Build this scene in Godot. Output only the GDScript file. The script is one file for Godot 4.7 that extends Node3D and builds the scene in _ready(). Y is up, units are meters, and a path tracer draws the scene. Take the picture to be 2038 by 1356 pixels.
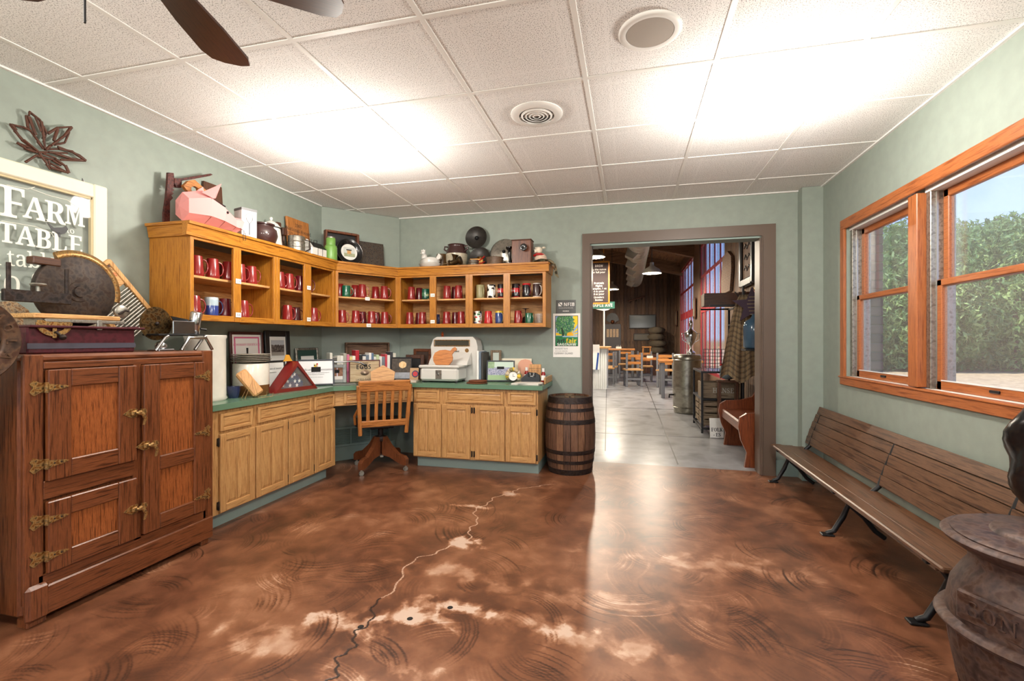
extends Node3D

# ---------------------------------------------------------------- mesh builder
class MB:
	var v := PackedVector3Array()
	var n := PackedVector3Array()
	var u := PackedVector2Array()
	func tri(a: Vector3, b: Vector3, c: Vector3, na: Vector3, nb: Vector3, nc: Vector3, ua := Vector2.ZERO, ub := Vector2.ZERO, uc := Vector2.ZERO) -> void:
		var g := (b - a).cross(c - a)
		if g.dot(na + nb + nc) > 0.0:   # front faces run clockwise
			v.append_array([a, c, b]); n.append_array([na, nc, nb]); u.append_array([ua, uc, ub])
		else:
			v.append_array([a, b, c]); n.append_array([na, nb, nc]); u.append_array([ua, ub, uc])
	func quad(a: Vector3, b: Vector3, c: Vector3, d: Vector3, out: Vector3) -> void:
		var k := (b - a).cross(d - a)
		if k.length_squared() < 1e-16: k = (c - b).cross(d - b)
		k = k.normalized()
		if k.dot(out) < 0.0: k = -k
		tri(a, b, c, k, k, k, Vector2(0, 1), Vector2(1, 1), Vector2(1, 0))
		tri(a, c, d, k, k, k, Vector2(0, 1), Vector2(1, 0), Vector2(0, 0))
	# chamfered box: c centre, s size, b chamfer
	func box(c: Vector3, s: Vector3, b := 0.0, t := Transform3D()) -> MB:
		var h := s * 0.5
		b = minf(b, minf(h.x, minf(h.y, h.z)) * 0.98)
		for ax in 3:
			var a1 := (ax + 1) % 3
			var a2 := (ax + 2) % 3
			for sg in [-1.0, 1.0]:
				var o := Vector3.ZERO; o[ax] = sg
				var q := []
				for k in [[-1, -1], [1, -1], [1, 1], [-1, 1]]:
					var p := Vector3.ZERO
					p[ax] = sg * h[ax]; p[a1] = k[0] * (h[a1] - b); p[a2] = k[1] * (h[a2] - b)
					q.append(t * (c + p))
				quad(q[0], q[1], q[2], q[3], t.basis * o)
		if b > 0.0:
			for ax in 3:
				var a1 := (ax + 1) % 3
				var a2 := (ax + 2) % 3
				for s1 in [-1.0, 1.0]:
					for s2 in [-1.0, 1.0]:
						var q := []
						for k in [[-1, 0], [1, 0], [1, 1], [-1, 1]]:
							var p := Vector3.ZERO
							p[ax] = k[0] * (h[ax] - b)
							p[a1] = s1 * (h[a1] - (b if k[1] == 1 else 0.0))
							p[a2] = s2 * (h[a2] - (0.0 if k[1] == 1 else b))
							q.append(t * (c + p))
						var o := Vector3.ZERO; o[a1] = s1; o[a2] = s2
						quad(q[0], q[1], q[2], q[3], t.basis * o)
			for sx in [-1.0, 1.0]:
				for sy in [-1.0, 1.0]:
					for sz in [-1.0, 1.0]:
						var sv := Vector3(sx, sy, sz)
						var p1 := Vector3(h.x, h.y - b, h.z - b) * sv
						var p2 := Vector3(h.x - b, h.y, h.z - b) * sv
						var p3 := Vector3(h.x - b, h.y - b, h.z) * sv
						var o := (t.basis * sv).normalized()
						tri(t * (c + p1), t * (c + p2), t * (c + p3), o, o, o)
		return self
	# profile of (radius, y), spun round y
	func lathe(pr: Array, seg := 24, t := Transform3D(), smooth := 0.6) -> MB:
		var m := pr.size()
		var sn := []
		var ylo: float = pr[0].y
		var yhi: float = pr[0].y
		for e in pr:
			ylo = minf(ylo, e.y); yhi = maxf(yhi, e.y)
		var ysp := maxf(yhi - ylo, 1e-5)
		for i in m - 1:
			var d: Vector2 = pr[i + 1] - pr[i]
			sn.append(Vector2(d.y, -d.x).normalized())
		for i in m - 1:
			var n0: Vector2 = sn[i]
			var n1: Vector2 = sn[i]
			if i > 0 and sn[i - 1].dot(sn[i]) > smooth: n0 = (sn[i - 1] + sn[i]).normalized()
			if i < m - 2 and sn[i + 1].dot(sn[i]) > smooth: n1 = (sn[i + 1] + sn[i]).normalized()
			for k in seg:
				var a0 := TAU * k / seg
				var a1 := TAU * (k + 1) / seg
				var d0 := Vector3(cos(a0), 0, sin(a0))
				var d1 := Vector3(cos(a1), 0, sin(a1))
				var p: Vector2 = pr[i]
				var q: Vector2 = pr[i + 1]
				var A := t * (d0 * p.x + Vector3(0, p.y, 0))
				var B := t * (d1 * p.x + Vector3(0, p.y, 0))
				var C := t * (d1 * q.x + Vector3(0, q.y, 0))
				var D := t * (d0 * q.x + Vector3(0, q.y, 0))
				var nA := (t.basis * (d0 * n0.x + Vector3(0, n0.y, 0))).normalized()
				var nB := (t.basis * (d1 * n0.x + Vector3(0, n0.y, 0))).normalized()
				var nC := (t.basis * (d1 * n1.x + Vector3(0, n1.y, 0))).normalized()
				var nD := (t.basis * (d0 * n1.x + Vector3(0, n1.y, 0))).normalized()
				var u0 := float(k) / seg
				var u1 := float(k + 1) / seg
				var v0 := 1.0 - (p.y - ylo) / ysp
				var v1 := 1.0 - (q.y - ylo) / ysp
				if p.x > 1e-6: tri(A, B, C, nA, nB, nC, Vector2(u0, v0), Vector2(u1, v0), Vector2(u1, v1))
				if q.x > 1e-6: tri(A, C, D, nA, nC, nD, Vector2(u0, v0), Vector2(u1, v1), Vector2(u0, v1))
		return self
	func cyl(c: Vector3, r: float, h: float, seg := 16, t := Transform3D(), bev := 0.0) -> MB:
		var y0 := -h * 0.5
		var pr := [Vector2(0, y0), Vector2(r - bev, y0), Vector2(r, y0 + bev), Vector2(r, -y0 - bev), Vector2(r - bev, -y0), Vector2(0, -y0)] if bev > 0.0 else [Vector2(0, y0), Vector2(r, y0), Vector2(r, -y0), Vector2(0, -y0)]
		return lathe(pr, seg, t * Transform3D(Basis(), c))
	func ball(c: Vector3, r: Vector3, seg := 16, rings := 10, t := Transform3D()) -> MB:
		var pr := []
		for i in rings + 1:
			var a := -PI / 2 + PI * i / rings
			pr.append(Vector2(maxf(cos(a), 0.0), sin(a)))
		return lathe(pr, seg, t * Transform3D(Basis.from_scale(r), c), -1.0)
	# round tube along points; rad a float or an array
	func tube(pts: Array, rad: Variant, seg := 8, closed := false, flat := 1.0) -> MB:
		var m := pts.size()
		var rings := []
		var prev := Vector3.ZERO
		for i in m:
			var d: Vector3
			if closed: d = (pts[(i + 1) % m] - pts[(i + m - 1) % m]).normalized()
			else: d = (pts[mini(i + 1, m - 1)] - pts[maxi(i - 1, 0)]).normalized()
			var side: Vector3
			if prev == Vector3.ZERO:
				side = d.cross(Vector3.UP)
				if side.length() < 0.05: side = d.cross(Vector3.RIGHT)
			else: side = prev - d * prev.dot(d)
			side = side.normalized(); prev = side
			var up := side.cross(d).normalized()
			var r: float = rad if rad is float else rad[i]
			var ring := []
			for k in seg:
				var a := TAU * k / seg
				var o := side * cos(a) + up * sin(a) * flat
				ring.append([pts[i] + o * r, o.normalized()])
			rings.append(ring)
		for i in (m if closed else m - 1):
			var R0: Array = rings[i]
			var R1: Array = rings[(i + 1) % m]
			for k in seg:
				var k1 := (k + 1) % seg
				tri(R0[k][0], R0[k1][0], R1[k1][0], R0[k][1], R0[k1][1], R1[k1][1])
				tri(R0[k][0], R1[k1][0], R1[k][0], R0[k][1], R1[k1][1], R1[k][1])
		if not closed:
			for e in [0, m - 1]:
				var o: Vector3 = (pts[0] - pts[1]).normalized() if e == 0 else (pts[m - 1] - pts[m - 2]).normalized()
				for k in seg: tri(pts[e], rings[e][k][0], rings[e][(k + 1) % seg][0], o, o, o)
		return self
	# polygon in xy, extruded from z0 to z1
	func prism(poly: Array, z0: float, z1: float, t := Transform3D()) -> MB:
		var pp := PackedVector2Array(poly)
		var idx := Geometry2D.triangulate_polygon(pp)
		var lo := pp[0]
		var hi := pp[0]
		for p in pp:
			lo = lo.min(p); hi = hi.max(p)
		var sz := (hi - lo).max(Vector2(1e-5, 1e-5))
		for s in [[z0, -1.0], [z1, 1.0]]:
			var o := (t.basis * Vector3(0, 0, s[1] * signf(z1 - z0))).normalized()
			for i in range(0, idx.size(), 3):
				var q := []
				for j in 3:
					var p := pp[idx[i + j]]
					q.append([t * Vector3(p.x, p.y, s[0]), Vector2((p.x - lo.x) / sz.x, (hi.y - p.y) / sz.y)])
				tri(q[0][0], q[1][0], q[2][0], o, o, o, q[0][1], q[1][1], q[2][1])
		var cw := 1.0 if Geometry2D.is_polygon_clockwise(pp) else -1.0
		for i in pp.size():
			var a := pp[i]
			var b := pp[(i + 1) % pp.size()]
			var d := b - a
			var o := t.basis * (Vector3(-d.y, d.x, 0) * cw)
			quad(t * Vector3(a.x, a.y, z0), t * Vector3(b.x, b.y, z0), t * Vector3(b.x, b.y, z1), t * Vector3(a.x, a.y, z1), o)
		return self
	# surface over a grid of points rows x cols (smooth)
	func grid(P: Array, flip := false) -> MB:
		var R := P.size()
		var C: int = P[0].size()
		var N := []
		for i in R:
			var row := []
			for j in C:
				var a: Vector3 = P[mini(i + 1, R - 1)][j] - P[maxi(i - 1, 0)][j]
				var b: Vector3 = P[i][mini(j + 1, C - 1)] - P[i][maxi(j - 1, 0)]
				var k := b.cross(a).normalized()
				row.append(-k if flip else k)
			N.append(row)
		for i in R - 1:
			for j in C - 1:
				var ua := Vector2(float(j) / (C - 1), float(i) / (R - 1))
				var ub := Vector2(float(j + 1) / (C - 1), float(i) / (R - 1))
				var uc := Vector2(float(j + 1) / (C - 1), float(i + 1) / (R - 1))
				var ud := Vector2(float(j) / (C - 1), float(i + 1) / (R - 1))
				tri(P[i][j], P[i][j + 1], P[i + 1][j + 1], N[i][j], N[i][j + 1], N[i + 1][j + 1], ua, ub, uc)
				tri(P[i][j], P[i + 1][j + 1], P[i + 1][j], N[i][j], N[i + 1][j + 1], N[i + 1][j], ua, uc, ud)
		return self
	func quadfloor(x0: float, x1: float, z0: float, z1: float, y: float) -> MB:
		var a := Vector3(x0, y, z0)
		var b := Vector3(x1, y, z0)
		var c := Vector3(x1, y, z1)
		var d := Vector3(x0, y, z1)
		var k := Vector3.UP
		tri(a, b, c, k, k, k, Vector2(0, 0), Vector2(1, 0), Vector2(1, 1))
		tri(a, c, d, k, k, k, Vector2(0, 0), Vector2(1, 1), Vector2(0, 1))
		box(Vector3((x0 + x1) / 2, y - 0.06, (z0 + z1) / 2), Vector3(x1 - x0, 0.11, z1 - z0))
		return self
	func facet(a: Vector3, b: Vector3, c: Vector3, ctr: Vector3) -> void:
		var k := (b - a).cross(c - a).normalized()
		if k.dot((a + b + c) / 3.0 - ctr) < 0.0: k = -k
		tri(a, b, c, k, k, k)
	func mesh() -> ArrayMesh:
		var arr := []
		arr.resize(Mesh.ARRAY_MAX)
		arr[Mesh.ARRAY_VERTEX] = v
		arr[Mesh.ARRAY_NORMAL] = n
		arr[Mesh.ARRAY_TEX_UV] = u
		var am := ArrayMesh.new()
		am.add_surface_from_arrays(Mesh.PRIMITIVE_TRIANGLES, arr)
		return am

# ---------------------------------------------------------------- nodes
var M := {}
var cache := {}
func V(x: float, y: float, z: float) -> Vector3: return Vector3(x, y, z)
func rot(ax: Vector3, deg: float, at := Vector3.ZERO) -> Transform3D: return Transform3D(Basis(ax, deg_to_rad(deg)), at)
func part(parent: Node, called: String, m: Variant, mat: Material, at := Vector3.ZERO, turn := Vector3.ZERO) -> MeshInstance3D:
	var o := MeshInstance3D.new()
	o.name = called
	o.mesh = m.mesh() if m is MB else m
	o.material_override = null
	if o.mesh is PrimitiveMesh: o.material_override = mat
	else: o.set_surface_override_material(0, mat)
	o.position = at
	o.rotation_degrees = turn
	parent.add_child(o, true)
	return o
func thing(called: String, label: String, category: String, at := Vector3.ZERO, turn := 0.0, group := "") -> Node3D:
	var o := Node3D.new()
	o.name = called
	o.position = at
	o.rotation_degrees.y = turn
	add_child(o, true)
	tag(o, label, category, group)
	return o
func tag(o: Node, label: String, category: String, group := "") -> void:
	o.set_meta("label", label)
	o.set_meta("category", category)
	if group: o.set_meta("group", group)
func solo(called: String, label: String, category: String, m: Variant, mat: Material, at := Vector3.ZERO, turn := Vector3.ZERO, group := "") -> MeshInstance3D:
	var o := part(self, called, m, mat, at, turn)
	tag(o, label, category, group)
	return o
func structure(called: String, m: Variant, mat: Material, label: String, category: String, at := Vector3.ZERO, turn := Vector3.ZERO) -> MeshInstance3D:
	var o := part(self, called, m, mat, at, turn)
	tag(o, label, category)
	o.set_meta("kind", "structure")
	return o
func copy_of(o: Node3D, label := "", at := Vector3.ZERO, turn := 0.0, group := "") -> Node3D:
	var c: Node3D = o.duplicate()
	c.name = o.name
	add_child(c, true)
	c.position = at
	c.rotation_degrees.y = turn
	if label: c.set_meta("label", label)
	if group: c.set_meta("group", group)
	return c
# cached box mesh
func bxm(s: Vector3, b := 0.0) -> ArrayMesh:
	var k := [s, b]
	if not cache.has(k): cache[k] = MB.new().box(Vector3.ZERO, s, b).mesh()
	return cache[k]
func bx(parent: Node, called: String, c: Vector3, s: Vector3, mat: Material, b := 0.0, turn := Vector3.ZERO) -> MeshInstance3D:
	return part(parent, called, bxm(s, b), mat, c, turn)
func text(parent: Node, called: String, t: String, at: Vector3, h: float, mat: Material, font := "Droid Sans", turn := Vector3.ZERO, depth := 0.001, squeeze := 1.0, bold := false) -> MeshInstance3D:
	var tm := TextMesh.new()
	var f := SystemFont.new()
	f.font_names = PackedStringArray([font])
	if bold: f.font_weight = 700
	tm.font = f
	tm.font_size = 48
	tm.pixel_size = h / 48.0 * 1.35
	tm.depth = depth
	tm.text = t
	var o := part(parent, called, tm, mat, at, turn)
	o.scale.x = squeeze
	return o
# a flat sheet with a picture: w x h, facing +z
func sheet(w: float, h: float, th := 0.001) -> ArrayMesh:
	var k := ["sheet", w, h, th]
	if not cache.has(k):
		var b := MB.new()
		b.prism([Vector2(-w / 2, -h / 2), Vector2(w / 2, -h / 2), Vector2(w / 2, h / 2), Vector2(-w / 2, h / 2)], 0, th)
		cache[k] = b.mesh()
	return cache[k]

# ---------------------------------------------------------------- materials
func C8(r: int, g: int, b: int) -> Color: return Color8(r, g, b)
func mat(key: String, col: Color, rough := 0.6, metal := 0.0, o := {}) -> StandardMaterial3D:
	if M.has(key): return M[key]
	var m := StandardMaterial3D.new()
	m.resource_name = key
	m.albedo_color = col
	m.roughness = rough
	m.metallic = metal
	for k in o: m.set(k, o[k])
	M[key] = m
	return m
func img_mat(key: String, im: Image, rough := 0.6, o := {}) -> StandardMaterial3D:
	return mat(key, Color.WHITE, rough, 0.0, {"albedo_texture": ImageTexture.create_from_image(im)}.merged(o))
var tex := {}
func noise_img(w: int, h: int, freq: float, sd: int, type := FastNoiseLite.TYPE_SIMPLEX_SMOOTH, oct := 4, warp := 0.0) -> Image:
	var f := FastNoiseLite.new()
	f.seed = sd
	f.noise_type = type
	f.frequency = freq
	f.fractal_octaves = oct
	if warp > 0.0:
		f.domain_warp_enabled = true
		f.domain_warp_amplitude = warp
		f.domain_warp_frequency = freq * 0.7
	return f.get_seamless_image(w, h)
func ramp(im: Image, stops: Array) -> ImageTexture:
	# stops: [[position, Color] ...] through grey values of im
	var lut := []
	for i in 256:
		var x := i / 255.0
		var c: Color = stops[0][1]
		for k in stops.size() - 1:
			if x >= stops[k][0]: c = stops[k][1].lerp(stops[k + 1][1], clampf((x - stops[k][0]) / (stops[k + 1][0] - stops[k][0]), 0, 1))
		lut.append(PackedByteArray([int(c.r * 255), int(c.g * 255), int(c.b * 255)]))
	im.convert(Image.FORMAT_L8)
	var d := im.get_data()
	var o := PackedByteArray()
	o.resize(d.size() * 3)
	for i in d.size():
		var l: PackedByteArray = lut[d[i]]
		o[i * 3] = l[0]; o[i * 3 + 1] = l[1]; o[i * 3 + 2] = l[2]
	return ImageTexture.create_from_image(Image.create_from_data(im.get_width(), im.get_height(), false, Image.FORMAT_RGB8, o))
# wood whose grain runs along axis "x", "y" or "z" of the mesh's own axes
func wood(key: String, col: Color, axis: String, rough := 0.45, fine := 9.0, kind := "grain", o := {}) -> StandardMaterial3D:
	var k := key + axis
	if M.has(k): return M[k]
	var s := Vector3(fine, fine, fine)
	s["xyz".find(axis)] = fine * 0.05
	return mat(k, col, rough, 0.0, {"albedo_texture": tex[kind], "uv1_triplanar": true, "uv1_scale": s, "uv1_triplanar_sharpness": 8.0}.merged(o))
func mottled(key: String, col: Color, rough := 0.6, metal := 0.0, scale := 2.0, kind := "mottle", o := {}) -> StandardMaterial3D:
	return mat(key, col, rough, metal, {"albedo_texture": tex[kind], "uv1_triplanar": true, "uv1_scale": V(scale, scale, scale)}.merged(o))
func make_textures() -> void:
	var g := func(x: float) -> Color: return Color(x, x, x)
	tex.grain = ramp(noise_img(512, 512, 0.018, 3, FastNoiseLite.TYPE_SIMPLEX_SMOOTH, 5, 22.0), [[0.0, Color(0.66, 0.56, 0.46)], [0.34, Color(0.86, 0.8, 0.74)], [0.46, Color(1, 0.98, 0.96)], [0.52, Color(0.88, 0.83, 0.77)], [0.6, Color(1, 0.98, 0.95)], [1.0, Color(0.84, 0.78, 0.7)]])
	tex.oldgrain = ramp(noise_img(512, 512, 0.02, 11, FastNoiseLite.TYPE_SIMPLEX_SMOOTH, 6, 30.0), [[0.0, Color(0.45, 0.36, 0.3)], [0.33, Color(0.72, 0.64, 0.57)], [0.46, Color(1, 0.96, 0.92)], [0.53, Color(0.78, 0.7, 0.63)], [0.62, Color(1, 0.95, 0.9)], [1.0, Color(0.65, 0.56, 0.49)]])
	tex.mottle = ramp(noise_img(256, 256, 0.02, 5, FastNoiseLite.TYPE_SIMPLEX_SMOOTH, 5), [[0.0, g.call(0.62)], [0.5, g.call(0.95)], [1.0, g.call(0.78)]])
	tex.rust = ramp(noise_img(512, 512, 0.015, 8, FastNoiseLite.TYPE_SIMPLEX_SMOOTH, 6), [[0.0, Color(0.35, 0.3, 0.3)], [0.42, Color(0.85, 0.8, 0.8)], [0.55, Color(1, 0.93, 0.86)], [0.7, Color(0.75, 0.6, 0.5)], [1.0, Color(0.6, 0.42, 0.32)]])
	tex.speck = ImageTexture.create_from_image(noise_img(256, 256, 0.12, 21, FastNoiseLite.TYPE_SIMPLEX_SMOOTH, 3))
	tex.tile = ramp(noise_img(512, 512, 0.11, 31, FastNoiseLite.TYPE_SIMPLEX_SMOOTH, 3), [[0.0, g.call(0.5)], [0.26, g.call(0.66)], [0.36, g.call(0.94)], [0.6, g.call(1.0)], [1.0, g.call(0.97)]])
	tex.paint = ramp(noise_img(256, 256, 0.03, 41, FastNoiseLite.TYPE_SIMPLEX_SMOOTH, 4), [[0.0, g.call(0.95)], [1.0, g.call(1.0)]])
func make_materials() -> void:
	mat("sage", C8(148, 159, 149), 0.55, 0.0, {"albedo_texture": tex.paint, "uv1_triplanar": true, "uv1_scale": V(1.3, 1.3, 1.3)})
	mat("sage_trim", C8(142, 162, 156), 0.5)
	mat("tile", C8(244, 244, 242), 0.95, 0.0, {"albedo_texture": tex.tile, "uv1_triplanar": true, "uv1_scale": V(2.4, 2.4, 2.4), })
	mat("white_paint", C8(232, 232, 228), 0.5)
	mat("brown_paint", C8(96, 80, 68), 0.4)
	for a in ["x", "y", "z"]:
		wood("honey", C8(192, 132, 48), a, 0.38)
		wood("oak", C8(206, 164, 110), a, 0.4)
		wood("icebox", C8(128, 78, 48), a, 0.32, 8.0, "oldgrain", {"clearcoat_enabled": true, "clearcoat": 0.15, "clearcoat_roughness": 0.3})
		wood("window", C8(176, 106, 58), a, 0.4)
		wood("walnut", C8(92, 58, 38), a, 0.45, 8.0, "oldgrain")
		wood("maple", C8(226, 178, 124), a, 0.5)
		wood("chairwood", C8(196, 136, 74), a, 0.4, 7.0, "oldgrain")
		wood("darkbase", C8(120, 72, 44), a, 0.4, 7.0, "oldgrain")
		wood("bench", C8(110, 82, 62), a, 0.36, 5.0, "oldgrain")
		wood("pew", C8(128, 68, 34), a, 0.35, 6.0, "oldgrain")
		wood("grey_wood", C8(150, 140, 122), a, 0.7, 6.0, "oldgrain")
		wood("barn", C8(118, 96, 78), a, 0.75, 4.0, "oldgrain")
		wood("blade", C8(82, 50, 36), a, 0.35, 14.0, "oldgrain")
		wood("pine", C8(222, 178, 120), a, 0.55)
		wood("redwood", C8(110, 40, 30), a, 0.3, 6.0)
	mat("black", C8(22, 22, 24), 0.45)
	mat("black_gloss", C8(14, 14, 16), 0.15)
	mat("white_enamel", C8(220, 218, 212), 0.18, 0.0, {"clearcoat_enabled": true, "clearcoat": 0.5, "clearcoat_roughness": 0.1})
	mat("cream", C8(238, 228, 204), 0.55)
	mat("paper", C8(244, 243, 238), 0.8)
	mat("ink", C8(40, 40, 44), 0.8)
	mottled("iron", C8(62, 56, 54), 0.55, 0.5, 3.0, "rust")
	mottled("brass", C8(190, 164, 108), 0.4, 0.65, 6.0, "rust")
	mat("chrome", C8(205, 207, 210), 0.18, 1.0)
	mottled("tin", C8(180, 176, 166), 0.38, 0.85, 5.0)
	mat("steel", C8(176, 176, 174), 0.32, 0.9)
	mat("black_metal", C8(34, 34, 36), 0.4, 0.4)
	mat("glass", Color(1, 1, 1, 0.06), 0.02, 0.0, {"transparency": BaseMaterial3D.TRANSPARENCY_ALPHA})
	mat("green_top", C8(98, 132, 108), 0.25)

# ---------------------------------------------------------------- stage
func stage() -> void:
	var cam := Camera3D.new()
	cam.name = "camera"
	cam.fov = 71.83
	cam.position = V(0, 1.2, 0)
	cam.rotation.y = 0.2437
	cam.near = 0.05
	cam.far = 400.0
	add_child(cam)
	cam.current = true
	var env := Environment.new()
	env.background_mode = Environment.BG_SKY
	var sm := ProceduralSkyMaterial.new()
	sm.sky_top_color = C8(70, 120, 205)
	sm.sky_horizon_color = C8(158, 190, 230)
	sm.sky_curve = 0.22
	sm.ground_bottom_color = C8(150, 140, 120)
	sm.ground_horizon_color = C8(190, 185, 170)
	var f := FastNoiseLite.new()
	f.seed = 4; f.frequency = 0.012; f.fractal_octaves = 5
	var ci := f.get_seamless_image(1024, 512)
	ci.convert(Image.FORMAT_L8)
	var cd := ci.get_data()
	var co := PackedByteArray(); co.resize(cd.size() * 4)
	for i in cd.size():
		var a := clampf((cd[i] / 255.0 - 0.5) * 5.0, 0.0, 1.0)
		var w := int(255 * (0.55 + 0.3 * a))
		co[i * 4] = w; co[i * 4 + 1] = w; co[i * 4 + 2] = w; co[i * 4 + 3] = int(a * 255)
	sm.sky_cover = ImageTexture.create_from_image(Image.create_from_data(1024, 512, false, Image.FORMAT_RGBA8, co))
	sm.sky_cover_modulate = Color(0.62, 0.62, 0.62, 0.6)
	sm.sky_energy_multiplier = 1.0
	var sky := Sky.new()
	sky.sky_material = sm
	env.sky = sky
	env.background_energy_multiplier = 1.35
	env.tonemap_mode = Environment.TONE_MAPPER_LINEAR
	env.tonemap_exposure = 1.4
	env.sdfgi_enabled = true
	env.ssao_enabled = true
	env.ssil_enabled = true
	var we := WorldEnvironment.new()
	we.name = "world_environment"
	we.environment = env
	add_child(we)
	var sun := DirectionalLight3D.new()
	sun.name = "sun"
	sun.rotation_degrees = V(-52, -70, 0)   # from the far left, over the roof: the yard and the trees are lit
	sun.light_energy = 1.8
	sun.light_color = Color(1, 0.95, 0.86)
	sun.light_angular_distance = 0.6
	sun.shadow_enabled = true
	sun.sky_mode = DirectionalLight3D.SKY_MODE_LIGHT_ONLY
	add_child(sun)

# ---------------------------------------------------------------- room shell
const H := 2.513
func shell() -> void:
	var sage: Material = M.sage
	# floor of the front room
	structure("floor", MB.new().quadfloor(-2.98, 1.66, -4.72, 2.3, 0.0), floor_mat(), "brown acid-stained concrete floor with trowel swirls, cracks and worn pale patches", "floor")
	for q in [V(-1.09, 0, -1.759), V(-0.916, 0, -1.861), V(-0.779, 0, -1.982)]: part(get_node("floor"), "drill_hole", MB.new().lathe([Vector2(0.013, 0.0008), Vector2(0.011, 0.0014), Vector2(0.009, 0.0006), Vector2(0, 0.0004)], 16), mat("hole_plug", C8(30, 26, 24), 0.8), q)
	# walls
	structure("wall_left", MB.new().box(V(-2.98, H / 2, -0.86), V(0.12, H, 6.36)), sage, "sage green painted wall behind the icebox and mug cabinets", "wall")
	var dl := Vector2(0.5, -0.55).length()
	var t := Transform3D(Basis(Vector3.UP, atan2(0.74, 0.67)), V(-2.67, 0, -4.295))
	structure("wall_corner", MB.new().box(V(0, H / 2, -0.06), V(dl + 0.1, H, 0.12), 0, t), sage, "narrow angled sage green wall across the corner behind the desk", "wall")
	# back wall with the doorway (x -0.365 .. 1.145, to 2.13)
	structure("wall_back", MB.new().prism([Vector2(-2.6, 0), Vector2(-0.365, 0), Vector2(-0.365, 2.13), Vector2(1.145, 2.13), Vector2(1.145, 0), Vector2(1.7, 0), Vector2(1.7, H), Vector2(-2.6, H)], -4.74, -4.62), sage, "sage green wall with the wide cased doorway to the dining room", "wall")
	structure("wall_pier", MB.new().box(V(1.52, H / 2, -4.57), V(0.16, H, 0.12)), sage, "shallow sage green pier in the corner beside the doorway", "wall")
	# right wall with the window opening (z -4.08 .. -1.2, y .90 .. 2.06)
	var w := MB.new()
	w.box(V(1.68, 0.45, -2.64), V(0.16, 0.90, 2.88)).box(V(1.68, (2.06 + H) / 2, -2.64), V(0.16, H - 2.06, 2.88))
	w.box(V(1.68, H / 2, -4.39), V(0.16, H, 0.62)).box(V(1.68, H / 2, 0.55), V(0.16, H, 3.5))
	structure("wall_right", w, sage, "sage green wall with oak double-hung windows above the long bench", "wall")
	# wall behind the camera, with a wide shop window
	var f := MB.new()
	f.box(V(-0.66, 0.3, 2.26), V(4.7, 0.6, 0.12)).box(V(-0.66, 2.38, 2.26), V(4.7, 0.27, 0.12)).box(V(-2.8, 1.42, 2.26), V(0.4, 1.65, 0.12)).box(V(1.4, 1.42, 2.26), V(0.5, 1.65, 0.12))
	structure("wall_front", f, sage, "sage green wall with a wide shop window opposite the mug cabinets", "wall")
	# ceiling deck above the tiles
	var ce := structure("ceiling", MB.new().box(V(-0.66, H + 0.12, -1.2), V(4.9, 0.1, 7.2)), M.white_paint, "white suspended ceiling of square fissured acoustic tiles in a metal grid", "ceiling")
	var xs := [-2.95]
	for i in 8: xs.append(-2.65 + i * 0.6096)
	xs[8] = 1.61
	var zs := [-4.63]
	for j in 11: zs.append(-4.205 + j * 0.6096)
	zs.append(2.21)
	for i in xs.size() - 1:
		for j in zs.size() - 1:
			var sz := V(xs[i + 1] - xs[i] - 0.016, 0.016, zs[j + 1] - zs[j] - 0.016)
			bx(ce, "tile", V((xs[i] + xs[i + 1]) / 2, H + 0.011, (zs[j] + zs[j + 1]) / 2), sz, M.tile, 0.003)
	for i in range(1, xs.size() - 1): bx(ce, "grid_bar", V(xs[i], H + 0.003, -1.21), V(0.024, 0.008, 6.84), M.white_paint, 0.001)
	for j in range(1, zs.size() - 1): bx(ce, "grid_bar", V(-0.67, H + 0.0032, zs[j]), V(4.56, 0.008, 0.024), M.white_paint, 0.001)
	bx(ce, "wall_angle", V(1.592, H - 0.003, -1.2), V(0.02, 0.01, 6.8), M.white_paint)
	bx(ce, "wall_angle", V(-2.912, H - 0.003, -0.9), V(0.02, 0.01, 6.2), M.white_paint)
	bx(ce, "wall_angle", V(-0.4, H - 0.003, -4.612), V(4.0, 0.01, 0.02), M.white_paint)
	# door casing (brown) and baseboards
	var tr := structure("trim_1", MB.new().prism([Vector2(-0.44, 0), Vector2(-0.365, 0), Vector2(-0.365, 2.135), Vector2(1.145, 2.135), Vector2(1.145, 0), Vector2(1.26, 0), Vector2(1.26, 2.235), Vector2(-0.44, 2.235)], -4.62, -4.595), M.brown_paint, "dark brown painted casing round the doorway", "door casing")
	bx(tr, "jamb", V(-0.358, 1.066, -4.69), V(0.014, 2.13, 0.17), M.brown_paint)
	bx(tr, "jamb", V(1.138, 1.066, -4.69), V(0.014, 2.13, 0.17), M.brown_paint)
	bx(tr, "head_jamb", V(0.39, 2.124, -4.69), V(1.51, 0.014, 0.17), M.sage_trim)
	bx(tr, "casing_edge", V(1.15, 1.066, -4.592), V(0.012, 2.13, 0.008), M.brown_paint, 0.003)
	var bb := structure("baseboard_back", MB.new().box(V(1.36, 0.07, -4.61), V(0.2, 0.14, 0.016), 0.003).box(V(1.52, 0.07, -4.503), V(0.17, 0.14, 0.014), 0.003), M.sage_trim, "pale sage baseboard under the far end of the bench", "baseboard")
	structure("baseboard_right", MB.new().box(V(1.592, 0.07, -1.2), V(0.014, 0.14, 6.6), 0.003), M.sage_trim, "pale sage baseboard along the wall under the windows", "baseboard")
	structure("baseboard_corner", MB.new().box(V(0, 0.07, 0.008), V(dl, 0.14, 0.014), 0.003, t), M.sage_trim, "sage baseboard below the vent in the desk knee space", "baseboard")
	windows()

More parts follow.
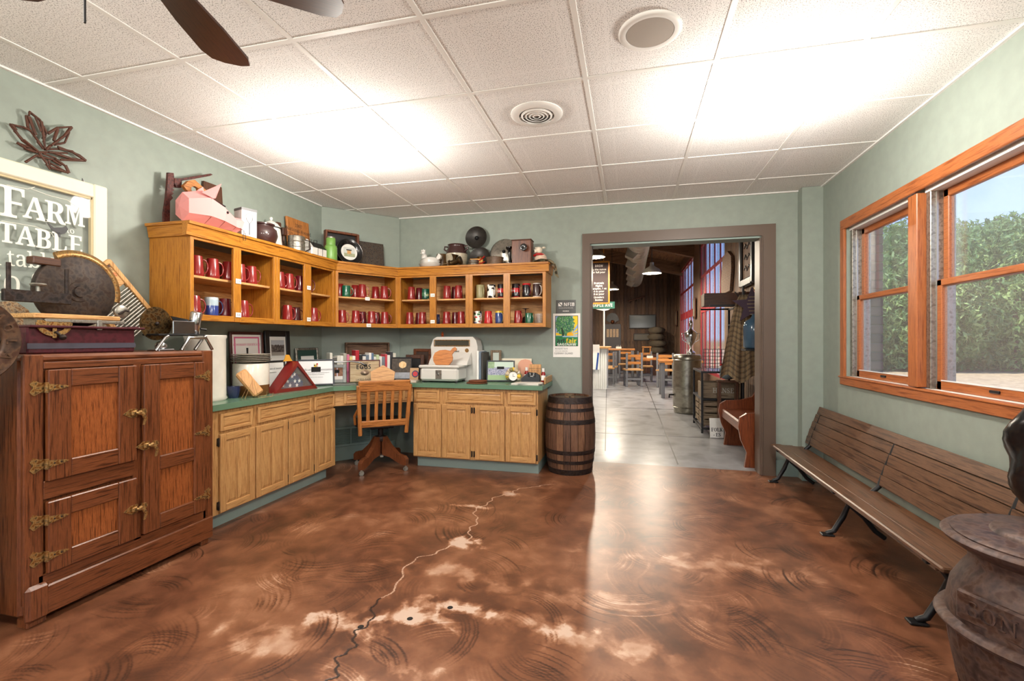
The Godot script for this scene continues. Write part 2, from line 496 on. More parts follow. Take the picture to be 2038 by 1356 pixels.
func windows() -> void:
	# oak casing round the three window units
	var a := -4.14
	var b := -1.14
	var c := structure("trim_2", MB.new().box(V(1.592, 2.085, (a + b) / 2), V(0.02, 0.075, b - a), 0.004), M.windowz, "orange oak casing and mullions around the right-hand windows", "window casing")
	bx(c, "bottom_casing", V(1.592, 0.89, (a + b) / 2), V(0.024, 0.055, b - a), M.windowz, 0.004)
	bx(c, "stool", V(1.605, 0.922, (a + b) / 2), V(0.06, 0.014, b - a + 0.04), M.windowz, 0.005)
	bx(c, "side_casing", V(1.592, 1.48, a + 0.033), V(0.02, 1.14, 0.066), M.windowy, 0.004)
	bx(c, "side_casing", V(1.592, 1.48, b - 0.033), V(0.02, 1.14, 0.066), M.windowy, 0.004)
	var zs := [[-4.075, -3.225], [-3.135, -2.19], [-2.10, -1.21]]
	for i in 2: bx(c, "mullion", V(1.635, 1.485, (zs[i][1] + zs[i + 1][0]) / 2), V(0.11, 1.1, 0.09), M.windowy, 0.004)
	for i in 3:
		var z0: float = zs[i][0]
		var z1: float = zs[i][1]
		var zm := (z0 + z1) / 2
		var wd := z1 - z0
		var win := structure("window_%d" % (i + 1), MB.new().box(V(1.685, 2.045, zm), V(0.13, 0.03, wd)).box(V(1.685, 0.915, zm), V(0.13, 0.03, wd)), M.white_paint, ["oak double-hung window nearest the doorway, with brick seen through it", "wide oak double-hung window between two mullions, trees outside", "third oak double-hung window, furthest from the doorway"][i], "window")
		for s in [0, 1]:
			var zz := z0 + 0.02 if s == 0 else z1 - 0.02
			bx(win, "jamb_track", V(1.685, 1.485, zz), V(0.12, 1.11, 0.04), M.tin, 0.003)
			for k in 2: bx(win, "track_rib", V(1.655 + k * 0.035, 1.5, zz + (0.022 if s == 0 else -0.022)), V(0.008, 1.08, 0.01), M.steel)
		for s in 2:   # 0 lower sash (inner), 1 upper sash
			var x := 1.668 if s == 0 else 1.70
			var y0 := 0.93 if s == 0 else 1.50
			var y1 := 1.535 if s == 0 else 2.03
			var sash := part(win, "sash", MB.new().box(V(x, y0 + (0.025 if s == 0 else 0.018), zm), V(0.03, 0.05 if s == 0 else 0.036, wd - 0.08), 0.004).box(V(x, y1 - 0.018, zm), V(0.03, 0.036 if s == 0 else 0.05, wd - 0.08), 0.004).box(V(x, (y0 + y1) / 2, z0 + 0.06), V(0.03, y1 - y0, 0.045), 0.004).box(V(x, (y0 + y1) / 2, z1 - 0.06), V(0.03, y1 - y0, 0.045), 0.004), M.windowz)
			bx(sash, "pane", V(x, (y0 + y1) / 2, zm), V(0.004, y1 - y0 - 0.06, wd - 0.15), M.glass)
			if s == 0:
				bx(sash, "sash_lift", V(x - 0.018, y0 + 0.03, zm), V(0.012, 0.014, 0.06), M.black_metal, 0.003)
				bx(sash, "bead", V(x - 0.014, y0 + 0.052, zm), V(0.006, 0.006, wd - 0.16), M.white_paint)
	# shop window behind the camera
	var fw := structure("window_4", MB.new().box(V(-0.6, 1.42, 2.27), V(0.06, 1.64, 0.06)).box(V(-1.6, 1.42, 2.27), V(0.06, 1.64, 0.06)).box(V(0.4, 1.42, 2.27), V(0.06, 1.64, 0.06)), M.white_paint, "wide white-framed shop window facing the mug cabinets", "window")
	for k in 4: bx(fw, "pane", V(-2.1 + k * 1.0, 1.42, 2.27), V(0.94, 1.64, 0.004), M.glass)

# ---------------------------------------------------------------- floor surface
func floor_mat() -> StandardMaterial3D:
	var W := 1024
	var Hh := 1536
	# texture covers x -2.98..1.66, z 2.3..-4.72 (v=0 at the far end)
	var sx := 4.64 / W
	var sz := 7.02 / Hh
	var a := noise_img(W, Hh, 0.006, 71, FastNoiseLite.TYPE_SIMPLEX_SMOOTH, 5, 60.0); a.convert(Image.FORMAT_L8)
	var b := noise_img(W, Hh, 0.03, 72, FastNoiseLite.TYPE_SIMPLEX_SMOOTH, 5, 20.0); b.convert(Image.FORMAT_L8)
	var da := a.get_data()
	var db := b.get_data()
	var val := PackedFloat32Array(); val.resize(W * Hh)
	for i in W * Hh: val[i] = 0.44 + (da[i] / 255.0 - 0.5) * 0.42 + (db[i] / 255.0 - 0.5) * 0.3
	var rng := RandomNumberGenerator.new(); rng.seed = 77
	# trowel swirls: bunches of concentric arcs
	for k in 1100:
		var cx := rng.randf() * W
		var cy := rng.randf() * Hh
		var r0 := rng.randf_range(14, 60)
		var a0 := rng.randf() * TAU
		var span := rng.randf_range(0.5, 1.6)
		var dv := rng.randf_range(-0.26, 0.17)
		for q in rng.randi_range(4, 11):
			var r := r0 + q * rng.randf_range(2.4, 4.2)
			var steps := int(r * span)
			for s in steps:
				var an := a0 + span * s / steps
				var px := int(cx + cos(an) * r)
				var py := int(cy + sin(an) * r)
				if px < 1 or py < 0 or px >= W - 1 or py >= Hh: continue
				var fade := sin(PI * s / steps)
				val[py * W + px] += dv * fade
				val[py * W + px - 1] += dv * fade * 0.5
	# worn pale patches: [x, z, radius x, radius z, strength]
	for p in [[-1.1, -1.77, 0.2, 0.06, 0.8], [-0.92, -1.87, 0.16, 0.06, 0.8], [-0.78, -1.99, 0.2, 0.055, 0.8], [-0.5, -1.97, 0.26, 0.06, 0.5], [-0.15, -1.9, 0.3, 0.07, 0.35], [-0.946, -2.65, 0.1, 0.07, 1.0], [-1.1, -3.23, 0.14, 0.03, 0.7], [-0.92, -3.56, 0.07, 0.05, 0.6], [-0.6, -1.42, 0.35, 0.12, 0.45], [0.1, -1.4, 0.3, 0.1, 0.3], [-1.3, -1.6, 0.3, 0.08, 0.3], [0.3, -1.15, 0.5, 0.16, 0.3], [0.75, -1.6, 0.4, 0.15, 0.25], [-0.1, -2.2, 0.5, 0.08, 0.25], [0.4, -2.7, 0.5, 0.1, 0.22], [-0.9, -2.3, 0.4, 0.06, 0.25]]:
		var x0 := int((p[0] + 2.98) / sx)
		var y0 := int((p[1] + 4.72) / sz)
		var rx := int(p[2] * 1.6 / sx)
		var ry := int(p[3] * 1.6 / sz)
		for yy in range(maxi(y0 - ry, 0), mini(y0 + ry, Hh)):
			for xx in range(maxi(x0 - rx, 0), mini(x0 + rx, W)):
				var q := Vector2(float(xx - x0) / rx, float(yy - y0) / ry).length() * 1.6
				var e := clampf(1.25 - q + (db[yy * W + xx] / 255.0 - 0.5) * 1.9, 0.0, 1.0)
				val[yy * W + xx] = minf(val[yy * W + xx] + p[4] * e * (0.55 + 0.6 * da[yy * W + xx] / 255.0), maxf(1.02, val[yy * W + xx]))
	# long wandering crack
	var cr := [V(-0.98, 0, -1.1), V(-1.033, 0, -1.45), V(-1.06, 0, -1.6), V(-1.083, 0, -1.754), V(-1.118, 0, -1.98), V(-1.137, 0, -2.396), V(-0.946, 0, -2.643), V(-0.98, 0, -2.9), V(-1.058, 0, -3.223), V(-0.955, 0, -3.532), V(-0.82, 0, -3.75), V(-0.6, 0, -3.9)]
	for i in cr.size() - 1:
		for s in 300:
			var p: Vector3 = cr[i].lerp(cr[i + 1], s / 300.0)
			var px := int((p.x + 2.98) / sx + 4.0 * sin((s + i * 300) * 0.021) + 2.0 * sin((s + i * 300) * 0.057) + rng.randf() * 1.5)
			var py := int((p.z + 4.72) / sz)
			if px > 1 and px < W - 2 and py >= 0 and py < Hh:
				val[py * W + px] = lerpf(val[py * W + px], -0.5 if i < 4 else 1.0, 0.75)
	var stops := [[-0.6, Color8(34, 22, 18)], [0.0, Color8(54, 31, 20)], [0.3, Color8(94, 56, 36)], [0.5, Color8(126, 80, 54)], [0.7, Color8(158, 112, 84)], [0.95, Color8(200, 168, 146)], [1.2, Color8(226, 212, 200)], [3.0, Color8(232, 222, 214)]]
	var lut := []
	for i in 512:
		var x := -0.6 + i / 256.0
		var c: Color = stops[0][1]
		for k in stops.size() - 1:
			if x >= stops[k][0]: c = stops[k][1].lerp(stops[k + 1][1], clampf((x - stops[k][0]) / (stops[k + 1][0] - stops[k][0]), 0, 1))
		lut.append([int(c.r * 255), int(c.g * 255), int(c.b * 255)])
	var o := PackedByteArray(); o.resize(W * Hh * 3)
	for i in W * Hh:
		var l: Array = lut[clampi(int((val[i] + 0.6) * 256.0), 0, 511)]
		o[i * 3] = l[0]; o[i * 3 + 1] = l[1]; o[i * 3 + 2] = l[2]
	var im := Image.create_from_data(W, Hh, false, Image.FORMAT_RGB8, o)
	var bump := PackedByteArray(); bump.resize(W * Hh)
	for i in W * Hh: bump[i] = clampi(int(120 + (val[i] - da[i] / 255.0 * 0.55) * 120.0), 0, 255)
	var bt := ImageTexture.create_from_image(Image.create_from_data(W, Hh, false, Image.FORMAT_L8, bump))
	return img_mat("stained_concrete", im, 0.36, {"metallic_specular": 0.6, "heightmap_enabled": true, "heightmap_texture": bt, "heightmap_scale": 0.12})

# ---------------------------------------------------------------- ceiling fittings
func recessed(x: float, z: float, label: String, energy := 1.0) -> void:
	var t := thing("recessed_light", label, "light", V(x, H, z), 0, "recessed ceiling lights")
	part(t, "trim_ring", MB.new().lathe([Vector2(0.085, 0.004), Vector2(0.083, -0.006), Vector2(0.104, -0.008), Vector2(0.112, -0.002), Vector2(0.112, 0.004)], 32), M.white_paint)
	part(t, "lamp_lens", MB.new().lathe([Vector2(0, -0.016), Vector2(0.05, -0.013), Vector2(0.086, -0.002)], 32), mat("lamp_glow", Color(1, 0.93, 0.8), 0.5, 0.0, {"emission_enabled": true, "emission": Color(1, 0.9, 0.74), "emission_energy_multiplier": 6.0}))
	var l := OmniLight3D.new()
	l.name = "lamp"
	l.position = V(0, -0.28, 0)
	l.light_color = Color(1, 0.97, 0.93)
	l.light_energy = energy
	l.light_size = 0.09
	l.omni_range = 12.0
	l.omni_attenuation = 2.0
	l.shadow_enabled = true
	t.add_child(l)

func ceiling_things() -> void:
	recessed(-1.75, -2.71, "lit round recessed ceiling light above the corner desk side")
	recessed(0.71, -2.71, "lit round recessed ceiling light near the windows")
	recessed(-1.75, -0.27, "lit round recessed ceiling light beside the ceiling fan")
	recessed(0.71, -0.27, "lit round recessed ceiling light over the bench end of the room")
	recessed(-1.75, 1.55, "lit round recessed ceiling light near the shop window, wall side")
	recessed(0.71, 1.55, "lit round recessed ceiling light near the shop window, bench side")
	var s := thing("ceiling_speaker", "round ceiling speaker with grey perforated grille", "speaker", V(0.086, H, -2.08))
	part(s, "rim", MB.new().lathe([Vector2(0.098, 0.004), Vector2(0.1, -0.008), Vector2(0.122, -0.01), Vector2(0.13, -0.003), Vector2(0.13, 0.004)], 40), M.white_paint)
	part(s, "grille", MB.new().lathe([Vector2(0, -0.009), Vector2(0.098, -0.007), Vector2(0.1, 0.002)], 40), mottled("speaker_grille", C8(176, 168, 158), 0.7, 0.0, 60.0, "tile"))
	var d := thing("ceiling_diffuser", "round white ceiling air diffuser with concentric rings", "air vent", V(-0.52, H, -2.685))
	part(d, "rim", MB.new().lathe([Vector2(0.1, 0.004), Vector2(0.102, -0.012), Vector2(0.135, -0.012), Vector2(0.15, -0.002), Vector2(0.15, 0.004)], 40), M.white_paint)
	part(d, "duct_throat", MB.new().lathe([Vector2(0, -0.001), Vector2(0.102, -0.001)], 32), mat("duct_throat", C8(110, 110, 108), 0.6, 0.3))
	for k in 4:
		var r := 0.018 + k * 0.021
		part(d, "ring", MB.new().lathe([Vector2(r, -0.016), Vector2(r + 0.011, -0.009), Vector2(r + 0.009, -0.006), Vector2(r - 0.001, -0.013), Vector2(r, -0.016)], 32), M.white_paint)
	bx(d, "bar", V(0, -0.008, 0), V(0.2, 0.004, 0.006), M.white_paint)
	# ceiling fan
	var f := thing("ceiling_fan", "ceiling fan with dark walnut blades hanging from the tiles", "ceiling fan", V(-1.27, 2.25, -0.97))
	part(f, "down_rod", MB.new().cyl(V(0, 0.17, 0), 0.014, 0.2, 12), M.brass)
	part(f, "canopy", MB.new().lathe([Vector2(0, 0.2), Vector2(0.03, 0.2), Vector2(0.07, 0.262), Vector2(0, 0.262)], 24), M.brass)
	part(f, "motor_housing", MB.new().lathe([Vector2(0, -0.06), Vector2(0.06, -0.06), Vector2(0.1, -0.03), Vector2(0.11, 0.03), Vector2(0.08, 0.07), Vector2(0.02, 0.09), Vector2(0, 0.09)], 32), M.brass)
	for k in 5:
		var dir := deg_to_rad(-19.3 + 70.0 * k) if k < 2 else deg_to_rad(50.7 + 72.4 * (k - 1))
		var blade := MB.new()
		var pts := []
		for q in [[0.14, -0.055], [0.3, -0.075], [0.46, -0.082], [0.505, -0.068], [0.52, -0.03], [0.52, 0.03], [0.505, 0.068], [0.46, 0.082], [0.3, 0.075], [0.14, 0.055]]: pts.append(Vector2(q[1], q[0]))
		blade.prism(pts, -0.004, 0.004, Transform3D(Basis(Vector3.RIGHT, -PI / 2), Vector3.ZERO))
		var o := part(f, "blade", blade, M.bladez, V(0, -0.01, 0))
		o.rotation = V(0, -dir, 0)
		o.rotate_object_local(Vector3.FORWARD, 0.16)
		part(o, "blade_iron", MB.new().box(V(0, 0.008, -0.13), V(0.03, 0.006, 0.1), 0.002), M.brass)
	part(f, "pull_chain", MB.new().tube([V(0.0, -0.04, 0), V(0, -0.25, 0)], 0.003, 6), M.black_metal, V(-0.06, 0, 0.08))

# ---------------------------------------------------------------- cabinets
# raised-panel door or drawer front: lower-left corner x,y on the face z=0; two vertical panels if split
func front(parent: Node, called: String, x: float, y: float, w: float, h: float, wd: String, split: bool, z := 0.0) -> Node3D:
	var st := 0.045 if split else 0.022
	var th := 0.018
	var vert := h > w * 0.9
	var o := Node3D.new()
	o.name = called
	parent.add_child(o, true)
	o.position = V(x, y, z)
	for k in 2: bx(o, "stile", V(st / 2 if k == 0 else w - st / 2, h / 2, th / 2), V(st, h, th), M[wd + "y"], 0.003)
	for k in 2: bx(o, "rail", V(w / 2, st / 2 if k == 0 else h - st / 2, th / 2), V(w - 2 * st, st, th - 0.001), M[wd + "x"], 0.003)
	var iw := w - 2 * st
	var n := 2 if split else 1
	for k in n:
		var pw := iw / n
		var c := V(st + pw * (k + 0.5), h / 2, 0.005)
		var m := MB.new()
		var a := V(pw / 2, h / 2 - st, 0)
		var e := 0.022 if split else 0.012
		m.box(V(0, 0, 0.0), V(pw - 0.002, h - 2 * st, 0.008))
		var i := V(a.x - e, a.y - e, 0.009)
		var q := [V(-a.x + 0.003, -a.y + 0.003, 0.004), V(a.x - 0.003, -a.y + 0.003, 0.004), V(a.x - 0.003, a.y - 0.003, 0.004), V(-a.x + 0.003, a.y - 0.003, 0.004)]
		var p := [V(-i.x, -i.y, i.z), V(i.x, -i.y, i.z), V(i.x, i.y, i.z), V(-i.x, i.y, i.z)]
		for j in 4: m.quad(q[j], q[(j + 1) % 4], p[(j + 1) % 4], p[j], V(0, 0, 1))
		m.quad(p[0], p[1], p[2], p[3], V(0, 0, 1))
		part(o, "panel", m, M[wd + "y"] if vert else M[wd + "x"], c)
	return o
func hinge(parent: Node, x: float, y: float, z := 0.006) -> void:
	part(parent, "hinge", MB.new().box(V(0, 0, 0), V(0.012, 0.05, 0.012), 0.003).cyl(V(0, 0, 0.006), 0.005, 0.054, 8), M.iron, V(x, y, z))

func base_cabinet(called: String, label: String, at: Vector3, turn: float, w: float, depth: float, drawers: Array, doors: Array, hinges: Array, toe_r := 0.0) -> Node3D:
	var t := thing(called, label, "cabinet", at, turn)
	# carcass behind a face frame; face at z = 0
	part(t, "body", MB.new().box(V(w / 2, 0.43, -depth / 2 - 0.004), V(w, 0.65, depth - 0.01), 0.002), M.oaky)
	part(t, "face_frame", MB.new().box(V(w / 2, 0.43, -0.008), V(w, 0.655, 0.018), 0.002), M.oaky)
	part(t, "toe_kick", MB.new().box(V(w / 2, 0.052, -depth / 2 - 0.04), V(w - 0.02, 0.104, depth - 0.06)), M.sage_trim)
	for d in drawers: front(t, "drawer_front", d[0], 0.625, d[1] - d[0], 0.112, "oak", false, 0.001)
	for d in doors: front(t, "door", d[0], 0.112, d[1] - d[0], 0.495, "oak", true, 0.001)
	for h in hinges:
		hinge(t, h, 0.56)
		hinge(t, h, 0.16)
	return t

# open wall cabinet: face z=0, box goes back; openings [x0,x1]; crown along the front
func wall_cabinet(called: String, label: String, at: Vector3, turn: float, w: float, depth: float, openings: Array, wd := "honey", crown := [0.0, 0.0]) -> Node3D:
	var t := thing(called, label, "cabinet", at, turn)
	var y0 := 1.325
	var y1 := 1.86
	for k in 2: bx(t, "side_panel", V(0.01 if k == 0 else w - 0.01, (y0 + y1) / 2, -depth / 2), V(0.018, y1 - y0, depth - 0.004), M[wd + "y"])
	bx(t, "bottom_board", V(w / 2, y0 + 0.02, -depth / 2), V(w - 0.04, 0.018, depth - 0.004), M[wd + "x"])
	part(t, "back_panel", MB.new().box(V(w / 2, (y0 + y1) / 2, -depth + 0.006), V(w - 0.03, y1 - y0 - 0.02, 0.008)), M.pinex)
	part(t, "shelf", MB.new().box(V(w / 2, 1.603, -depth / 2 - 0.012), V(w - 0.04, 0.016, depth - 0.05), 0.002), M.pinex)
	# face frame
	var x := 0.0
	for o in openings + [[w, w]]:
		bx(t, "stile", V((x + o[0]) / 2, (y0 + y1) / 2, -0.001), V(o[0] - x, y1 - y0, 0.02), M[wd + "y"], 0.002)
		x = o[1]
	bx(t, "rail", V(w / 2, y0 + 0.019, -0.0015), V(w - 0.01, 0.038, 0.0185), M[wd + "x"], 0.002)
	bx(t, "rail", V(w / 2, y1 - 0.018, -0.0015), V(w - 0.01, 0.036, 0.0185), M[wd + "x"], 0.002)
	# crown moulding
	var cp := [Vector2(0.0, 1.838), Vector2(0.012, 1.842), Vector2(0.014, 1.86), Vector2(0.022, 1.905), Vector2(0.034, 1.908), Vector2(0.036, 1.925), Vector2(-0.02, 1.925), Vector2(-0.02, 1.838)]
	var c := MB.new()
	var tb := Transform3D(Basis(V(0, 0, 1), V(0, 1, 0), V(-1, 0, 0)), V(0, 0, 0.008))
	c.prism(cp, crown[0], -w - crown[1], tb)
	part(t, "crown", c, M[wd + "x"])
	for e in 2:
		if crown[e] >= 0.03: part(t, "crown_return", MB.new().prism(cp, 0.0, depth - 0.01, Transform3D(Basis(V(-1 if e == 0 else 1, 0, 0), V(0, 1, 0), V(0, 0, -1)), V(0.0 if e == 0 else w, 0, 0.0))), M[wd + "z"])
	part(t, "top_board", MB.new().box(V(w / 2, 1.915, -depth / 2 - 0.01), V(w, 0.016, depth - 0.02)), M[wd + "x"])
	return t

func cabinets() -> void:
	# left base run: origin at z -2.36 going deeper
	var drw := [[0.07, 0.335], [0.38, 0.95], [0.988, 1.255]]
	base_cabinet("base_cabinet", "oak base cabinet with four raised-panel doors between icebox and desk", V(-2.51, 0, -2.36), 90, 1.262, 0.40, drw, [[0.068, 0.352], [0.363, 0.672], [0.682, 0.972], [0.988, 1.258]], [0.06, 0.677, 0.98])
	base_cabinet("base_cabinet", "oak base cabinet with four raised-panel doors beside the wooden barrel", V(-1.98, 0, -4.10), 0, 1.2, 0.5, [[0.012, 0.268], [0.326, 0.882], [0.926, 1.182]], [[0.006, 0.285], [0.296, 0.57], [0.616, 0.895], [0.904, 1.182]], [0.583, 0.605, 1.19])
	# desk apron with a drawer between the two runs
	var a := Vector2(-2.505, -3.62)
	var b := Vector2(-1.98, -4.09)
	var len := a.distance_to(b)
	var ap := thing("desk_apron", "oak desk apron with a shallow drawer across the corner knee space", "desk", V(a.x, 0, a.y), rad_to_deg(atan2(-(b.y - a.y), b.x - a.x)))
	part(ap, "board", MB.new().box(V(len / 2, 0.69, -0.01), V(len, 0.135, 0.02), 0.002), M.oakx)
	front(ap, "drawer_front", 0.08, 0.642, len - 0.16, 0.095, "oak", false, 0.001)
	# worktop: one continuous green laminate top
	var outline := [Vector2(-2.915, 2.36), Vector2(-2.48, 2.36), Vector2(-2.48, 3.575), Vector2(-1.97, 4.06), Vector2(-0.735, 4.06), Vector2(-0.735, 4.615), Vector2(-2.35, 4.61), Vector2(-2.905, 3.995)]
	var top := thing("worktop", "green laminate worktop running over both base cabinets and the corner desk", "counter", Vector3.ZERO)
	part(top, "slab", MB.new().prism(outline, 0.762, 0.8, Transform3D(Basis(V(1, 0, 0), V(0, 0, -1), V(0, 1, 0)), Vector3.ZERO)), M.green_top)
	solo("oak_ledge", "short oak ledge standing on the end of the worktop", "ledge", MB.new().box(V(0, 0.03, 0), V(0.014, 0.06, 0.38), 0.003), M.oakz, V(-0.744, 0.801, -4.42))
	# wall cabinets
	wall_cabinet("wall_cabinet", "honey oak open wall cabinet on the left wall, next to the pink pig", V(-2.605, 0, -2.31), 90, 0.729, 0.312, [[0.026, 0.325], [0.39, 0.698]], "honey", [0.036, 0.0])
	wall_cabinet("wall_cabinet", "honey oak open wall cabinet on the left wall, next to the corner cabinet", V(-2.605, 0, -3.039), 90, 0.741, 0.312, [[0.032, 0.314], [0.398, 0.7]], "honey", [0.0, 0.01])
	var p := Vector2(-2.605, -3.78)
	var q := Vector2(-2.25, -4.305)
	wall_cabinet("wall_cabinet", "honey oak open corner wall cabinet with one wide opening of mugs", V(p.x, 0, p.y), rad_to_deg(atan2(-(q.y - p.y), q.x - p.x)), p.distance_to(q), 0.26, [[0.028, 0.605]], "honey")
	wall_cabinet("wall_cabinet", "honey oak open wall cabinet on the back wall, next to the corner cabinet", V(-2.25, 0, -4.305), 0, 0.755, 0.312, [[0.033, 0.345], [0.413, 0.719]], "honey", [0.01, 0.0])
	wall_cabinet("wall_cabinet", "honey oak open wall cabinet on the back wall, next to the art poster", V(-1.495, 0, -4.305), 0, 0.749, 0.312, [[0.036, 0.341], [0.408, 0.718]], "honey", [0.0, 0.03])
	# crown return on the two ends
	var v := thing("floor_vent", "white louvred vent grille on the wall under the desk", "air vent", V(-2.67, 0.24, -4.295) + V(0.0074, 0, 0.0067) * 2.5, 47.8)
	part(v, "frame", MB.new().box(V(0, 0.085, 0), V(0.62, 0.022, 0.016), 0.002).box(V(0, -0.085, 0), V(0.62, 0.022, 0.016), 0.002).box(V(-0.3, 0, 0), V(0.022, 0.16, 0.016)).box(V(0.3, 0, 0), V(0.022, 0.16, 0.016)).box(V(-0.1, 0, 0), V(0.014, 0.16, 0.016)).box(V(0.1, 0, 0), V(0.014, 0.16, 0.016)), M.sage_trim)
	for k in 11: bx(v, "louvre", V(0, -0.068 + k * 0.0136, -0.002), V(0.59, 0.002, 0.012), M.sage_trim, 0.0, V(35, 0, 0))

# ---------------------------------------------------------------- icebox
func strap_hinge(parent: Node, x: float, y: float, flip := 1.0) -> void:
	var o := part(parent, "hinge", MB.new().cyl(V(0, 0, 0.02), 0.008, 0.044, 12), M.brass, V(x, y, 0))
	part(o, "strap", MB.new().prism([Vector2(0.0, -0.016), Vector2(0.03 * flip, -0.011), Vector2(0.062 * flip, -0.006), Vector2(0.076 * flip, 0.0), Vector2(0.062 * flip, 0.006), Vector2(0.03 * flip, 0.011), Vector2(0.0, 0.016)], 0.0285, 0.0325), M.brass)
	part(o, "leaf", MB.new().prism([Vector2(0.0, -0.02), Vector2(-0.02 * flip, -0.022), Vector2(-0.04 * flip, -0.034), Vector2(-0.054 * flip, -0.018), Vector2(-0.044 * flip, 0.0), Vector2(-0.054 * flip, 0.018), Vector2(-0.04 * flip, 0.034), Vector2(-0.02 * flip, 0.022), Vector2(0.0, 0.02)], 0.0065, 0.0105), M.brass)
	for q in [0.02, 0.045]: part(o, "screw", MB.new().ball(V(q * flip, 0, 0.0325), V(0.004, 0.004, 0.0025), 8, 4), M.iron)
func icebox() -> void:
	var t := thing("icebox", "antique oak icebox with three panelled doors and brass hinges and latches", "cabinet", V(-2.42, 0, -1.39), 90)
	var W := 0.91
	part(t, "body", MB.new().box(V(W / 2, 0.59, -0.24), V(W, 1.1, 0.46), 0.02), M.iceboxy)
	part(t, "top", MB.new().box(V(W / 2, 1.123, -0.235), V(W + 0.004, 0.035, 0.475), 0.012), M.iceboxx)
	part(t, "post", MB.new().box(V(0.036, 0.62, -0.004), V(0.07, 1.04, 0.02), 0.004), M.iceboxy)
	part(t, "post", MB.new().box(V(W - 0.036, 0.62, -0.004), V(0.07, 1.04, 0.02), 0.004), M.iceboxy)
	part(t, "frame_rail", MB.new().box(V(W / 2, 1.093, -0.003), V(W - 0.14, 0.03, 0.02), 0.003), M.iceboxx)
	part(t, "frame_rail", MB.new().box(V(0.26, 0.56, -0.003), V(0.38, 0.08, 0.018), 0.003), M.iceboxx)
	part(t, "frame_rail", MB.new().box(V(W / 2, 0.18, -0.003), V(W - 0.1, 0.05, 0.018), 0.003), M.iceboxx)
	part(t, "mullion", MB.new().box(V(0.463, 0.64, -0.003), V(0.04, 0.9, 0.018), 0.003), M.iceboxy)
	part(t, "plinth", MB.new().box(V(W / 2 + 0.03, 0.095, 0.004), V(W - 0.08, 0.125, 0.03), 0.006), M.iceboxx)
	part(t, "corner_block", MB.new().box(V(0.045, 0.1, 0.006), V(0.085, 0.15, 0.034), 0.014), M.iceboxy)
	part(t, "foot", MB.new().box(V(0.05, 0.02, -0.03), V(0.07, 0.04, 0.06), 0.004), M.iceboxy)
	part(t, "foot", MB.new().box(V(W - 0.05, 0.02, -0.03), V(0.05, 0.04, 0.06), 0.004), M.iceboxy)
	part(t, "foot", MB.new().box(V(0.05, 0.02, -0.42), V(0.07, 0.04, 0.06), 0.004), M.iceboxy)
	part(t, "foot", MB.new().box(V(W - 0.05, 0.02, -0.42), V(0.07, 0.04, 0.06), 0.004), M.iceboxy)
	# doors: x0,y0,x1,y1, panels [[y0,y1]...], latch point
	for d in [[0.074, 0.6, 0.446, 1.075, [[0.678, 0.998]], V(0.431, 0.839, 0)], [0.074, 0.208, 0.446, 0.512, [[0.284, 0.435]], V(0.434, 0.36, 0)], [0.48, 0.211, 0.834, 1.076, [[0.289, 0.519], [0.592, 0.995]], V(0.492, 0.665, 0)]]:
		var px0: float = d[0] + 0.086
		var px1: float = d[2] - 0.087 if d[0] < 0.4 else d[2] - 0.068
		var door := Node3D.new()
		door.name = "door"
		t.add_child(door, true)
		bx(door, "stile", V((d[0] + px0) / 2, (d[1] + d[3]) / 2, 0.016), V(px0 - d[0], d[3] - d[1], 0.024), M.iceboxy, 0.004)
		bx(door, "stile", V((d[2] + px1) / 2, (d[1] + d[3]) / 2, 0.016), V(d[2] - px1, d[3] - d[1], 0.024), M.iceboxy, 0.004)
		var ys: Array = [d[1]]
		for pn in d[4]: ys.append_array([pn[0], pn[1]])
		ys.append(d[3])
		for k in range(0, ys.size(), 2): part(door, "rail", MB.new().box(V((px0 + px1) / 2, (ys[k] + ys[k + 1]) / 2, 0.0155), V(px1 - px0, ys[k + 1] - ys[k], 0.022), 0.004), M.iceboxx)
		for pn in d[4]: part(door, "panel", MB.new().box(V((px0 + px1) / 2, (pn[0] + pn[1]) / 2, 0.008), V(px1 - px0 + 0.01, pn[1] - pn[0] + 0.01, 0.012), 0.002), wood("panel_oak", C8(164, 100, 56), "y", 0.32, 11.0, "oldgrain"))
		var l := part(door, "latch", MB.new().prism([Vector2(-0.055, 0.0), Vector2(-0.02, -0.022), Vector2(0.012, -0.02), Vector2(0.012, 0.02), Vector2(-0.02, 0.022)], 0.028, 0.032).box(V(-0.01, 0, 0.038), V(0.024, 0.024, 0.012), 0.003), M.brass, d[5])
		part(t, "latch_handle", MB.new().tube([V(-0.006, 0.0, 0.044), V(0.02, -0.004, 0.054), V(0.034, -0.03, 0.056), V(0.03, -0.062, 0.05)], [0.008, 0.009, 0.008, 0.006], 10).ball(V(0.012, 0.002, 0.05), V(0.013, 0.011, 0.011), 10, 6), M.brass, d[5])
		part(t, "latch_keeper", MB.new().prism([Vector2(0.03, -0.018), Vector2(0.052, -0.014), Vector2(0.058, 0.0), Vector2(0.052, 0.014), Vector2(0.03, 0.018)], 0.028, 0.036), M.brass, d[5])
		for hy in ([d[1] + 0.075, d[3] - 0.075] if d[0] < 0.4 else [0.297, 0.668, 0.993]):
			strap_hinge(t, 0.073 if d[0] < 0.4 else 0.836, hy, 1.0 if d[0] < 0.4 else -1.0)

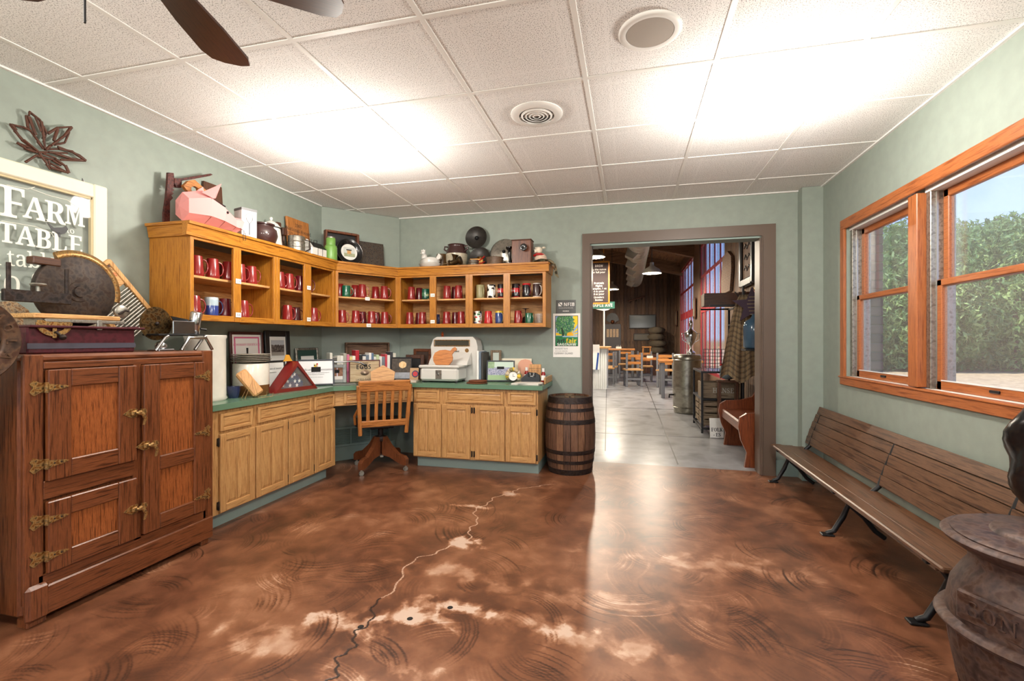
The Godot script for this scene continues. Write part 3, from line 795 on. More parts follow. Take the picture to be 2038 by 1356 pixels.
# ---------------------------------------------------------------- chair, barrel, bench, stove
func desk_chair() -> void:
	var t := thing("swivel_chair", "slat-back oak swivel desk chair on a four-legged caster base", "chair", V(-2.27, 0, -4.0), 38.0)
	# faces -z in its own axes (towards the desk); back at +z
	for k in 4:
		var a := PI / 4 + k * PI / 2
		var d := V(cos(a), 0, sin(a))
		var leg := MB.new()
		var pr := [Vector2(0.03, 0.30), Vector2(0.06, 0.3), Vector2(0.12, 0.22), Vector2(0.2, 0.15), Vector2(0.27, 0.135), Vector2(0.295, 0.11), Vector2(0.295, 0.055), Vector2(0.26, 0.055), Vector2(0.2, 0.075), Vector2(0.12, 0.115), Vector2(0.03, 0.13)]
		leg.prism(pr, -0.022, 0.022, Transform3D(Basis(d, Vector3.UP, d.cross(Vector3.UP)), Vector3.ZERO))
		part(t, "leg", leg, M.darkbasey)
		part(t, "caster", MB.new().cyl(Vector3.ZERO, 0.022, 0.018, 14, Transform3D(Basis(Vector3.RIGHT, PI / 2), d * 0.275 + V(0, 0.022, 0))).box(d * 0.275 + V(0, 0.046, 0), V(0.012, 0.03, 0.022)), M.tin)
	part(t, "hub_ring", MB.new().cyl(V(0, 0.28, 0), 0.048, 0.05, 20, Transform3D(), 0.006), M.iron)
	part(t, "brace", MB.new().box(V(0, 0.125, 0), V(0.16, 0.016, 0.03), 0.002).box(V(0, 0.125, 0), V(0.03, 0.0165, 0.16), 0.002), M.tin)
	part(t, "post", MB.new().cyl(V(0, 0.33, 0), 0.024, 0.14, 16), M.iron)
	part(t, "tilt_iron", MB.new().box(V(0, 0.4, 0), V(0.22, 0.03, 0.2), 0.008), M.black_metal)
	var seat := MB.new()
	seat.prism([Vector2(-0.21, -0.22), Vector2(-0.1, -0.25), Vector2(0.1, -0.25), Vector2(0.21, -0.22), Vector2(0.235, 0.0), Vector2(0.21, 0.19), Vector2(-0.21, 0.19), Vector2(-0.235, 0.0)], 0.415, 0.45, Transform3D(Basis(V(1, 0, 0), V(0, 0, 1), V(0, 1, 0)), Vector3.ZERO))
	part(t, "seat", seat, mat("dark_leather", C8(36, 30, 30), 0.35))
	# back: two stiles leaning outwards, top rail, bottom rail, slats
	var lean := rot(Vector3.RIGHT, 9.0, V(0, 0.40, 0.19))
	for s in [-1.0, 1.0]: part(t, "stile", MB.new().box(V(0.205 * s, 0.19, 0), V(0.034, 0.46, 0.026), 0.005, lean * rot(Vector3.BACK, -3.0 * s)), M.chairwoody)
	part(t, "top_rail", MB.new().box(V(0, 0.4, 0.0), V(0.455, 0.1, 0.024), 0.01, lean), M.chairwoodx)
	part(t, "bottom_rail", MB.new().box(V(0, 0.055, 0), V(0.40, 0.06, 0.024), 0.005, lean), M.chairwoodx)
	for k in 5: part(t, "slat", MB.new().box(V(-0.14 + 0.07 * k, 0.22, 0), V(0.03, 0.29, 0.014), 0.004, lean), M.chairwoody)
	for s in [-1.0, 1.0]: part(t, "arm_bracket", MB.new().tube([V(0.215 * s, 0.6, 0.2), V(0.245 * s, 0.52, 0.12), V(0.235 * s, 0.44, 0.08)], 0.013, 8), M.chairwoody)

func barrel() -> void:
	var t := thing("wooden_barrel", "old oak barrel with dark iron hoops beside the base cabinet", "barrel", V(-0.53, 0, -4.365))
	var R := func(y: float) -> float: return 0.196 + 0.036 * (1.0 - pow((y - 0.345) / 0.345, 2.0))
	var ns := 22
	var rng := RandomNumberGenerator.new(); rng.seed = 5
	for k in ns:
		var b := MB.new()
		var a0 := TAU * (k + 0.03) / ns
		var a1 := TAU * (k + 0.97) / ns
		var P := []
		for i in 9:
			var y := 0.69 * i / 8.0
			var r: float = R.call(y)
			P.append([V(cos(a0) * r, y, sin(a0) * r), V(cos((a0 + a1) / 2) * r, y, sin((a0 + a1) / 2) * r), V(cos(a1) * r, y, sin(a1) * r)])
		b.grid(P, true)
		var Q := []
		for row in P: Q.append([row[0] * V(0.9, 1, 0.9), row[1] * V(0.9, 1, 0.9), row[2] * V(0.9, 1, 0.9)])
		b.quad(P[8][0], P[8][2], Q[8][2], Q[8][0], Vector3.UP)
		for e in [0, 2]:
			for i in 8: b.quad(P[i][e], P[i + 1][e], Q[i + 1][e], Q[i][e], V(sin(a0), 0, -cos(a0)) * (1.0 if e == 0 else -1.0))
		b.grid(Q)
		var c: Color = [C8(122, 92, 72), C8(104, 78, 62), C8(136, 104, 80), C8(112, 84, 68)][rng.randi() % 4]
		part(t, "stave", b, wood("stave%d" % c.to_rgba32(), c, "y", 0.6, 6.0, "oldgrain"))
	for h in [[0.0, 0.05], [0.10, 0.03], [0.185, 0.035], [0.455, 0.04], [0.565, 0.03], [0.635, 0.055]]:
		var b := MB.new()
		var y0: float = h[0]
		var y1: float = h[0] + h[1]
		b.lathe([Vector2(R.call(y0) - 0.004, y0), Vector2(R.call(y0) + 0.003, y0), Vector2(R.call(y1) + 0.003, y1), Vector2(R.call(y1) - 0.004, y1)], 40)
		part(t, "hoop", b, M.iron)
	part(t, "head", MB.new().cyl(V(0, 0.665, 0), 0.178, 0.014, 32), mat("barrel_head", C8(92, 84, 68), 0.5, 0.0, {"albedo_texture": tex.oldgrain, "uv1_triplanar": true, "uv1_scale": V(6, 1, 0.8)}))
	for k in 3:
		var a := k * TAU / 3 + 0.4
		var lb: String = ["cork stopper lying on the barrel, resting on two others", "cork stopper on the barrel head nearest the cabinet", "cork stopper on the barrel head nearest the doorway"][k]
		solo("cork_stopper", lb, "cork", MB.new().lathe([Vector2(0, 0), Vector2(0.021, 0), Vector2(0.024, 0.014), Vector2(0.023, 0.016), Vector2(0, 0.016)], 16), mottled("cork", C8(206, 170, 130), 0.8, 0.0, 20.0, "speck"), V(-0.53 + (0.0 if k == 0 else (-0.026 if k == 1 else 0.028)), 0.672 + (0.016 if k == 0 else 0.0), -4.36 + (0.0 if k == 0 else 0.012)), Vector3.ZERO, "corks on the barrel")

func bench() -> void:
	var t := thing("long_bench", "long low wooden bench with slatted back and cast iron legs under the windows", "bench", V(0, 0, 0))
	var za := -4.5
	var zb := -2.2
	var zm := (za + zb) / 2
	var ln := zb - za
	# seat boards
	for k in 3: part(t, "seat_board", MB.new().box(V(1.235 + k * 0.085, 0.295 - k * 0.006, zm), V(0.083, 0.022, ln), 0.006 if k == 0 else 0.002), M.benchz)
	part(t, "seat_apron", MB.new().box(V(1.24, 0.268, zm), V(0.03, 0.035, ln - 0.2), 0.003), M.benchz)
	# back boards, curved outwards to the top
	for k in 5:
		var y := 0.36 + k * 0.062
		var x := 1.47 + 0.018 * k + 0.004 * k * k * 0.3
		part(t, "back_board", MB.new().box(V(0, 0, 0), V(0.016, 0.0636, ln - 0.02), 0.002, Transform3D(Basis(Vector3.BACK, -0.22 - 0.03 * k), V(x, y, zm))), M.benchz)
	for z in [-4.4, -3.28, -2.35]:
		var f := MB.new()
		f.tube([V(1.18, 0.012, z), V(1.22, 0.03, z), V(1.27, 0.12, z), V(1.3, 0.2, z), V(1.26, 0.27, z)], [0.014, 0.015, 0.016, 0.014, 0.018], 10)
		f.tube([V(1.3, 0.2, z), V(1.38, 0.13, z), V(1.44, 0.05, z), V(1.49, 0.012, z)], [0.014, 0.015, 0.015, 0.014], 10)
		f.tube([V(1.3, 0.2, z), V(1.4, 0.26, z), V(1.46, 0.32, z), V(1.5, 0.45, z), V(1.545, 0.58, z)], [0.015, 0.015, 0.014, 0.012, 0.01], 10)
		f.box(V(1.34, 0.268, z), V(0.26, 0.016, 0.03), 0.003)
		part(t, "iron_leg", f, M.black_metal)
		part(t, "foot_pad", MB.new().box(V(1.185, 0.006, z), V(0.07, 0.012, 0.05), 0.004), M.black_metal)

func stove() -> void:
	var t := thing("potbelly_stove", "brown cast iron potbelly stove with a round lid and raised lettering", "stove", V(1.217, 0, -1.735))
	var im := mottled("stove_iron", C8(98, 84, 80), 0.5, 0.35, 2.5, "rust")
	part(t, "belly", MB.new().lathe([Vector2(0.13, 0.06), Vector2(0.19, 0.08), Vector2(0.212, 0.14), Vector2(0.23, 0.24), Vector2(0.238, 0.31), Vector2(0.238, 0.36), Vector2(0.226, 0.43), Vector2(0.2, 0.48), Vector2(0.184, 0.505), Vector2(0.182, 0.53), Vector2(0.19, 0.555)], 48), im)
	part(t, "flange", MB.new().lathe([Vector2(0.235, 0.31), Vector2(0.26, 0.318), Vector2(0.266, 0.328), Vector2(0.26, 0.338), Vector2(0.236, 0.346)], 48), im)
	for k in 24:
		var a := TAU * k / 24
		part(t, "rib", MB.new().tube([V(cos(a) * 0.204, 0.12, sin(a) * 0.206), V(cos(a) * 0.236, 0.31, sin(a) * 0.236)], 0.006, 6), im)
	part(t, "top_rim", MB.new().lathe([Vector2(0.18, 0.54), Vector2(0.21, 0.555), Vector2(0.24, 0.576), Vector2(0.25, 0.59), Vector2(0.24, 0.6), Vector2(0.16, 0.6)], 48), im)
	part(t, "lid", MB.new().lathe([Vector2(0, 0.614), Vector2(0.1, 0.614), Vector2(0.215, 0.61), Vector2(0.225, 0.604), Vector2(0.225, 0.6)], 48), im)
	part(t, "inner_lid", MB.new().lathe([Vector2(0, 0.632), Vector2(0.06, 0.632), Vector2(0.14, 0.624), Vector2(0.148, 0.612)], 40), im, V(0.015, 0, 0))
	part(t, "handle", MB.new().tube([V(-0.03, 0.62, 0), V(-0.025, 0.652, 0), V(0.03, 0.658, 0), V(0.055, 0.62, 0)], 0.009, 8), im)
	# door plate with hinge knuckles, on the side that faces the room
	var dt := Transform3D(Basis(Vector3.UP, deg_to_rad(-62)), Vector3.ZERO)
	part(t, "door_plate", MB.new().box(V(0, 0.405, 0.226), V(0.2, 0.09, 0.02), 0.006, dt), im)
	for k in 3: part(t, "hinge_knuckle", MB.new().cyl(V(0.085, 0.375 + k * 0.028, 0.238), 0.011, 0.022, 10, dt), im)
	text(t, "raised_letters", "SON", dt * V(-0.01, 0.405, 0.238), 0.045, im, "Droid Serif", V(0, -62, 0), 0.006)
	# ash apron at the foot and legs
	part(t, "ash_apron", MB.new().prism([Vector2(-0.17, 0.0), Vector2(0.17, 0.0), Vector2(0.12, 0.1), Vector2(-0.12, 0.1)], 0, 0.03, dt * rot(Vector3.RIGHT, -62, V(0, 0.06, 0.33))), im)
	for k in 4:
		var a := PI / 4 + k * PI / 2
		part(t, "leg", MB.new().tube([V(cos(a) * 0.15, 0.1, sin(a) * 0.15), V(cos(a) * 0.2, 0.05, sin(a) * 0.2), V(cos(a) * 0.22, 0.0, sin(a) * 0.22)], [0.025, 0.018, 0.022], 8), im)
	# black vinyl bag behind it
	var P := []
	for i in 17:
		var row := []
		for j in 33:
			var a := TAU * j / 32
			var y := 0.565 + 0.5 * i / 16.0
			var w := 0.13 * (0.35 + 0.9 * sin(PI * (0.12 + 0.8 * i / 16.0))) + 0.012 * sin(a * 3 + i)
			row.append(V(cos(a) * w * 1.1, y, sin(a) * w * 0.8))
		P.append(row)
	var c := thing("vinyl_bag", "black glossy vinyl bag standing on a stool behind the stove", "bag", V(1.47, 0, -2.01))
	part(c, "bag", MB.new().grid(P, true), mat("vinyl", C8(18, 18, 20), 0.22))
	part(c, "handle", MB.new().tube([V(-0.04, 1.05, 0), V(-0.03, 1.12, 0), V(0.03, 1.12, 0), V(0.04, 1.05, 0)], 0.008, 8), M.black)
	var st := thing("stool", "low dark stool beside the stove under the vinyl bag", "stool", V(1.47, 0, -2.01))
	part(st, "seat", MB.new().cyl(V(0, 0.547, 0), 0.11, 0.03, 20, Transform3D(), 0.004), M.walnutx)
	for k in 4:
		var a := PI / 4 + k * PI / 2
		part(st, "leg", MB.new().tube([V(cos(a) * 0.08, 0.54, sin(a) * 0.08), V(cos(a) * 0.1, 0, sin(a) * 0.1)], 0.014, 8), M.walnuty)

# ---------------------------------------------------------------- mugs
func mug_mesh(k: String) -> Array:
	if not cache.has("mug" + k):
		var h := 0.132
		var rb := 0.042
		var rt := 0.034
		if k in ["blue", "cow", "olive", "floral", "bluegold", "cola", "cola2", "stein"]: rt = 0.041; rb = 0.041
		if k in ["green", "greenband", "navy"]: h = 0.108; rt = 0.039; rb = 0.039
		var body := MB.new().lathe([Vector2(0, 0.003), Vector2(rb - 0.004, 0.0), Vector2(rb, 0.006), Vector2(rb * 0.98 + rt * 0.02, 0.02), Vector2(rt, h - 0.003), Vector2(rt - 0.002, h), Vector2(rt - 0.005, h - 0.002), Vector2(rb - 0.007, 0.01), Vector2(0, 0.008)], 28)
		var hp := []
		for i in 9:
			var a := -1.35 + 2.7 * i / 8.0
			hp.append(V(lerpf(rb, rt, 0.5) - 0.004 + cos(a) * 0.03, h * 0.5 + sin(a) * h * 0.36, 0))
		hp[0].x = lerpf(rb, rt, 0.15) - 0.002
		hp[8].x = lerpf(rb, rt, 0.85) - 0.002
		var hd := MB.new().tube(hp, 0.0055, 8, false, 0.7)
		cache["mug" + k] = [body.mesh(), hd.mesh()]
	return cache["mug" + k]
func band_img(rows: Array) -> Image:   # rows: [[fraction, Color]...] from the rim down
	var im := Image.create(64, 64, false, Image.FORMAT_RGB8)
	for y in 64:
		var c: Color = rows[0][1]
		for r in rows:
			if y / 64.0 >= r[0]: c = r[1]
		im.fill_rect(Rect2i(0, y, 64, 1), c)
	return im
func spots(im: Image, cols: Array, n: int, sd: int, r0: float, r1: float) -> Image:
	var g := RandomNumberGenerator.new(); g.seed = sd
	for k in n:
		var c: Color = cols[g.randi() % cols.size()]
		var x := g.randf() * im.get_width()
		var y := g.randf() * im.get_height()
		var r := g.randf_range(r0, r1)
		for yy in range(maxi(0, y - r), mini(im.get_height(), y + r)):
			for xx in range(maxi(0, x - r), mini(im.get_width(), x + r)):
				if Vector2(xx - x, yy - y).length() < r: im.set_pixel(xx, yy, c)
	return im
func mugs() -> void:
	var gloss := {"clearcoat_enabled": true, "clearcoat": 0.6, "clearcoat_roughness": 0.08}
	mat("mug_red", C8(140, 35, 34), 0.22, 0, gloss); mat("mug_dark", C8(96, 24, 32), 0.22, 0, gloss); mat("mug_green", C8(18, 92, 66), 0.22, 0, gloss)
	mat("mug_navy", C8(38, 48, 88), 0.25, 0, gloss); mat("mug_olive", C8(150, 144, 104), 0.35); mat("mug_scarlet", C8(186, 28, 34), 0.22, 0, gloss)
	img_mat("mug_blue", band_img([[0, C8(188, 200, 204)], [0.12, C8(166, 184, 194)], [0.42, C8(46, 66, 136)], [0.9, C8(38, 54, 112)]]), 0.2, gloss)
	img_mat("mug_greenband", spots(band_img([[0, C8(22, 84, 66)], [0.35, C8(70, 120, 92)], [0.7, C8(20, 76, 62)]]), [C8(196, 176, 120), C8(180, 200, 160)], 14, 3, 1.5, 4), 0.22, gloss)
	img_mat("mug_cow", spots(band_img([[0, C8(240, 238, 230)]]), [C8(24, 22, 24)], 22, 7, 4, 9), 0.22, gloss)
	img_mat("mug_floral", spots(band_img([[0, C8(236, 232, 222)]]), [C8(196, 40, 44), C8(44, 70, 150), C8(232, 180, 40), C8(40, 110, 60), C8(30, 30, 34)], 80, 9, 2, 5), 0.22, gloss)
	img_mat("mug_bluegold", band_img([[0, C8(226, 186, 60)], [0.13, C8(44, 72, 132)], [0.8, C8(34, 56, 108)]]), 0.22, gloss)
	img_mat("mug_cola", band_img([[0, C8(24, 20, 22)], [0.3, C8(186, 26, 34)], [0.62, C8(24, 20, 22)], [0.93, C8(186, 26, 34)]]), 0.2, gloss)
	img_mat("mug_cola2", band_img([[0, C8(186, 26, 34)], [0.1, C8(22, 20, 22)], [0.45, C8(40, 36, 38)], [0.6, C8(22, 20, 22)]]), 0.2, gloss)
	img_mat("mug_stein", band_img([[0, C8(220, 214, 206)], [0.06, C8(58, 36, 36)], [0.92, C8(210, 206, 200)]]), 0.25, gloss)
	var desc := {"red": "glossy brick red mug", "dark": "dark maroon mug", "green": "glossy green ceramic mug", "navy": "dark blue ceramic mug", "olive": "olive stoneware mug", "scarlet": "bright red mug with pale lettering", "blue": "cobalt blue mug with pale drip rim", "greenband": "green mug with a painted landscape band", "cow": "white mug with black cow spots", "floral": "white mug covered in bright coloured dots", "bluegold": "blue mug with a yellow rim", "cola": "black mug with a wide red band", "cola2": "black mug with a red rim", "stein": "tall dark brown mug with pale rims"}
	var where := {"L": "the left-wall cabinets", "D": "the corner cabinet", "B": "the back-wall cabinets"}
	for m in [["red", -2.69, 1.611, -2.437, "LT"], ["red", -2.69, 1.611, -2.557, "LT"], ["dark", -2.79, 1.611, -2.752, "LT"], ["red", -2.69, 1.611, -2.685, "LT"], ["red", -2.69, 1.611, -2.782, "LT"], ["red", -2.69, 1.611, -2.887, "LT"], ["red", -2.69, 1.354, -2.419, "LB"], ["blue", -2.69, 1.354, -2.549, "LB"], ["dark", -2.69, 1.354, -2.657, "LB"], ["red", -2.69, 1.354, -2.813, "LB"],
			["red", -2.69, 1.611, -3.175, "LT"], ["red", -2.69, 1.611, -3.281, "LT"], ["dark", -2.69, 1.611, -3.413, "LT"], ["dark", -2.69, 1.611, -3.51, "LT"], ["red", -2.69, 1.354, -3.264, "LB"], ["dark", -2.79, 1.354, -3.37, "LB"], ["dark", -2.79, 1.354, -3.49, "LB"], ["red", -2.69, 1.354, -3.59, "LB"],
			["red", -2.695, 1.611, -3.985, "DT"], ["green", -2.601, 1.611, -3.947, "DT"], ["red", -2.61, 1.611, -4.112, "DT"], ["red", -2.512, 1.611, -4.079, "DT"], ["red", -2.49, 1.611, -4.286, "DT"], ["red", -2.379, 1.611, -4.265, "DT"], ["red", -2.623, 1.354, -3.915, "DB"], ["red", -2.548, 1.354, -4.024, "DB"], ["dark", -2.57, 1.354, -4.175, "DB"], ["red", -2.458, 1.354, -4.158, "DB"], ["dark", -2.49, 1.354, -4.302, "DB"], ["red", -2.379, 1.354, -4.275, "DB"],
			["red", -2.146, 1.611, -4.395, "BT"], ["dark", -2.108, 1.611, -4.5, "BT"], ["greenband", -1.991, 1.611, -4.395, "BT"], ["red", -1.759, 1.611, -4.395, "BT"], ["dark", -1.715, 1.611, -4.5, "BT"], ["red", -1.637, 1.611, -4.395, "BT"], ["red", -2.165, 1.354, -4.395, "BB"], ["dark", -2.11, 1.354, -4.5, "BB"], ["red", -2.024, 1.354, -4.395, "BB"], ["navy", -1.878, 1.354, -4.395, "BB"], ["red", -1.764, 1.354, -4.395, "BB"], ["dark", -1.71, 1.354, -4.5, "BB"], ["red", -1.61, 1.354, -4.395, "BB"],
			["olive", -1.412, 1.611, -4.395, "BT"], ["cow", -1.3, 1.611, -4.395, "BT"], ["cola", -1.195, 1.611, -4.395, "BT"], ["cola", -1.053, 1.611, -4.395, "BT"], ["cola2", -0.949, 1.611, -4.395, "BT"], ["stein", -0.847, 1.611, -4.395, "BT"], ["floral", -1.438, 1.354, -4.395, "BB"], ["scarlet", -1.33, 1.354, -4.395, "BB"], ["bluegold", -1.218, 1.354, -4.395, "BB"], ["red", -1.033, 1.354, -4.395, "BB"], ["green", -0.925, 1.354, -4.395, "BB"]]:
		var k: String = m[0]
		var shelf := "upper" if m[4][1] == "T" else "lower"
		var side: String = m[4][0]
		var half := ""
		if side == "L": half = " next to the pig" if m[3] > -3.04 else " next to the corner"
		if side == "B": half = " next to the corner" if m[1] < -1.495 else " next to the poster"
		var lab: String = desc[k] + ", " + shelf + " shelf, " + ("corner cabinet" if side == "D" else ("left-wall cabinet" if side == "L" else "back-wall cabinet") + half)
		var t := thing("mug", lab, "mug", V(m[1], m[2], m[3]), {"L": 62.0, "D": 20.0, "B": -42.0}[side] + (150.0 if k in ["greenband"] else 0.0), "mugs in the wall cabinets")
		var mm := mug_mesh(k)
		part(t, "cup", mm[0], M["mug_" + k])
		part(t, "handle", mm[1], M["mug_" + k] if k != "blue" else M.mug_navy)
		if k == "cola": text(t, "lettering", "Cola", V(0.0, 0.068, 0.0415), 0.02, M.paper, "Droid Serif", V(0, 12, 0), 0.001)
	for g in [[-0.85, -4.42], [-0.815, -4.36]]:
		solo("drinking_glass", "small clear drinking glass on the lower shelf next to the poster", "glass", MB.new().lathe([Vector2(0, 0.0), Vector2(0.026, 0.0), Vector2(0.031, 0.1), Vector2(0.029, 0.1), Vector2(0.024, 0.008), Vector2(0, 0.008)], 20), mat("clear_glass", Color(1, 1, 1, 0.1), 0.03, 0, {"refraction_enabled": true, "refraction_scale": 0.05, "transparency": 1}), V(g[0], 1.354, g[1]), Vector3.ZERO, "clear glasses")
	var gb := thing("goblet", "dark goblet standing upside down behind the green mug", "glass", V(-0.985, 1.354, -4.51))
	part(gb, "bowl", MB.new().lathe([Vector2(0.032, 0.0), Vector2(0.036, 0.03), Vector2(0.03, 0.07), Vector2(0.006, 0.085)], 20), mat("smoke_glass", C8(52, 40, 40), 0.1))
	part(gb, "stem", MB.new().lathe([Vector2(0.006, 0.085), Vector2(0.004, 0.12), Vector2(0.006, 0.15), Vector2(0.034, 0.158), Vector2(0.034, 0.162), Vector2(0, 0.162)], 20), M.smoke_glass)
	# paper tags on the cabinet stiles
	for q in [[-2.592, 1.605, -2.67, 90], [-2.592, 1.375, -2.67, 90], [-2.592, 1.64, -3.4, 90], [-2.592, 1.376, -3.4, 90], [-2.42, 1.598, -4.02, 56], [-2.415, 1.345, -4.035, 56], [-1.87, 1.645, -4.292, 0], [-1.87, 1.385, -4.292, 0]]:
		var tg := thing("paper_tag", "small white paper number tag stuck on a cabinet " + ("stile" if q[3] != 56 else "rail") + {90: " of the left-wall cabinets", 56: " of the corner cabinet", 0: " of the back-wall cabinets"}[q[3]], "tag", V(q[0], q[1], q[2]), q[3], "number tags on the cabinets")
		part(tg, "card", sheet(0.045, 0.032, 0.0012), M.paper)
		text(tg, "digits", "3-4" if q[1] > 1.5 else "5-6", V(0, 0, 0.0015), 0.014, M.ink, "Droid Sans", Vector3.ZERO, 0.0005)

# ---------------------------------------------------------------- pictures and frames
func photo_img(kind: String, sd: int) -> Image:
	var w := 64
	var h := 48
	var im := Image.create(w, h, false, Image.FORMAT_RGB8)
	var g := RandomNumberGenerator.new(); g.seed = sd
	var f := FastNoiseLite.new(); f.seed = sd; f.frequency = 0.09; f.fractal_octaves = 4
	for y in h:
		for x in w:
			var n := f.get_noise_2d(x, y) * 0.5 + 0.5
			var v := y / float(h)
			var c := Color(0.5, 0.5, 0.5)
			match kind:
				"crowd":
					c = Color(0.72, 0.74, 0.76) if v < 0.25 + 0.1 * n else Color(0.2, 0.17, 0.16).lerp(Color(0.75, 0.7, 0.66), n * n)
					if v > 0.75: c = Color(0.62, 0.6, 0.57)
				"group":
					c = Color(0.80, 0.88, 0.82) if v < 0.3 else Color(0.35, 0.38, 0.52).lerp(Color(0.85, 0.85, 0.9), fmod(n * 7.0 + x * 0.3, 1.0))
					if v > 0.72: c = Color(0.62, 0.74, 0.56)
					if x < 16 and v < 0.35: c = Color(0.45, 0.58, 0.4).lerp(Color(0.7, 0.8, 0.66), n)
				"dark":
					c = Color(0.16, 0.15, 0.14).lerp(Color(0.42, 0.36, 0.3), n)
					if Vector2(x - 36, (y - 14) * 1.6).length() < 13: c = Color(0.86, 0.66, 0.42).lerp(Color(1, 0.92, 0.75), n)
					if v > 0.68: c = Color(0.72, 0.74, 0.78).lerp(Color(0.5, 0.5, 0.52), n * 0.6)
				"barn":
					c = Color(0.86, 0.86, 0.82).lerp(Color(0.7, 0.74, 0.74), n)
					if v > 0.62: c = Color(0.5, 0.56, 0.44).lerp(Color(0.74, 0.72, 0.6), n)
					if x > 18 and x < 42 and v > 0.3 and v < 0.7: c = Color(0.72, 0.52, 0.3).lerp(Color(0.86, 0.7, 0.46), n)
					if x > 14 and x < 46 and v > 0.2 and v < 0.32: c = Color(0.24, 0.22, 0.22)
				"couple":
					c = Color(0.42, 0.26, 0.18).lerp(Color(0.7, 0.5, 0.36), n)
					if absf(x - 32) < 3: c = Color(0.86, 0.84, 0.95)
					if v > 0.7: c = Color(0.9, 0.88, 0.86)
			im.set_pixel(x, y, c)
	return im
# a framed picture standing on its lower edge, leaning back; faces +z
func framed(called: String, label: String, cat: String, at: Vector3, turn: float, w: float, h: float, bw: float, fm: Material, mat_c: Color, pic: Material, pw: float, ph: float, tilt := 10.0, py := 0.0) -> Node3D:
	var t := thing(called, label, cat, at, turn)
	t.position.y += 0.003
	var n := Node3D.new(); n.name = "picture"; t.add_child(n)
	n.rotation_degrees.x = -tilt
	for s in [-1, 1]:
		bx(n, "frame_stile", V(s * (w - bw) / 2, h / 2, 0), V(bw, h, 0.018), fm, 0.004)
		bx(n, "frame_rail", V(0, h / 2 + s * (h - bw) / 2, 0), V(w - 2 * bw, bw, 0.018), fm, 0.004)
	bx(n, "mount", V(0, h / 2, -0.003), V(w - 2 * bw + 0.004, h - 2 * bw + 0.004, 0.008), mat("mount%d" % mat_c.to_rgba32(), mat_c, 0.8))
	if pic: part(n, "print", sheet(pw, ph, 0.0012), pic, V(0, h / 2 + py, 0.0012))
	if tilt > 6.0: part(t, "easel_back", MB.new().box(V(0, h * 0.35, 0), V(w * 0.25, h * 0.7, 0.004), 0, rot(Vector3.RIGHT, 8.0, V(0, 0, -h * 0.2))), M.black)
	return t
func lines(t: Node, rows: Array, z := 0.0022, tilt := 0.0, font := "Droid Serif") -> void:
	for r in rows: text(t, "print_line", r[0], V(r[3] if r.size() > 3 else 0.0, r[1], z), r[2], r[4] if r.size() > 4 else M.ink, font, Vector3.ZERO, 0.0004)

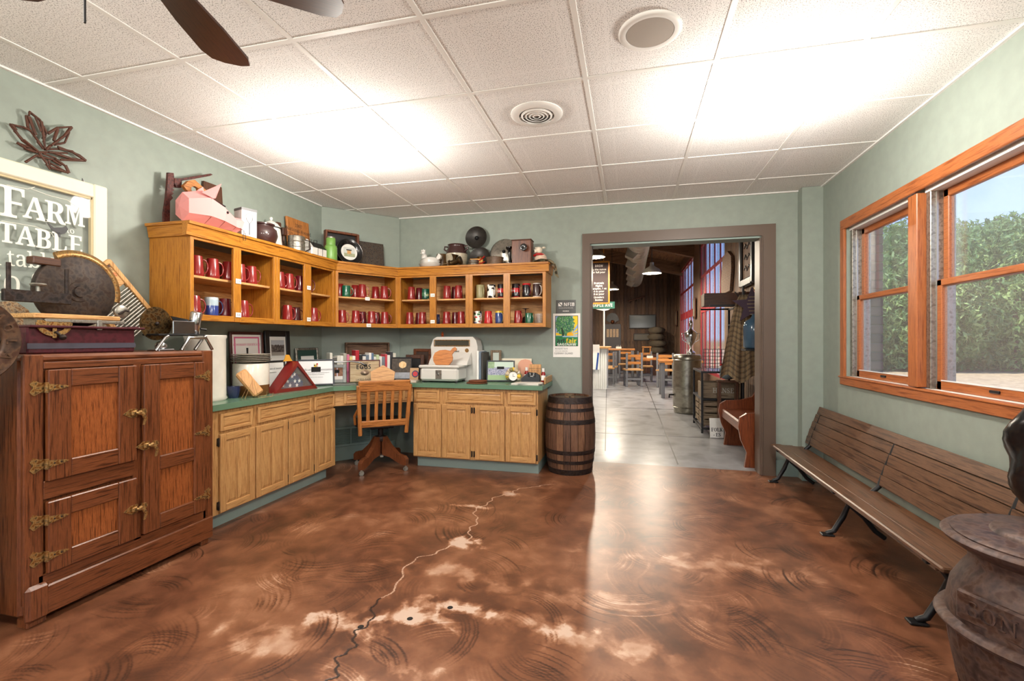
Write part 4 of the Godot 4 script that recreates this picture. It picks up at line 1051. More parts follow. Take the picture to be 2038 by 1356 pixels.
func wall_signs() -> void:
	# farm to table: painted glass in an old white sash, hung on the left wall; own axes x to the right (deeper), face +z
	var t := thing("farm_sign", "cream window sash with FARM TABLE lettering painted white on its glass", "sign", V(-2.915, 0, -1.35), 90)
	for b in [["stile", V(0.66, 1.66, 0.02), V(0.07, 0.82, 0.03)], ["stile", V(-0.32, 1.66, 0.02), V(0.07, 0.82, 0.03)], ["rail", V(0.17, 2.03, 0.02), V(0.91, 0.075, 0.03)], ["rail", V(0.17, 1.29, 0.02), V(0.91, 0.08, 0.03)]]:
		bx(t, b[0], b[1], b[2], M.cream, 0.006)
	for b in [[V(0.62, 1.66, 0.016), V(0.012, 0.68, 0.02)], [V(0.17, 1.987, 0.016), V(0.9, 0.012, 0.02)]]: bx(t, "glazing_bead", b[0], b[1], mat("aged_cream", C8(196, 180, 140), 0.6))
	bx(t, "glass_pane", V(0.17, 1.66, 0.022), V(0.9, 0.7, 0.004), mat("sign_glass", Color(1, 1, 1, 0.03), 0.02, 0.0, {"transparency": BaseMaterial3D.TRANSPARENCY_ALPHA, "metallic_specular": 0.15}))
	var wh := mat("sign_white", C8(240, 238, 226), 0.6)
	text(t, "lettering", "F", V(0.275, 1.866, 0.026), 0.155, wh, "Droid Serif", Vector3.ZERO, 0.002, 0.8, true)
	text(t, "lettering", "A", V(0.358, 1.86, 0.026), 0.115, wh, "Droid Serif", Vector3.ZERO, 0.002, 0.85, true)
	text(t, "lettering", "R", V(0.446, 1.862, 0.026), 0.115, wh, "Droid Serif", Vector3.ZERO, 0.002, 0.85, true)
	text(t, "lettering", "M", V(0.538, 1.868, 0.026), 0.105, wh, "Droid Serif", Vector3.ZERO, 0.002, 0.72, true)
	var i := 0
	for c in "TABLE":
		text(t, "lettering", c, V(0.25 + i * 0.072, 1.715, 0.026), 0.1, wh, "Droid Serif", Vector3.ZERO, 0.002, 0.8, true)
		i += 1
	text(t, "lettering", "to", V(0.515, 1.785, 0.026), 0.03, wh, "Droid Serif", V(0, 0, 8), 0.002)
	text(t, "lettering", "& tables", V(0.33, 1.6, 0.026), 0.08, wh, "Droid Serif", V(0, 0, 3), 0.002, 0.8)
	text(t, "lettering", "to S", V(0.3, 1.48, 0.026), 0.12, wh, "Droid Serif", Vector3.ZERO, 0.002, 0.8)
	for fl in [[V(0.25, 1.945, 0.026), V(0.33, 1.95, 0.026), V(0.36, 1.97, 0.026), V(0.345, 1.955, 0.026), V(0.42, 1.945, 0.026), V(0.5, 1.945, 0.026), V(0.545, 1.92, 0.026)], [V(0.23, 1.768, 0.026), V(0.36, 1.772, 0.026), V(0.43, 1.755, 0.026), V(0.44, 1.735, 0.026)], [V(0.44, 1.665, 0.026), V(0.5, 1.648, 0.026), V(0.555, 1.655, 0.026)]]:
		part(t, "flourish", MB.new().tube(fl, 0.003, 6, false, 0.4), wh)
	part(t, "painted_hen", MB.new().prism([Vector2(-0.05, 0.02), Vector2(-0.02, 0.0), Vector2(0.02, 0.01), Vector2(0.035, 0.022), Vector2(0.045, 0.005), Vector2(0.03, -0.02), Vector2(0.01, -0.03), Vector2(0.008, -0.045), Vector2(0.0, -0.045), Vector2(-0.005, -0.03), Vector2(-0.03, -0.015)], 0, 0.002), M.black, V(0.46, 1.785, 0.025))
	part(t, "hanger", MB.new().tube([V(0.575, 2.066, 0.02), V(0.578, 2.085, 0.015), V(0.585, 2.066, 0.02)], 0.004, 6), M.chrome)
	# twig leaf
	var lf := thing("twig_leaf", "maple leaf shape made of brown twigs on the wall", "wall decor", V(-2.912, 2.212, -1.77), 90)
	var rng := RandomNumberGenerator.new(); rng.seed = 12
	for l in [[[-0.15, 0.033], [-0.133, 0.01], [-0.101, -0.022], [-0.041, -0.061], [-0.022, -0.053]], [[-0.15, 0.033], [-0.101, 0.041], [-0.069, 0.035]], [[-0.128, -0.047], [-0.097, -0.062], [-0.046, -0.063]], [[-0.078, 0.128], [-0.085, 0.105], [-0.083, 0.049], [-0.041, -0.003], [-0.017, -0.034]], [[-0.078, 0.128], [-0.034, 0.105], [-0.005, 0.047]], [[-0.031, 0.1], [-0.022, 0.023], [-0.017, -0.034]], [[-0.002, 0.051], [0.038, 0.098], [0.103, 0.131]], [[0.103, 0.13], [0.066, 0.065], [0.008, -0.007], [-0.014, -0.039]], [[0.097, 0.103], [0.074, 0.035], [0.028, 0.004]], [[0.038, 0.092], [0.018, 0.021]], [[-0.014, -0.036], [0.043, -0.011], [0.105, 0.001], [0.168, -0.025]], [[0.043, 0.001], [0.138, -0.005], [0.171, -0.024]], [[0.168, -0.025], [0.095, -0.039], [0.013, -0.04]], [[0.171, -0.024], [0.053, -0.064]], [[-0.022, -0.059], [0.033, -0.063], [0.074, -0.084], [0.089, -0.121]], [[0.089, -0.121], [0.043, -0.107], [0.008, -0.101]], [[0.003, -0.086], [0.008, -0.119], [0.084, -0.12]], [[-0.041, -0.061], [-0.007, -0.107], [0.008, -0.131]], [[-0.092, -0.129], [-0.05, -0.079]], [[-0.146, 0.032], [-0.106, -0.024], [-0.046, -0.057]], [[-0.119, -0.046], [-0.055, -0.049]], [[-0.081, 0.101], [-0.055, 0.02], [-0.022, -0.024]], [[-0.055, 0.107], [-0.034, 0.047]], [[-0.007, 0.046], [-0.017, 0.001]], [[-0.04, -0.06], [0.0, -0.045], [0.08, -0.02]], [[-0.05, -0.08], [0.02, -0.075], [0.06, -0.09]]]:
		for k in l.size() - 1:
			var z := rng.randf_range(0.008, 0.022)
			var r := rng.randf_range(0.005, 0.0078)
			part(lf, "twig", MB.new().tube([V(l[k][0], l[k][1], z), V(l[k + 1][0], l[k + 1][1], z + 0.004)], [r, r * 0.85], 6), wood("twig", C8(92, 54, 36), "y", 0.6, 20.0, "oldgrain"))
	# posters beside the doorway
	var nf := thing("member_sign", "small dark grey NFIB member sign on the wall above the art poster", "sign", V(-0.602, 1.532, -4.618))
	part(nf, "plate", sheet(0.193, 0.132, 0.003), mat("sign_grey", C8(84, 86, 84), 0.4))
	text(nf, "lettering", "NFIB", V(0.032, 0.022, 0.0032), 0.034, M.paper, "Droid Sans", Vector3.ZERO, 0.0006, 1.0, true)
	text(nf, "lettering", "The Voice of Small Business.", V(0, -0.012, 0.0032), 0.0085, M.paper, "Droid Sans", Vector3.ZERO, 0.0005)
	text(nf, "lettering", "MEMBER", V(0, -0.043, 0.0032), 0.011, M.paper, "Droid Sans", Vector3.ZERO, 0.0005, 1.0, true)
	part(nf, "emblem", MB.new().prism([Vector2(-0.075, 0.005), Vector2(-0.04, 0.005), Vector2(-0.075, 0.04)], 0.003, 0.0036).prism([Vector2(-0.066, 0.042), Vector2(-0.036, 0.042), Vector2(-0.036, 0.014)], 0.003, 0.0036), M.paper)
	var po := thing("art_poster", "art fair Saginaw poster with a willow tree and yellow sun", "poster", V(-0.595, 1.251, -4.618))
	part(po, "sheet", sheet(0.267, 0.43, 0.0015), M.paper)
	var W := 96
	var Hh := 128
	var im := Image.create(W, Hh, false, Image.FORMAT_RGB8)
	var f := FastNoiseLite.new(); f.seed = 9; f.frequency = 0.09
	for y in Hh:
		for x in W:
			var c := C8(150, 178, 226)
			var d := Vector2(x - 62, y - 82)
			if d.length() < 60 and sin(d.angle() * 16.0) > 0.0: c = C8(250, 214, 40)
			if x > 74 and y < 34: c = C8(250, 214, 40)
			if Vector2(x - 40, (y - 36) * 0.85).length() < 40 + 8 * f.get_noise_2d(x, y):
				var n := f.get_noise_2d(x * 3.0, y * 0.7)
				c = C8(20, 110, 60) if n > 0.05 else (C8(40, 60, 110) if n < -0.28 else C8(90, 160, 90))
				if n > 0.34: c = C8(220, 226, 180)
			if absf(x - 30 - 3 * sin(y * 0.1)) < 4 and y > 50 and y < 92: c = C8(14, 60, 36)
			if d.length() < 14 and y < 84: c = C8(252, 190, 30)
			if y > 84: c = C8(40, 140, 80) if f.get_noise_2d(x, y * 2) > -0.1 else C8(30, 110, 70)
			if y > 84 and y < 90 and x > 30: c = C8(170, 200, 226)
			if x < 2 or y < 2 or x > W - 3 or y > Hh - 3: c = C8(20, 24, 20)
			im.set_pixel(x, y, c)
	part(po, "print", sheet(0.225, 0.3, 0.0006), img_mat("poster_art", im, 0.6), V(0, 0.043, 0.0015))
	text(po, "lettering", "art", V(-0.055, -0.055, 0.0023), 0.045, M.black, "Droid Sans", Vector3.ZERO, 0.0005, 1.0, true)
	text(po, "lettering", "fair", V(0.045, -0.055, 0.0023), 0.045, mat("poster_yellow", C8(250, 214, 40), 0.6), "Droid Sans", Vector3.ZERO, 0.0005, 1.0, true)
	text(po, "lettering", "SAGINAW", V(0, -0.09, 0.0023), 0.026, M.paper, "Droid Sans", Vector3.ZERO, 0.0005, 1.15, true)
	text(po, "lettering", "AUGUST 8-9", V(-0.052, -0.132, 0.0023), 0.017, M.ink, "Droid Sans", Vector3.ZERO, 0.0005)
	text(po, "lettering", "SAT & SUN 10AM-5PM", V(-0.052, -0.155, 0.0023), 0.009, M.ink, "Droid Sans", Vector3.ZERO, 0.0005)
	text(po, "lettering", "OJIBWAY ISLAND", V(-0.03, -0.178, 0.0023), 0.018, M.ink, "Droid Sans", Vector3.ZERO, 0.0005)

# ---------------------------------------------------------------- on top of the wall cabinets
const TOP := 1.925
func lathe_thing(called: String, label: String, cat: String, at: Vector3, pr: Array, m: Material, seg := 28) -> Node3D:
	var t := thing(called, label, cat, at)
	part(t, "body", MB.new().lathe(pr, seg), m)
	return t
func v2(a: Array) -> Array:
	var o := []
	for i in range(0, a.size(), 2): o.append(Vector2(a[i], a[i + 1]))
	return o
func top_things() -> void:
	# rusty crosscut saw and handsaw (own axes: x deeper along the left wall, y up, z to the room)
	var maroon := mottled("old_paint", C8(92, 46, 42), 0.6, 0.1, 4.0, "rust")
	var s := thing("crosscut_saw", "maroon one-man crosscut saw standing upright against the wall", "saw", V(-2.845, TOP, -2.3), 90)
	part(s, "blade", MB.new().prism(v2([0.044, 0.0, 0.044, 0.082, 0.058, 0.173, 0.066, 0.267, 0.07, 0.342, 0.107, 0.351, 0.112, 0.318, 0.112, 0.285, 0.105, 0.269, 0.114, 0.262, 0.096, 0.252, 0.112, 0.244, 0.095, 0.228, 0.108, 0.219, 0.091, 0.202, 0.103, 0.19, 0.083, 0.164, 0.081, 0.0]), -0.008, 0.008), maroon)
	part(s, "grip", MB.new().prism(v2([0.11, 0.318, 0.16, 0.334, 0.379, 0.441, 0.396, 0.439, 0.369, 0.42, 0.223, 0.347, 0.162, 0.319, 0.156, 0.271, 0.124, 0.265, 0.11, 0.285]), -0.012, 0.012), maroon)
	var h := thing("handsaw", "handsaw with a pale wooden handle leaning behind the pig", "saw", V(-2.80, TOP, -2.3), 90)
	part(h, "handle", MB.new().prism(v2([0.134, 0.274, 0.17, 0.318, 0.215, 0.34, 0.318, 0.29, 0.282, 0.25, 0.248, 0.27, 0.24, 0.292, 0.215, 0.298, 0.19, 0.282, 0.19, 0.262, 0.21, 0.252, 0.205, 0.24, 0.16, 0.25]), -0.011, 0.011), M.chairwoodx)
	part(h, "blade", MB.new().prism(v2([0.27, 0.252, 0.316, 0.289, 0.48, 0.19, 0.46, 0.15]), -0.001, 0.001), M.steel)
	for q in [[0.29, 0.272], [0.27, 0.262]]: part(h, "screw", MB.new().cyl(V(q[0], q[1], 0.011), 0.007, 0.006, 12, Transform3D(Basis(Vector3.RIGHT, PI / 2), Vector3.ZERO)), M.brass) if false else part(h, "screw", MB.new().ball(V(q[0], q[1], 0.011), V(0.007, 0.007, 0.004), 10, 6), M.brass)
	# folded paper pig's head
	var pig := thing("paper_pig", "pink faceted pig's head on top of the mug cabinet", "ornament", V(-2.715, TOP, -2.36), 84)
	var sec := []
	for q in [[0.0, 0.115, 0.09, 0.07], [0.13, 0.135, 0.115, 0.105], [0.24, 0.115, 0.085, 0.085], [0.345, 0.085, 0.048, 0.05], [0.395, 0.08, 0.055, 0.055]]:
		var ring := []
		for k in 6:
			var a := TAU * k / 6 + PI / 6
			ring.append(V(q[0] + (0.02 * sin(a) if q[0] > 0.38 else 0.0), q[1] + sin(a) * q[2], cos(a) * q[3]))
		sec.append(ring)
	var pm := MB.new()
	for i in sec.size() - 1:
		for k in 6:
			var c := V((sec[i][0].x + sec[i + 1][0].x) / 2, 0.11, 0)
			pm.facet(sec[i][k], sec[i][(k + 1) % 6], sec[i + 1][(k + 1) % 6] + V(0, 0.004, 0), c)
			pm.facet(sec[i][k], sec[i + 1][(k + 1) % 6] + V(0, 0.004, 0), sec[i + 1][k], c)
	for e in [0, sec.size() - 1]:
		for k in 6: pm.facet(sec[e][k], sec[e][(k + 1) % 6], V(sec[e][0].x - (0.02 if e == 0 else -0.0), sec[e][0].y * 0.0 + (0.115 if e == 0 else 0.08), 0), V(0.2, 0.1, 0))
	part(pig, "head", pm, mat("pig_pink", C8(228, 152, 150), 0.75))
	for sd in [-1.0, 1.0]:
		var em := MB.new()
		var a := V(0.09, 0.225, 0.05 * sd)
		var b := V(0.19, 0.215, 0.045 * sd)
		var c := V(0.13, 0.19, 0.105 * sd)
		var tip := V(0.2, 0.31, 0.085 * sd)
		var ct := (a + b + c + tip) / 4.0
		em.facet(a, b, tip, ct); em.facet(b, c, tip, ct); em.facet(a, c, tip, ct); em.facet(a, b, c, ct)
		part(pig, "ear", em, M.pig_pink)
		part(pig, "eye", MB.new().ball(V(0.255, 0.135, 0.074 * sd), V(0.008, 0.009, 0.006), 10, 6), M.black)
	for sd in [-1.0, 1.0]: part(pig, "nostril", MB.new().ball(V(0.4, 0.085, 0.018 * sd), V(0.004, 0.01, 0.006), 8, 5), mat("pig_dark", C8(214, 132, 132), 0.8))
	var P := []
	for i in 6:
		var row := []
		for j in 8: row.append(V(j * 0.02, 0.1 + i * 0.022 - j * 0.008 + 0.006 * sin(j * 1.7 + i), -0.012 + 0.014 * sin(j * 1.1 + i * 0.9)))
		P.append(row)
	solo("red_cloth", "bright red cloth tucked between the pig and the handsaw", "cloth", MB.new().grid(P), mat("red_cloth", C8(206, 34, 36), 0.8), V(-2.83, TOP, -2.53), V(0, 90, 0))
	solo("wire_hook", "thin black wire hook hanging over the cabinet crown", "hook", MB.new().tube([V(0, 0.03, -0.03), V(0, 0.01, 0.004), V(-0.012, -0.03, 0.006), V(-0.008, -0.055, 0.006), V(0.008, -0.055, 0.006), V(0.012, -0.03, 0.006), V(0.004, 0.0, 0.004)], 0.002, 6), M.black_metal, V(-2.558, 1.94, -2.68), V(0, 90, 0))
	var pb := thing("cutting_paddle", "dark wooden board with a groove leaning on the wall behind the pig", "board", V(-2.88, TOP, -2.76), 90)
	part(pb, "board", MB.new().box(V(0, 0.2, 0), V(0.155, 0.4, 0.02), 0.003, rot(Vector3.RIGHT, -4)), M.walnuty)
	bx(pb, "batten", V(0, 0.27, 0.014), V(0.15, 0.008, 0.006), M.black, 0.0, V(-4, 0, -12))
	var wb := thing("mixer_box", "white cardboard box with a whisk picture on its side", "box", V(-2.715, TOP, -2.862), 72)
	part(wb, "carton", MB.new().box(V(0, 0.115, 0), V(0.11, 0.23, 0.1), 0.002), mat("carton", C8(232, 232, 230), 0.5))
	part(wb, "printed_whisk", MB.new().tube([V(0.0, 0.04, 0.051), V(0, 0.12, 0.051)], 0.006, 8, false, 0.15).tube([V(0, 0.12, 0.051), V(-0.022, 0.15, 0.051), V(-0.024, 0.18, 0.051), V(0, 0.2, 0.051), V(0.024, 0.18, 0.051), V(0.022, 0.15, 0.051), V(0, 0.12, 0.051)], 0.0015, 6), M.ink)
	bx(wb, "lid_edge", V(0, 0.222, 0), V(0.112, 0.018, 0.102), mat("carton_grey", C8(120, 122, 124), 0.5))
	lathe_thing("brown_crock", "dark brown glazed bean pot on the left cabinet top", "pot", V(-2.73, TOP, -3.04), v2([0, 0, 0.07, 0, 0.09, 0.02, 0.108, 0.08, 0.1, 0.125, 0.078, 0.145, 0.078, 0.152, 0.088, 0.158, 0.088, 0.168, 0.07, 0.168, 0.066, 0.12, 0, 0.1]), mat("brown_glaze", C8(56, 26, 24), 0.12, 0, {"clearcoat_enabled": true, "clearcoat": 0.7}))
	var cp := lathe_thing("coffee_pot", "white enamel coffee pot with a dark rim and domed lid", "pot", V(-2.82, TOP, -3.235), v2([0, 0, 0.085, 0, 0.088, 0.01, 0.07, 0.18, 0.066, 0.19, 0, 0.19]), M.white_enamel)
	part(cp, "lid", MB.new().lathe(v2([0.07, 0.188, 0.072, 0.196, 0.05, 0.225, 0.02, 0.245, 0.006, 0.25, 0.014, 0.262, 0.01, 0.275, 0, 0.278]), 28), M.white_enamel)
	part(cp, "rim", MB.new().lathe(v2([0.066, 0.183, 0.074, 0.186, 0.074, 0.193, 0.066, 0.195]), 28), M.black)
	part(cp, "handle", MB.new().tube([V(0.0, 0.17, 0.066), V(0.0, 0.19, 0.11), V(0, 0.14, 0.125), V(0, 0.06, 0.09)], 0.008, 8), M.black)
	part(cp, "spout", MB.new().tube([V(-0.06, 0.08, -0.04), V(-0.09, 0.14, -0.05), V(-0.11, 0.17, -0.06)], [0.016, 0.012, 0.008], 10), M.white_enamel)
	for k in 2:
		var ms := thing("wooden_masher", "dark wooden kraut masher standing behind the tin can, " + ["taller one", "shorter one"][k], "masher", V(-2.87, TOP, -3.365 - k * 0.07), 80)
		part(ms, "head", MB.new().box(V(0, 0.045, 0), V(0.055, 0.09, 0.05), 0.008), M.walnuty)
		part(ms, "handle", MB.new().cyl(V(0, 0.14, 0), 0.011, 0.12, 10), M.walnuty)
		part(ms, "knob", MB.new().box(V(0, 0.235 - k * 0.03, 0), V(0.05, 0.07, 0.045), 0.008), M.walnuty)
	var tc := lathe_thing("flour_sifter", "old tin flour sifter can with a wire handle", "sifter", V(-2.705, TOP, -3.39), v2([0, 0.0, 0.074, 0, 0.076, 0.006, 0.068, 0.01, 0.064, 0.14, 0.067, 0.146, 0.06, 0.146, 0.06, 0.02, 0, 0.02]), M.tin)
	for y in [0.05, 0.095]: part(tc, "bead", MB.new().lathe(v2([0.066, y, 0.069, y + 0.004, 0.066, y + 0.008]), 28), M.tin)
	part(tc, "handle", MB.new().tube([V(0.03, 0.13, -0.055), V(0.05, 0.125, -0.1), V(0.05, 0.06, -0.11), V(0.04, 0.03, -0.06)], 0.005, 8), M.iron)
	var bd := thing("enamel_carrier", "white house-shaped tin carrier with a dark roof and wire bail", "tin", V(-2.7, TOP, -3.62), 88)
	part(bd, "tin_box", MB.new().box(V(0, 0.045, 0), V(0.2, 0.09, 0.1), 0.004), M.white_enamel)
	part(bd, "roof", MB.new().prism(v2([-0.055, 0.088, 0.055, 0.088, 0.0, 0.142]), -0.09, 0.1, Transform3D(Basis(V(0, 0, 1), V(0, 1, 0), V(-1, 0, 0)), Vector3.ZERO)), M.black)
	part(bd, "white_gable", MB.new().prism(v2([-0.06, 0.085, 0.06, 0.085, 0.0, 0.155]), 0.09, 0.108, Transform3D(Basis(V(0, 0, 1), V(0, 1, 0), V(-1, 0, 0)), Vector3.ZERO)), M.white_enamel)
	part(bd, "bail", MB.new().tube([V(-0.08, 0.09, 0.052), V(-0.05, 0.15, 0.03), V(0.03, 0.165, 0.0), V(0.08, 0.09, -0.05)], 0.0025, 6), M.iron)
	for k in 2: bx(bd, "black_stripe", V(-0.02 + 0.06 * k, 0.045, 0.0505), V(0.004, 0.088, 0.002), M.black)
	var ws := thing("wood_sign", "pale wooden board with burnt dark lettering leaning on the wall", "sign", V(-2.862, TOP, -3.635), 90)
	part(ws, "board", MB.new().box(V(0, 0.19, 0), V(0.29, 0.34, 0.02), 0.003, rot(Vector3.RIGHT, -5, V(0, 0, 0))), M.chairwoody)
	lines(ws, [["2007", 0.3, 0.03], ["National Award", 0.255, 0.032], ["100 Years of service", 0.21, 0.028], ["Michigan Special", 0.165, 0.028], ["City of Saginaw", 0.12, 0.028]], -0.004)
	for c in ws.get_children():
		if c.name.begins_with("print"):
			c.rotation_degrees.x = -5
			c.position.z = 0.0105 - c.position.y * 0.0872
	var gj := lathe_thing("green_jug", "green painted vacuum jug with a grey cap", "jug", V(-2.66, TOP, -3.795), v2([0, 0, 0.054, 0, 0.056, 0.006, 0.056, 0.13, 0.05, 0.145, 0.042, 0.15, 0.042, 0.21, 0.036, 0.216, 0, 0.216]), mat("jug_green", C8(112, 158, 76), 0.35))
	part(gj, "cap", MB.new().lathe(v2([0.038, 0.214, 0.04, 0.222, 0.036, 0.228, 0, 0.228]), 24), M.tin)
	var wk := thing("wicker_basket", "dark woven basket behind the green jug", "basket", V(-2.862, TOP, -3.85), 60)
	for k in 8:
		var y := 0.01 + k * 0.021
		var pts := []
		for i in 24:
			var a := TAU * i / 24
			pts.append(V(cos(a) * (0.042 + 0.001 * k + 0.003 * sin(i * PI + k * PI)), y, sin(a) * (0.034 + 0.001 * k)))
		part(wk, "weave", MB.new().tube(pts, 0.0115, 6, true), mat("wicker", C8(66, 48, 36), 0.8))
	# on the corner cabinet
	var dt := 56.0
	var fr := thing("shadow_frame", "empty brown wooden shadow-box frame behind the decorative plate", "frame", V(-2.69, TOP, -4.01), dt)
	for b in [[V(-0.155, 0.16, 0), V(0.022, 0.32, 0.05)], [V(0.155, 0.16, 0), V(0.022, 0.32, 0.05)], [V(0, 0.311, 0), V(0.29, 0.022, 0.05)], [V(0, 0.011, 0), V(0.29, 0.022, 0.05)]]: bx(fr, "frame_bar", b[0], b[1], M.darkbasey, 0.004)
	bx(fr, "back", V(0, 0.16, -0.02), V(0.29, 0.29, 0.006), M.black)
	var pl := thing("barn_plate", "round plate with a black rim and a farm barn picture", "plate", V(-2.625, TOP, -4.03), dt)
	var lean := rot(Vector3.RIGHT, 80, V(0, 0.128, 0))
	part(pl, "rim", MB.new().lathe(v2([0.078, 0.004, 0.085, 0.01, 0.12, 0.018, 0.127, 0.02, 0.126, 0.014, 0.08, -0.004, 0, -0.006]), 40, lean), M.black_gloss)
	part(pl, "well", MB.new().lathe(v2([0, 0.003, 0.08, 0.0055]), 40, lean), mat("plate_white", C8(226, 226, 220), 0.25))
	part(pl, "print", sheet(0.108, 0.09, 0.001), img_mat("barn_print", photo_img("barn", 4), 0.4), V(0, 0.128, 0.008), V(-10, 0, 0))
	part(pl, "silver_edge", MB.new().lathe(v2([0.124, 0.017, 0.129, 0.02, 0.127, 0.023]), 40, lean), M.steel)
	solo("slate_board", "dark stained slate board leaning in the corner", "board", MB.new().box(V(0, 0.135, 0), V(0.27, 0.27, 0.014), 0.002, rot(Vector3.RIGHT, -6)), mottled("slate", C8(78, 74, 66), 0.7, 0.0, 5.0, "rust"), V(-2.52, TOP, -4.27), V(0, dt, 0))
	# on the back-wall cabinets
	var hen := thing("hen_dish", "white hen-on-nest covered dish", "dish", V(-1.955, TOP, -4.42))
	part(hen, "nest", MB.new().lathe(v2([0, 0, 0.075, 0, 0.1, 0.03, 0.108, 0.05, 0.1, 0.055, 0, 0.055]), 32, Transform3D(Basis.from_scale(V(1.08, 1, 0.75)), Vector3.ZERO)), M.white_enamel)
	var hb := MB.new().ball(V(0.0, 0.075, 0), V(0.105, 0.045, 0.068), 20, 10).ball(V(-0.06, 0.115, 0), V(0.032, 0.05, 0.03), 16, 10, rot(Vector3.BACK, 0)).ball(V(-0.072, 0.165, 0), V(0.024, 0.024, 0.02), 14, 8)
	hb.prism(v2([0.06, 0.07, 0.12, 0.1, 0.125, 0.13, 0.1, 0.15, 0.08, 0.115]), -0.018, 0.018)
	part(hen, "hen", hb, M.white_enamel)
	part(hen, "comb", MB.new().prism(v2([-0.095, 0.18, -0.09, 0.2, -0.078, 0.192, -0.07, 0.205, -0.06, 0.192, -0.05, 0.196, -0.05, 0.175]), -0.005, 0.005), M.white_enamel)
	part(hen, "beak", MB.new().ball(V(-0.098, 0.162, 0), V(0.014, 0.006, 0.006), 8, 6), M.white_enamel)
	lathe_thing("brown_pot", "small brown pot half hidden behind the hen dish", "pot", V(-1.876, TOP, -4.55), v2([0, 0, 0.05, 0, 0.058, 0.03, 0.06, 0.15, 0.055, 0.165, 0.045, 0.165, 0.045, 0.03, 0, 0.03]), mat("ochre_glaze", C8(92, 68, 40), 0.3))
	var tt := lathe_thing("stoneware_jar", "cream stoneware jar with a dark brown shoulder and ear handles", "jar", V(-1.7, TOP, -4.505), v2([0, 0, 0.075, 0, 0.095, 0.03, 0.108, 0.09, 0.109, 0.15]), mottled("stoneware", C8(206, 196, 172), 0.3, 0.0, 8.0))
	part(tt, "shoulder", MB.new().lathe(v2([0.109, 0.15, 0.1, 0.19, 0.085, 0.22, 0.085, 0.235, 0.092, 0.245, 0.085, 0.248, 0.07, 0.235, 0.07, 0.2]), 28), mat("brown_glaze", C8(56, 26, 24), 0.12))
	for sd in [-1.0, 1.0]: part(tt, "ear", MB.new().tube([V(0.095 * sd, 0.18, 0.02), V(0.125 * sd, 0.2, 0.02), V(0.12 * sd, 0.23, 0.02), V(0.088 * sd, 0.225, 0.02)], 0.008, 8), M.brown_glaze)
	var gr := thing("meat_grinder", "bronze hand meat grinder lying in front of the stoneware jar", "grinder", V(-1.68, TOP, -4.345))
	part(gr, "barrel", MB.new().lathe(v2([0, -0.06, 0.034, -0.06, 0.036, -0.045, 0.028, -0.04, 0.026, 0.03, 0.036, 0.045, 0.04, 0.05, 0.04, 0.07, 0, 0.07]), 20, rot(Vector3.BACK, -75, V(0.02, 0.045, 0))), mottled("bronze", C8(98, 86, 62), 0.35, 0.8, 8.0, "rust"))
	part(gr, "hopper", MB.new().lathe(v2([0.014, 0.06, 0.018, 0.09, 0.038, 0.12, 0.036, 0.12, 0.014, 0.09]), 20, rot(Vector3.BACK, -12)), M.bronze)
	part(gr, "crank", MB.new().tube([V(-0.04, 0.03, 0.0), V(-0.09, 0.03, 0.01), V(-0.12, 0.008, 0.02)], 0.007, 8), M.bronze)
	part(gr, "foot", MB.new().box(V(0.02, 0.006, 0), V(0.08, 0.012, 0.04), 0.004), M.bronze)
	# pans
	var sk := thing("hanging_skillet", "black cast iron pan hung on the wall above the stoneware jar", "pan", V(-1.507, 2.246, -4.585))
	part(sk, "pan", MB.new().lathe(v2([0, 0.004, 0.08, 0.004, 0.108, 0.036, 0.114, 0.038, 0.112, 0.032, 0.086, -0.004, 0, -0.006]), 40, rot(Vector3.RIGHT, 86)), mottled("cast_iron", C8(54, 50, 46), 0.4, 0.3, 4.0))
	part(sk, "knob", MB.new().ball(V(0, 0, 0.018), V(0.022, 0.02, 0.012), 12, 8), M.black)
	var s2 := thing("saute_pan", "dark round pan leaning behind the red handles", "pan", V(-1.462, TOP, -4.55))
	part(s2, "pan", MB.new().lathe(v2([0, 0.004, 0.08, 0.004, 0.102, 0.03, 0.108, 0.032, 0.106, 0.026, 0.084, -0.004, 0, -0.006]), 40, rot(Vector3.RIGHT, 76, V(0, 0.11, 0))), M.cast_iron)
	part(s2, "copper_label", MB.new().ball(V(0, 0.115, 0.01), V(0.035, 0.012, 0.003), 12, 6), M.brass)
	var ld := thing("pan_lid", "large dented aluminium lid with a black centre knob", "lid", V(-1.2, TOP, -4.52))
	part(ld, "disc", MB.new().lathe(v2([0, 0.026, 0.05, 0.022, 0.055, 0.018, 0.1, 0.014, 0.13, 0.006, 0.148, 0.0, 0.15, -0.006, 0.146, -0.006]), 44, rot(Vector3.RIGHT, 76, V(0, 0.15, 0))), mottled("aluminium", C8(206, 202, 192), 0.3, 0.9, 3.0))
	part(ld, "knob", MB.new().ball(V(0, 0.155, 0.03), V(0.018, 0.018, 0.012), 14, 8), M.black)
	var sp := thing("saucepan", "small aluminium saucepan in front of the big lid", "pan", V(-1.255, TOP, -4.37))
	part(sp, "pot", MB.new().lathe(v2([0, 0, 0.075, 0, 0.08, 0.006, 0.083, 0.07, 0.088, 0.074, 0.082, 0.074, 0.078, 0.01, 0, 0.008]), 32), M.aluminium)
	part(sp, "lid", MB.new().lathe(v2([0.086, 0.075, 0.05, 0.082, 0.01, 0.084, 0.012, 0.094, 0, 0.096]), 32), M.aluminium)
	var rd := mat("red_handle", C8(168, 26, 26), 0.3)
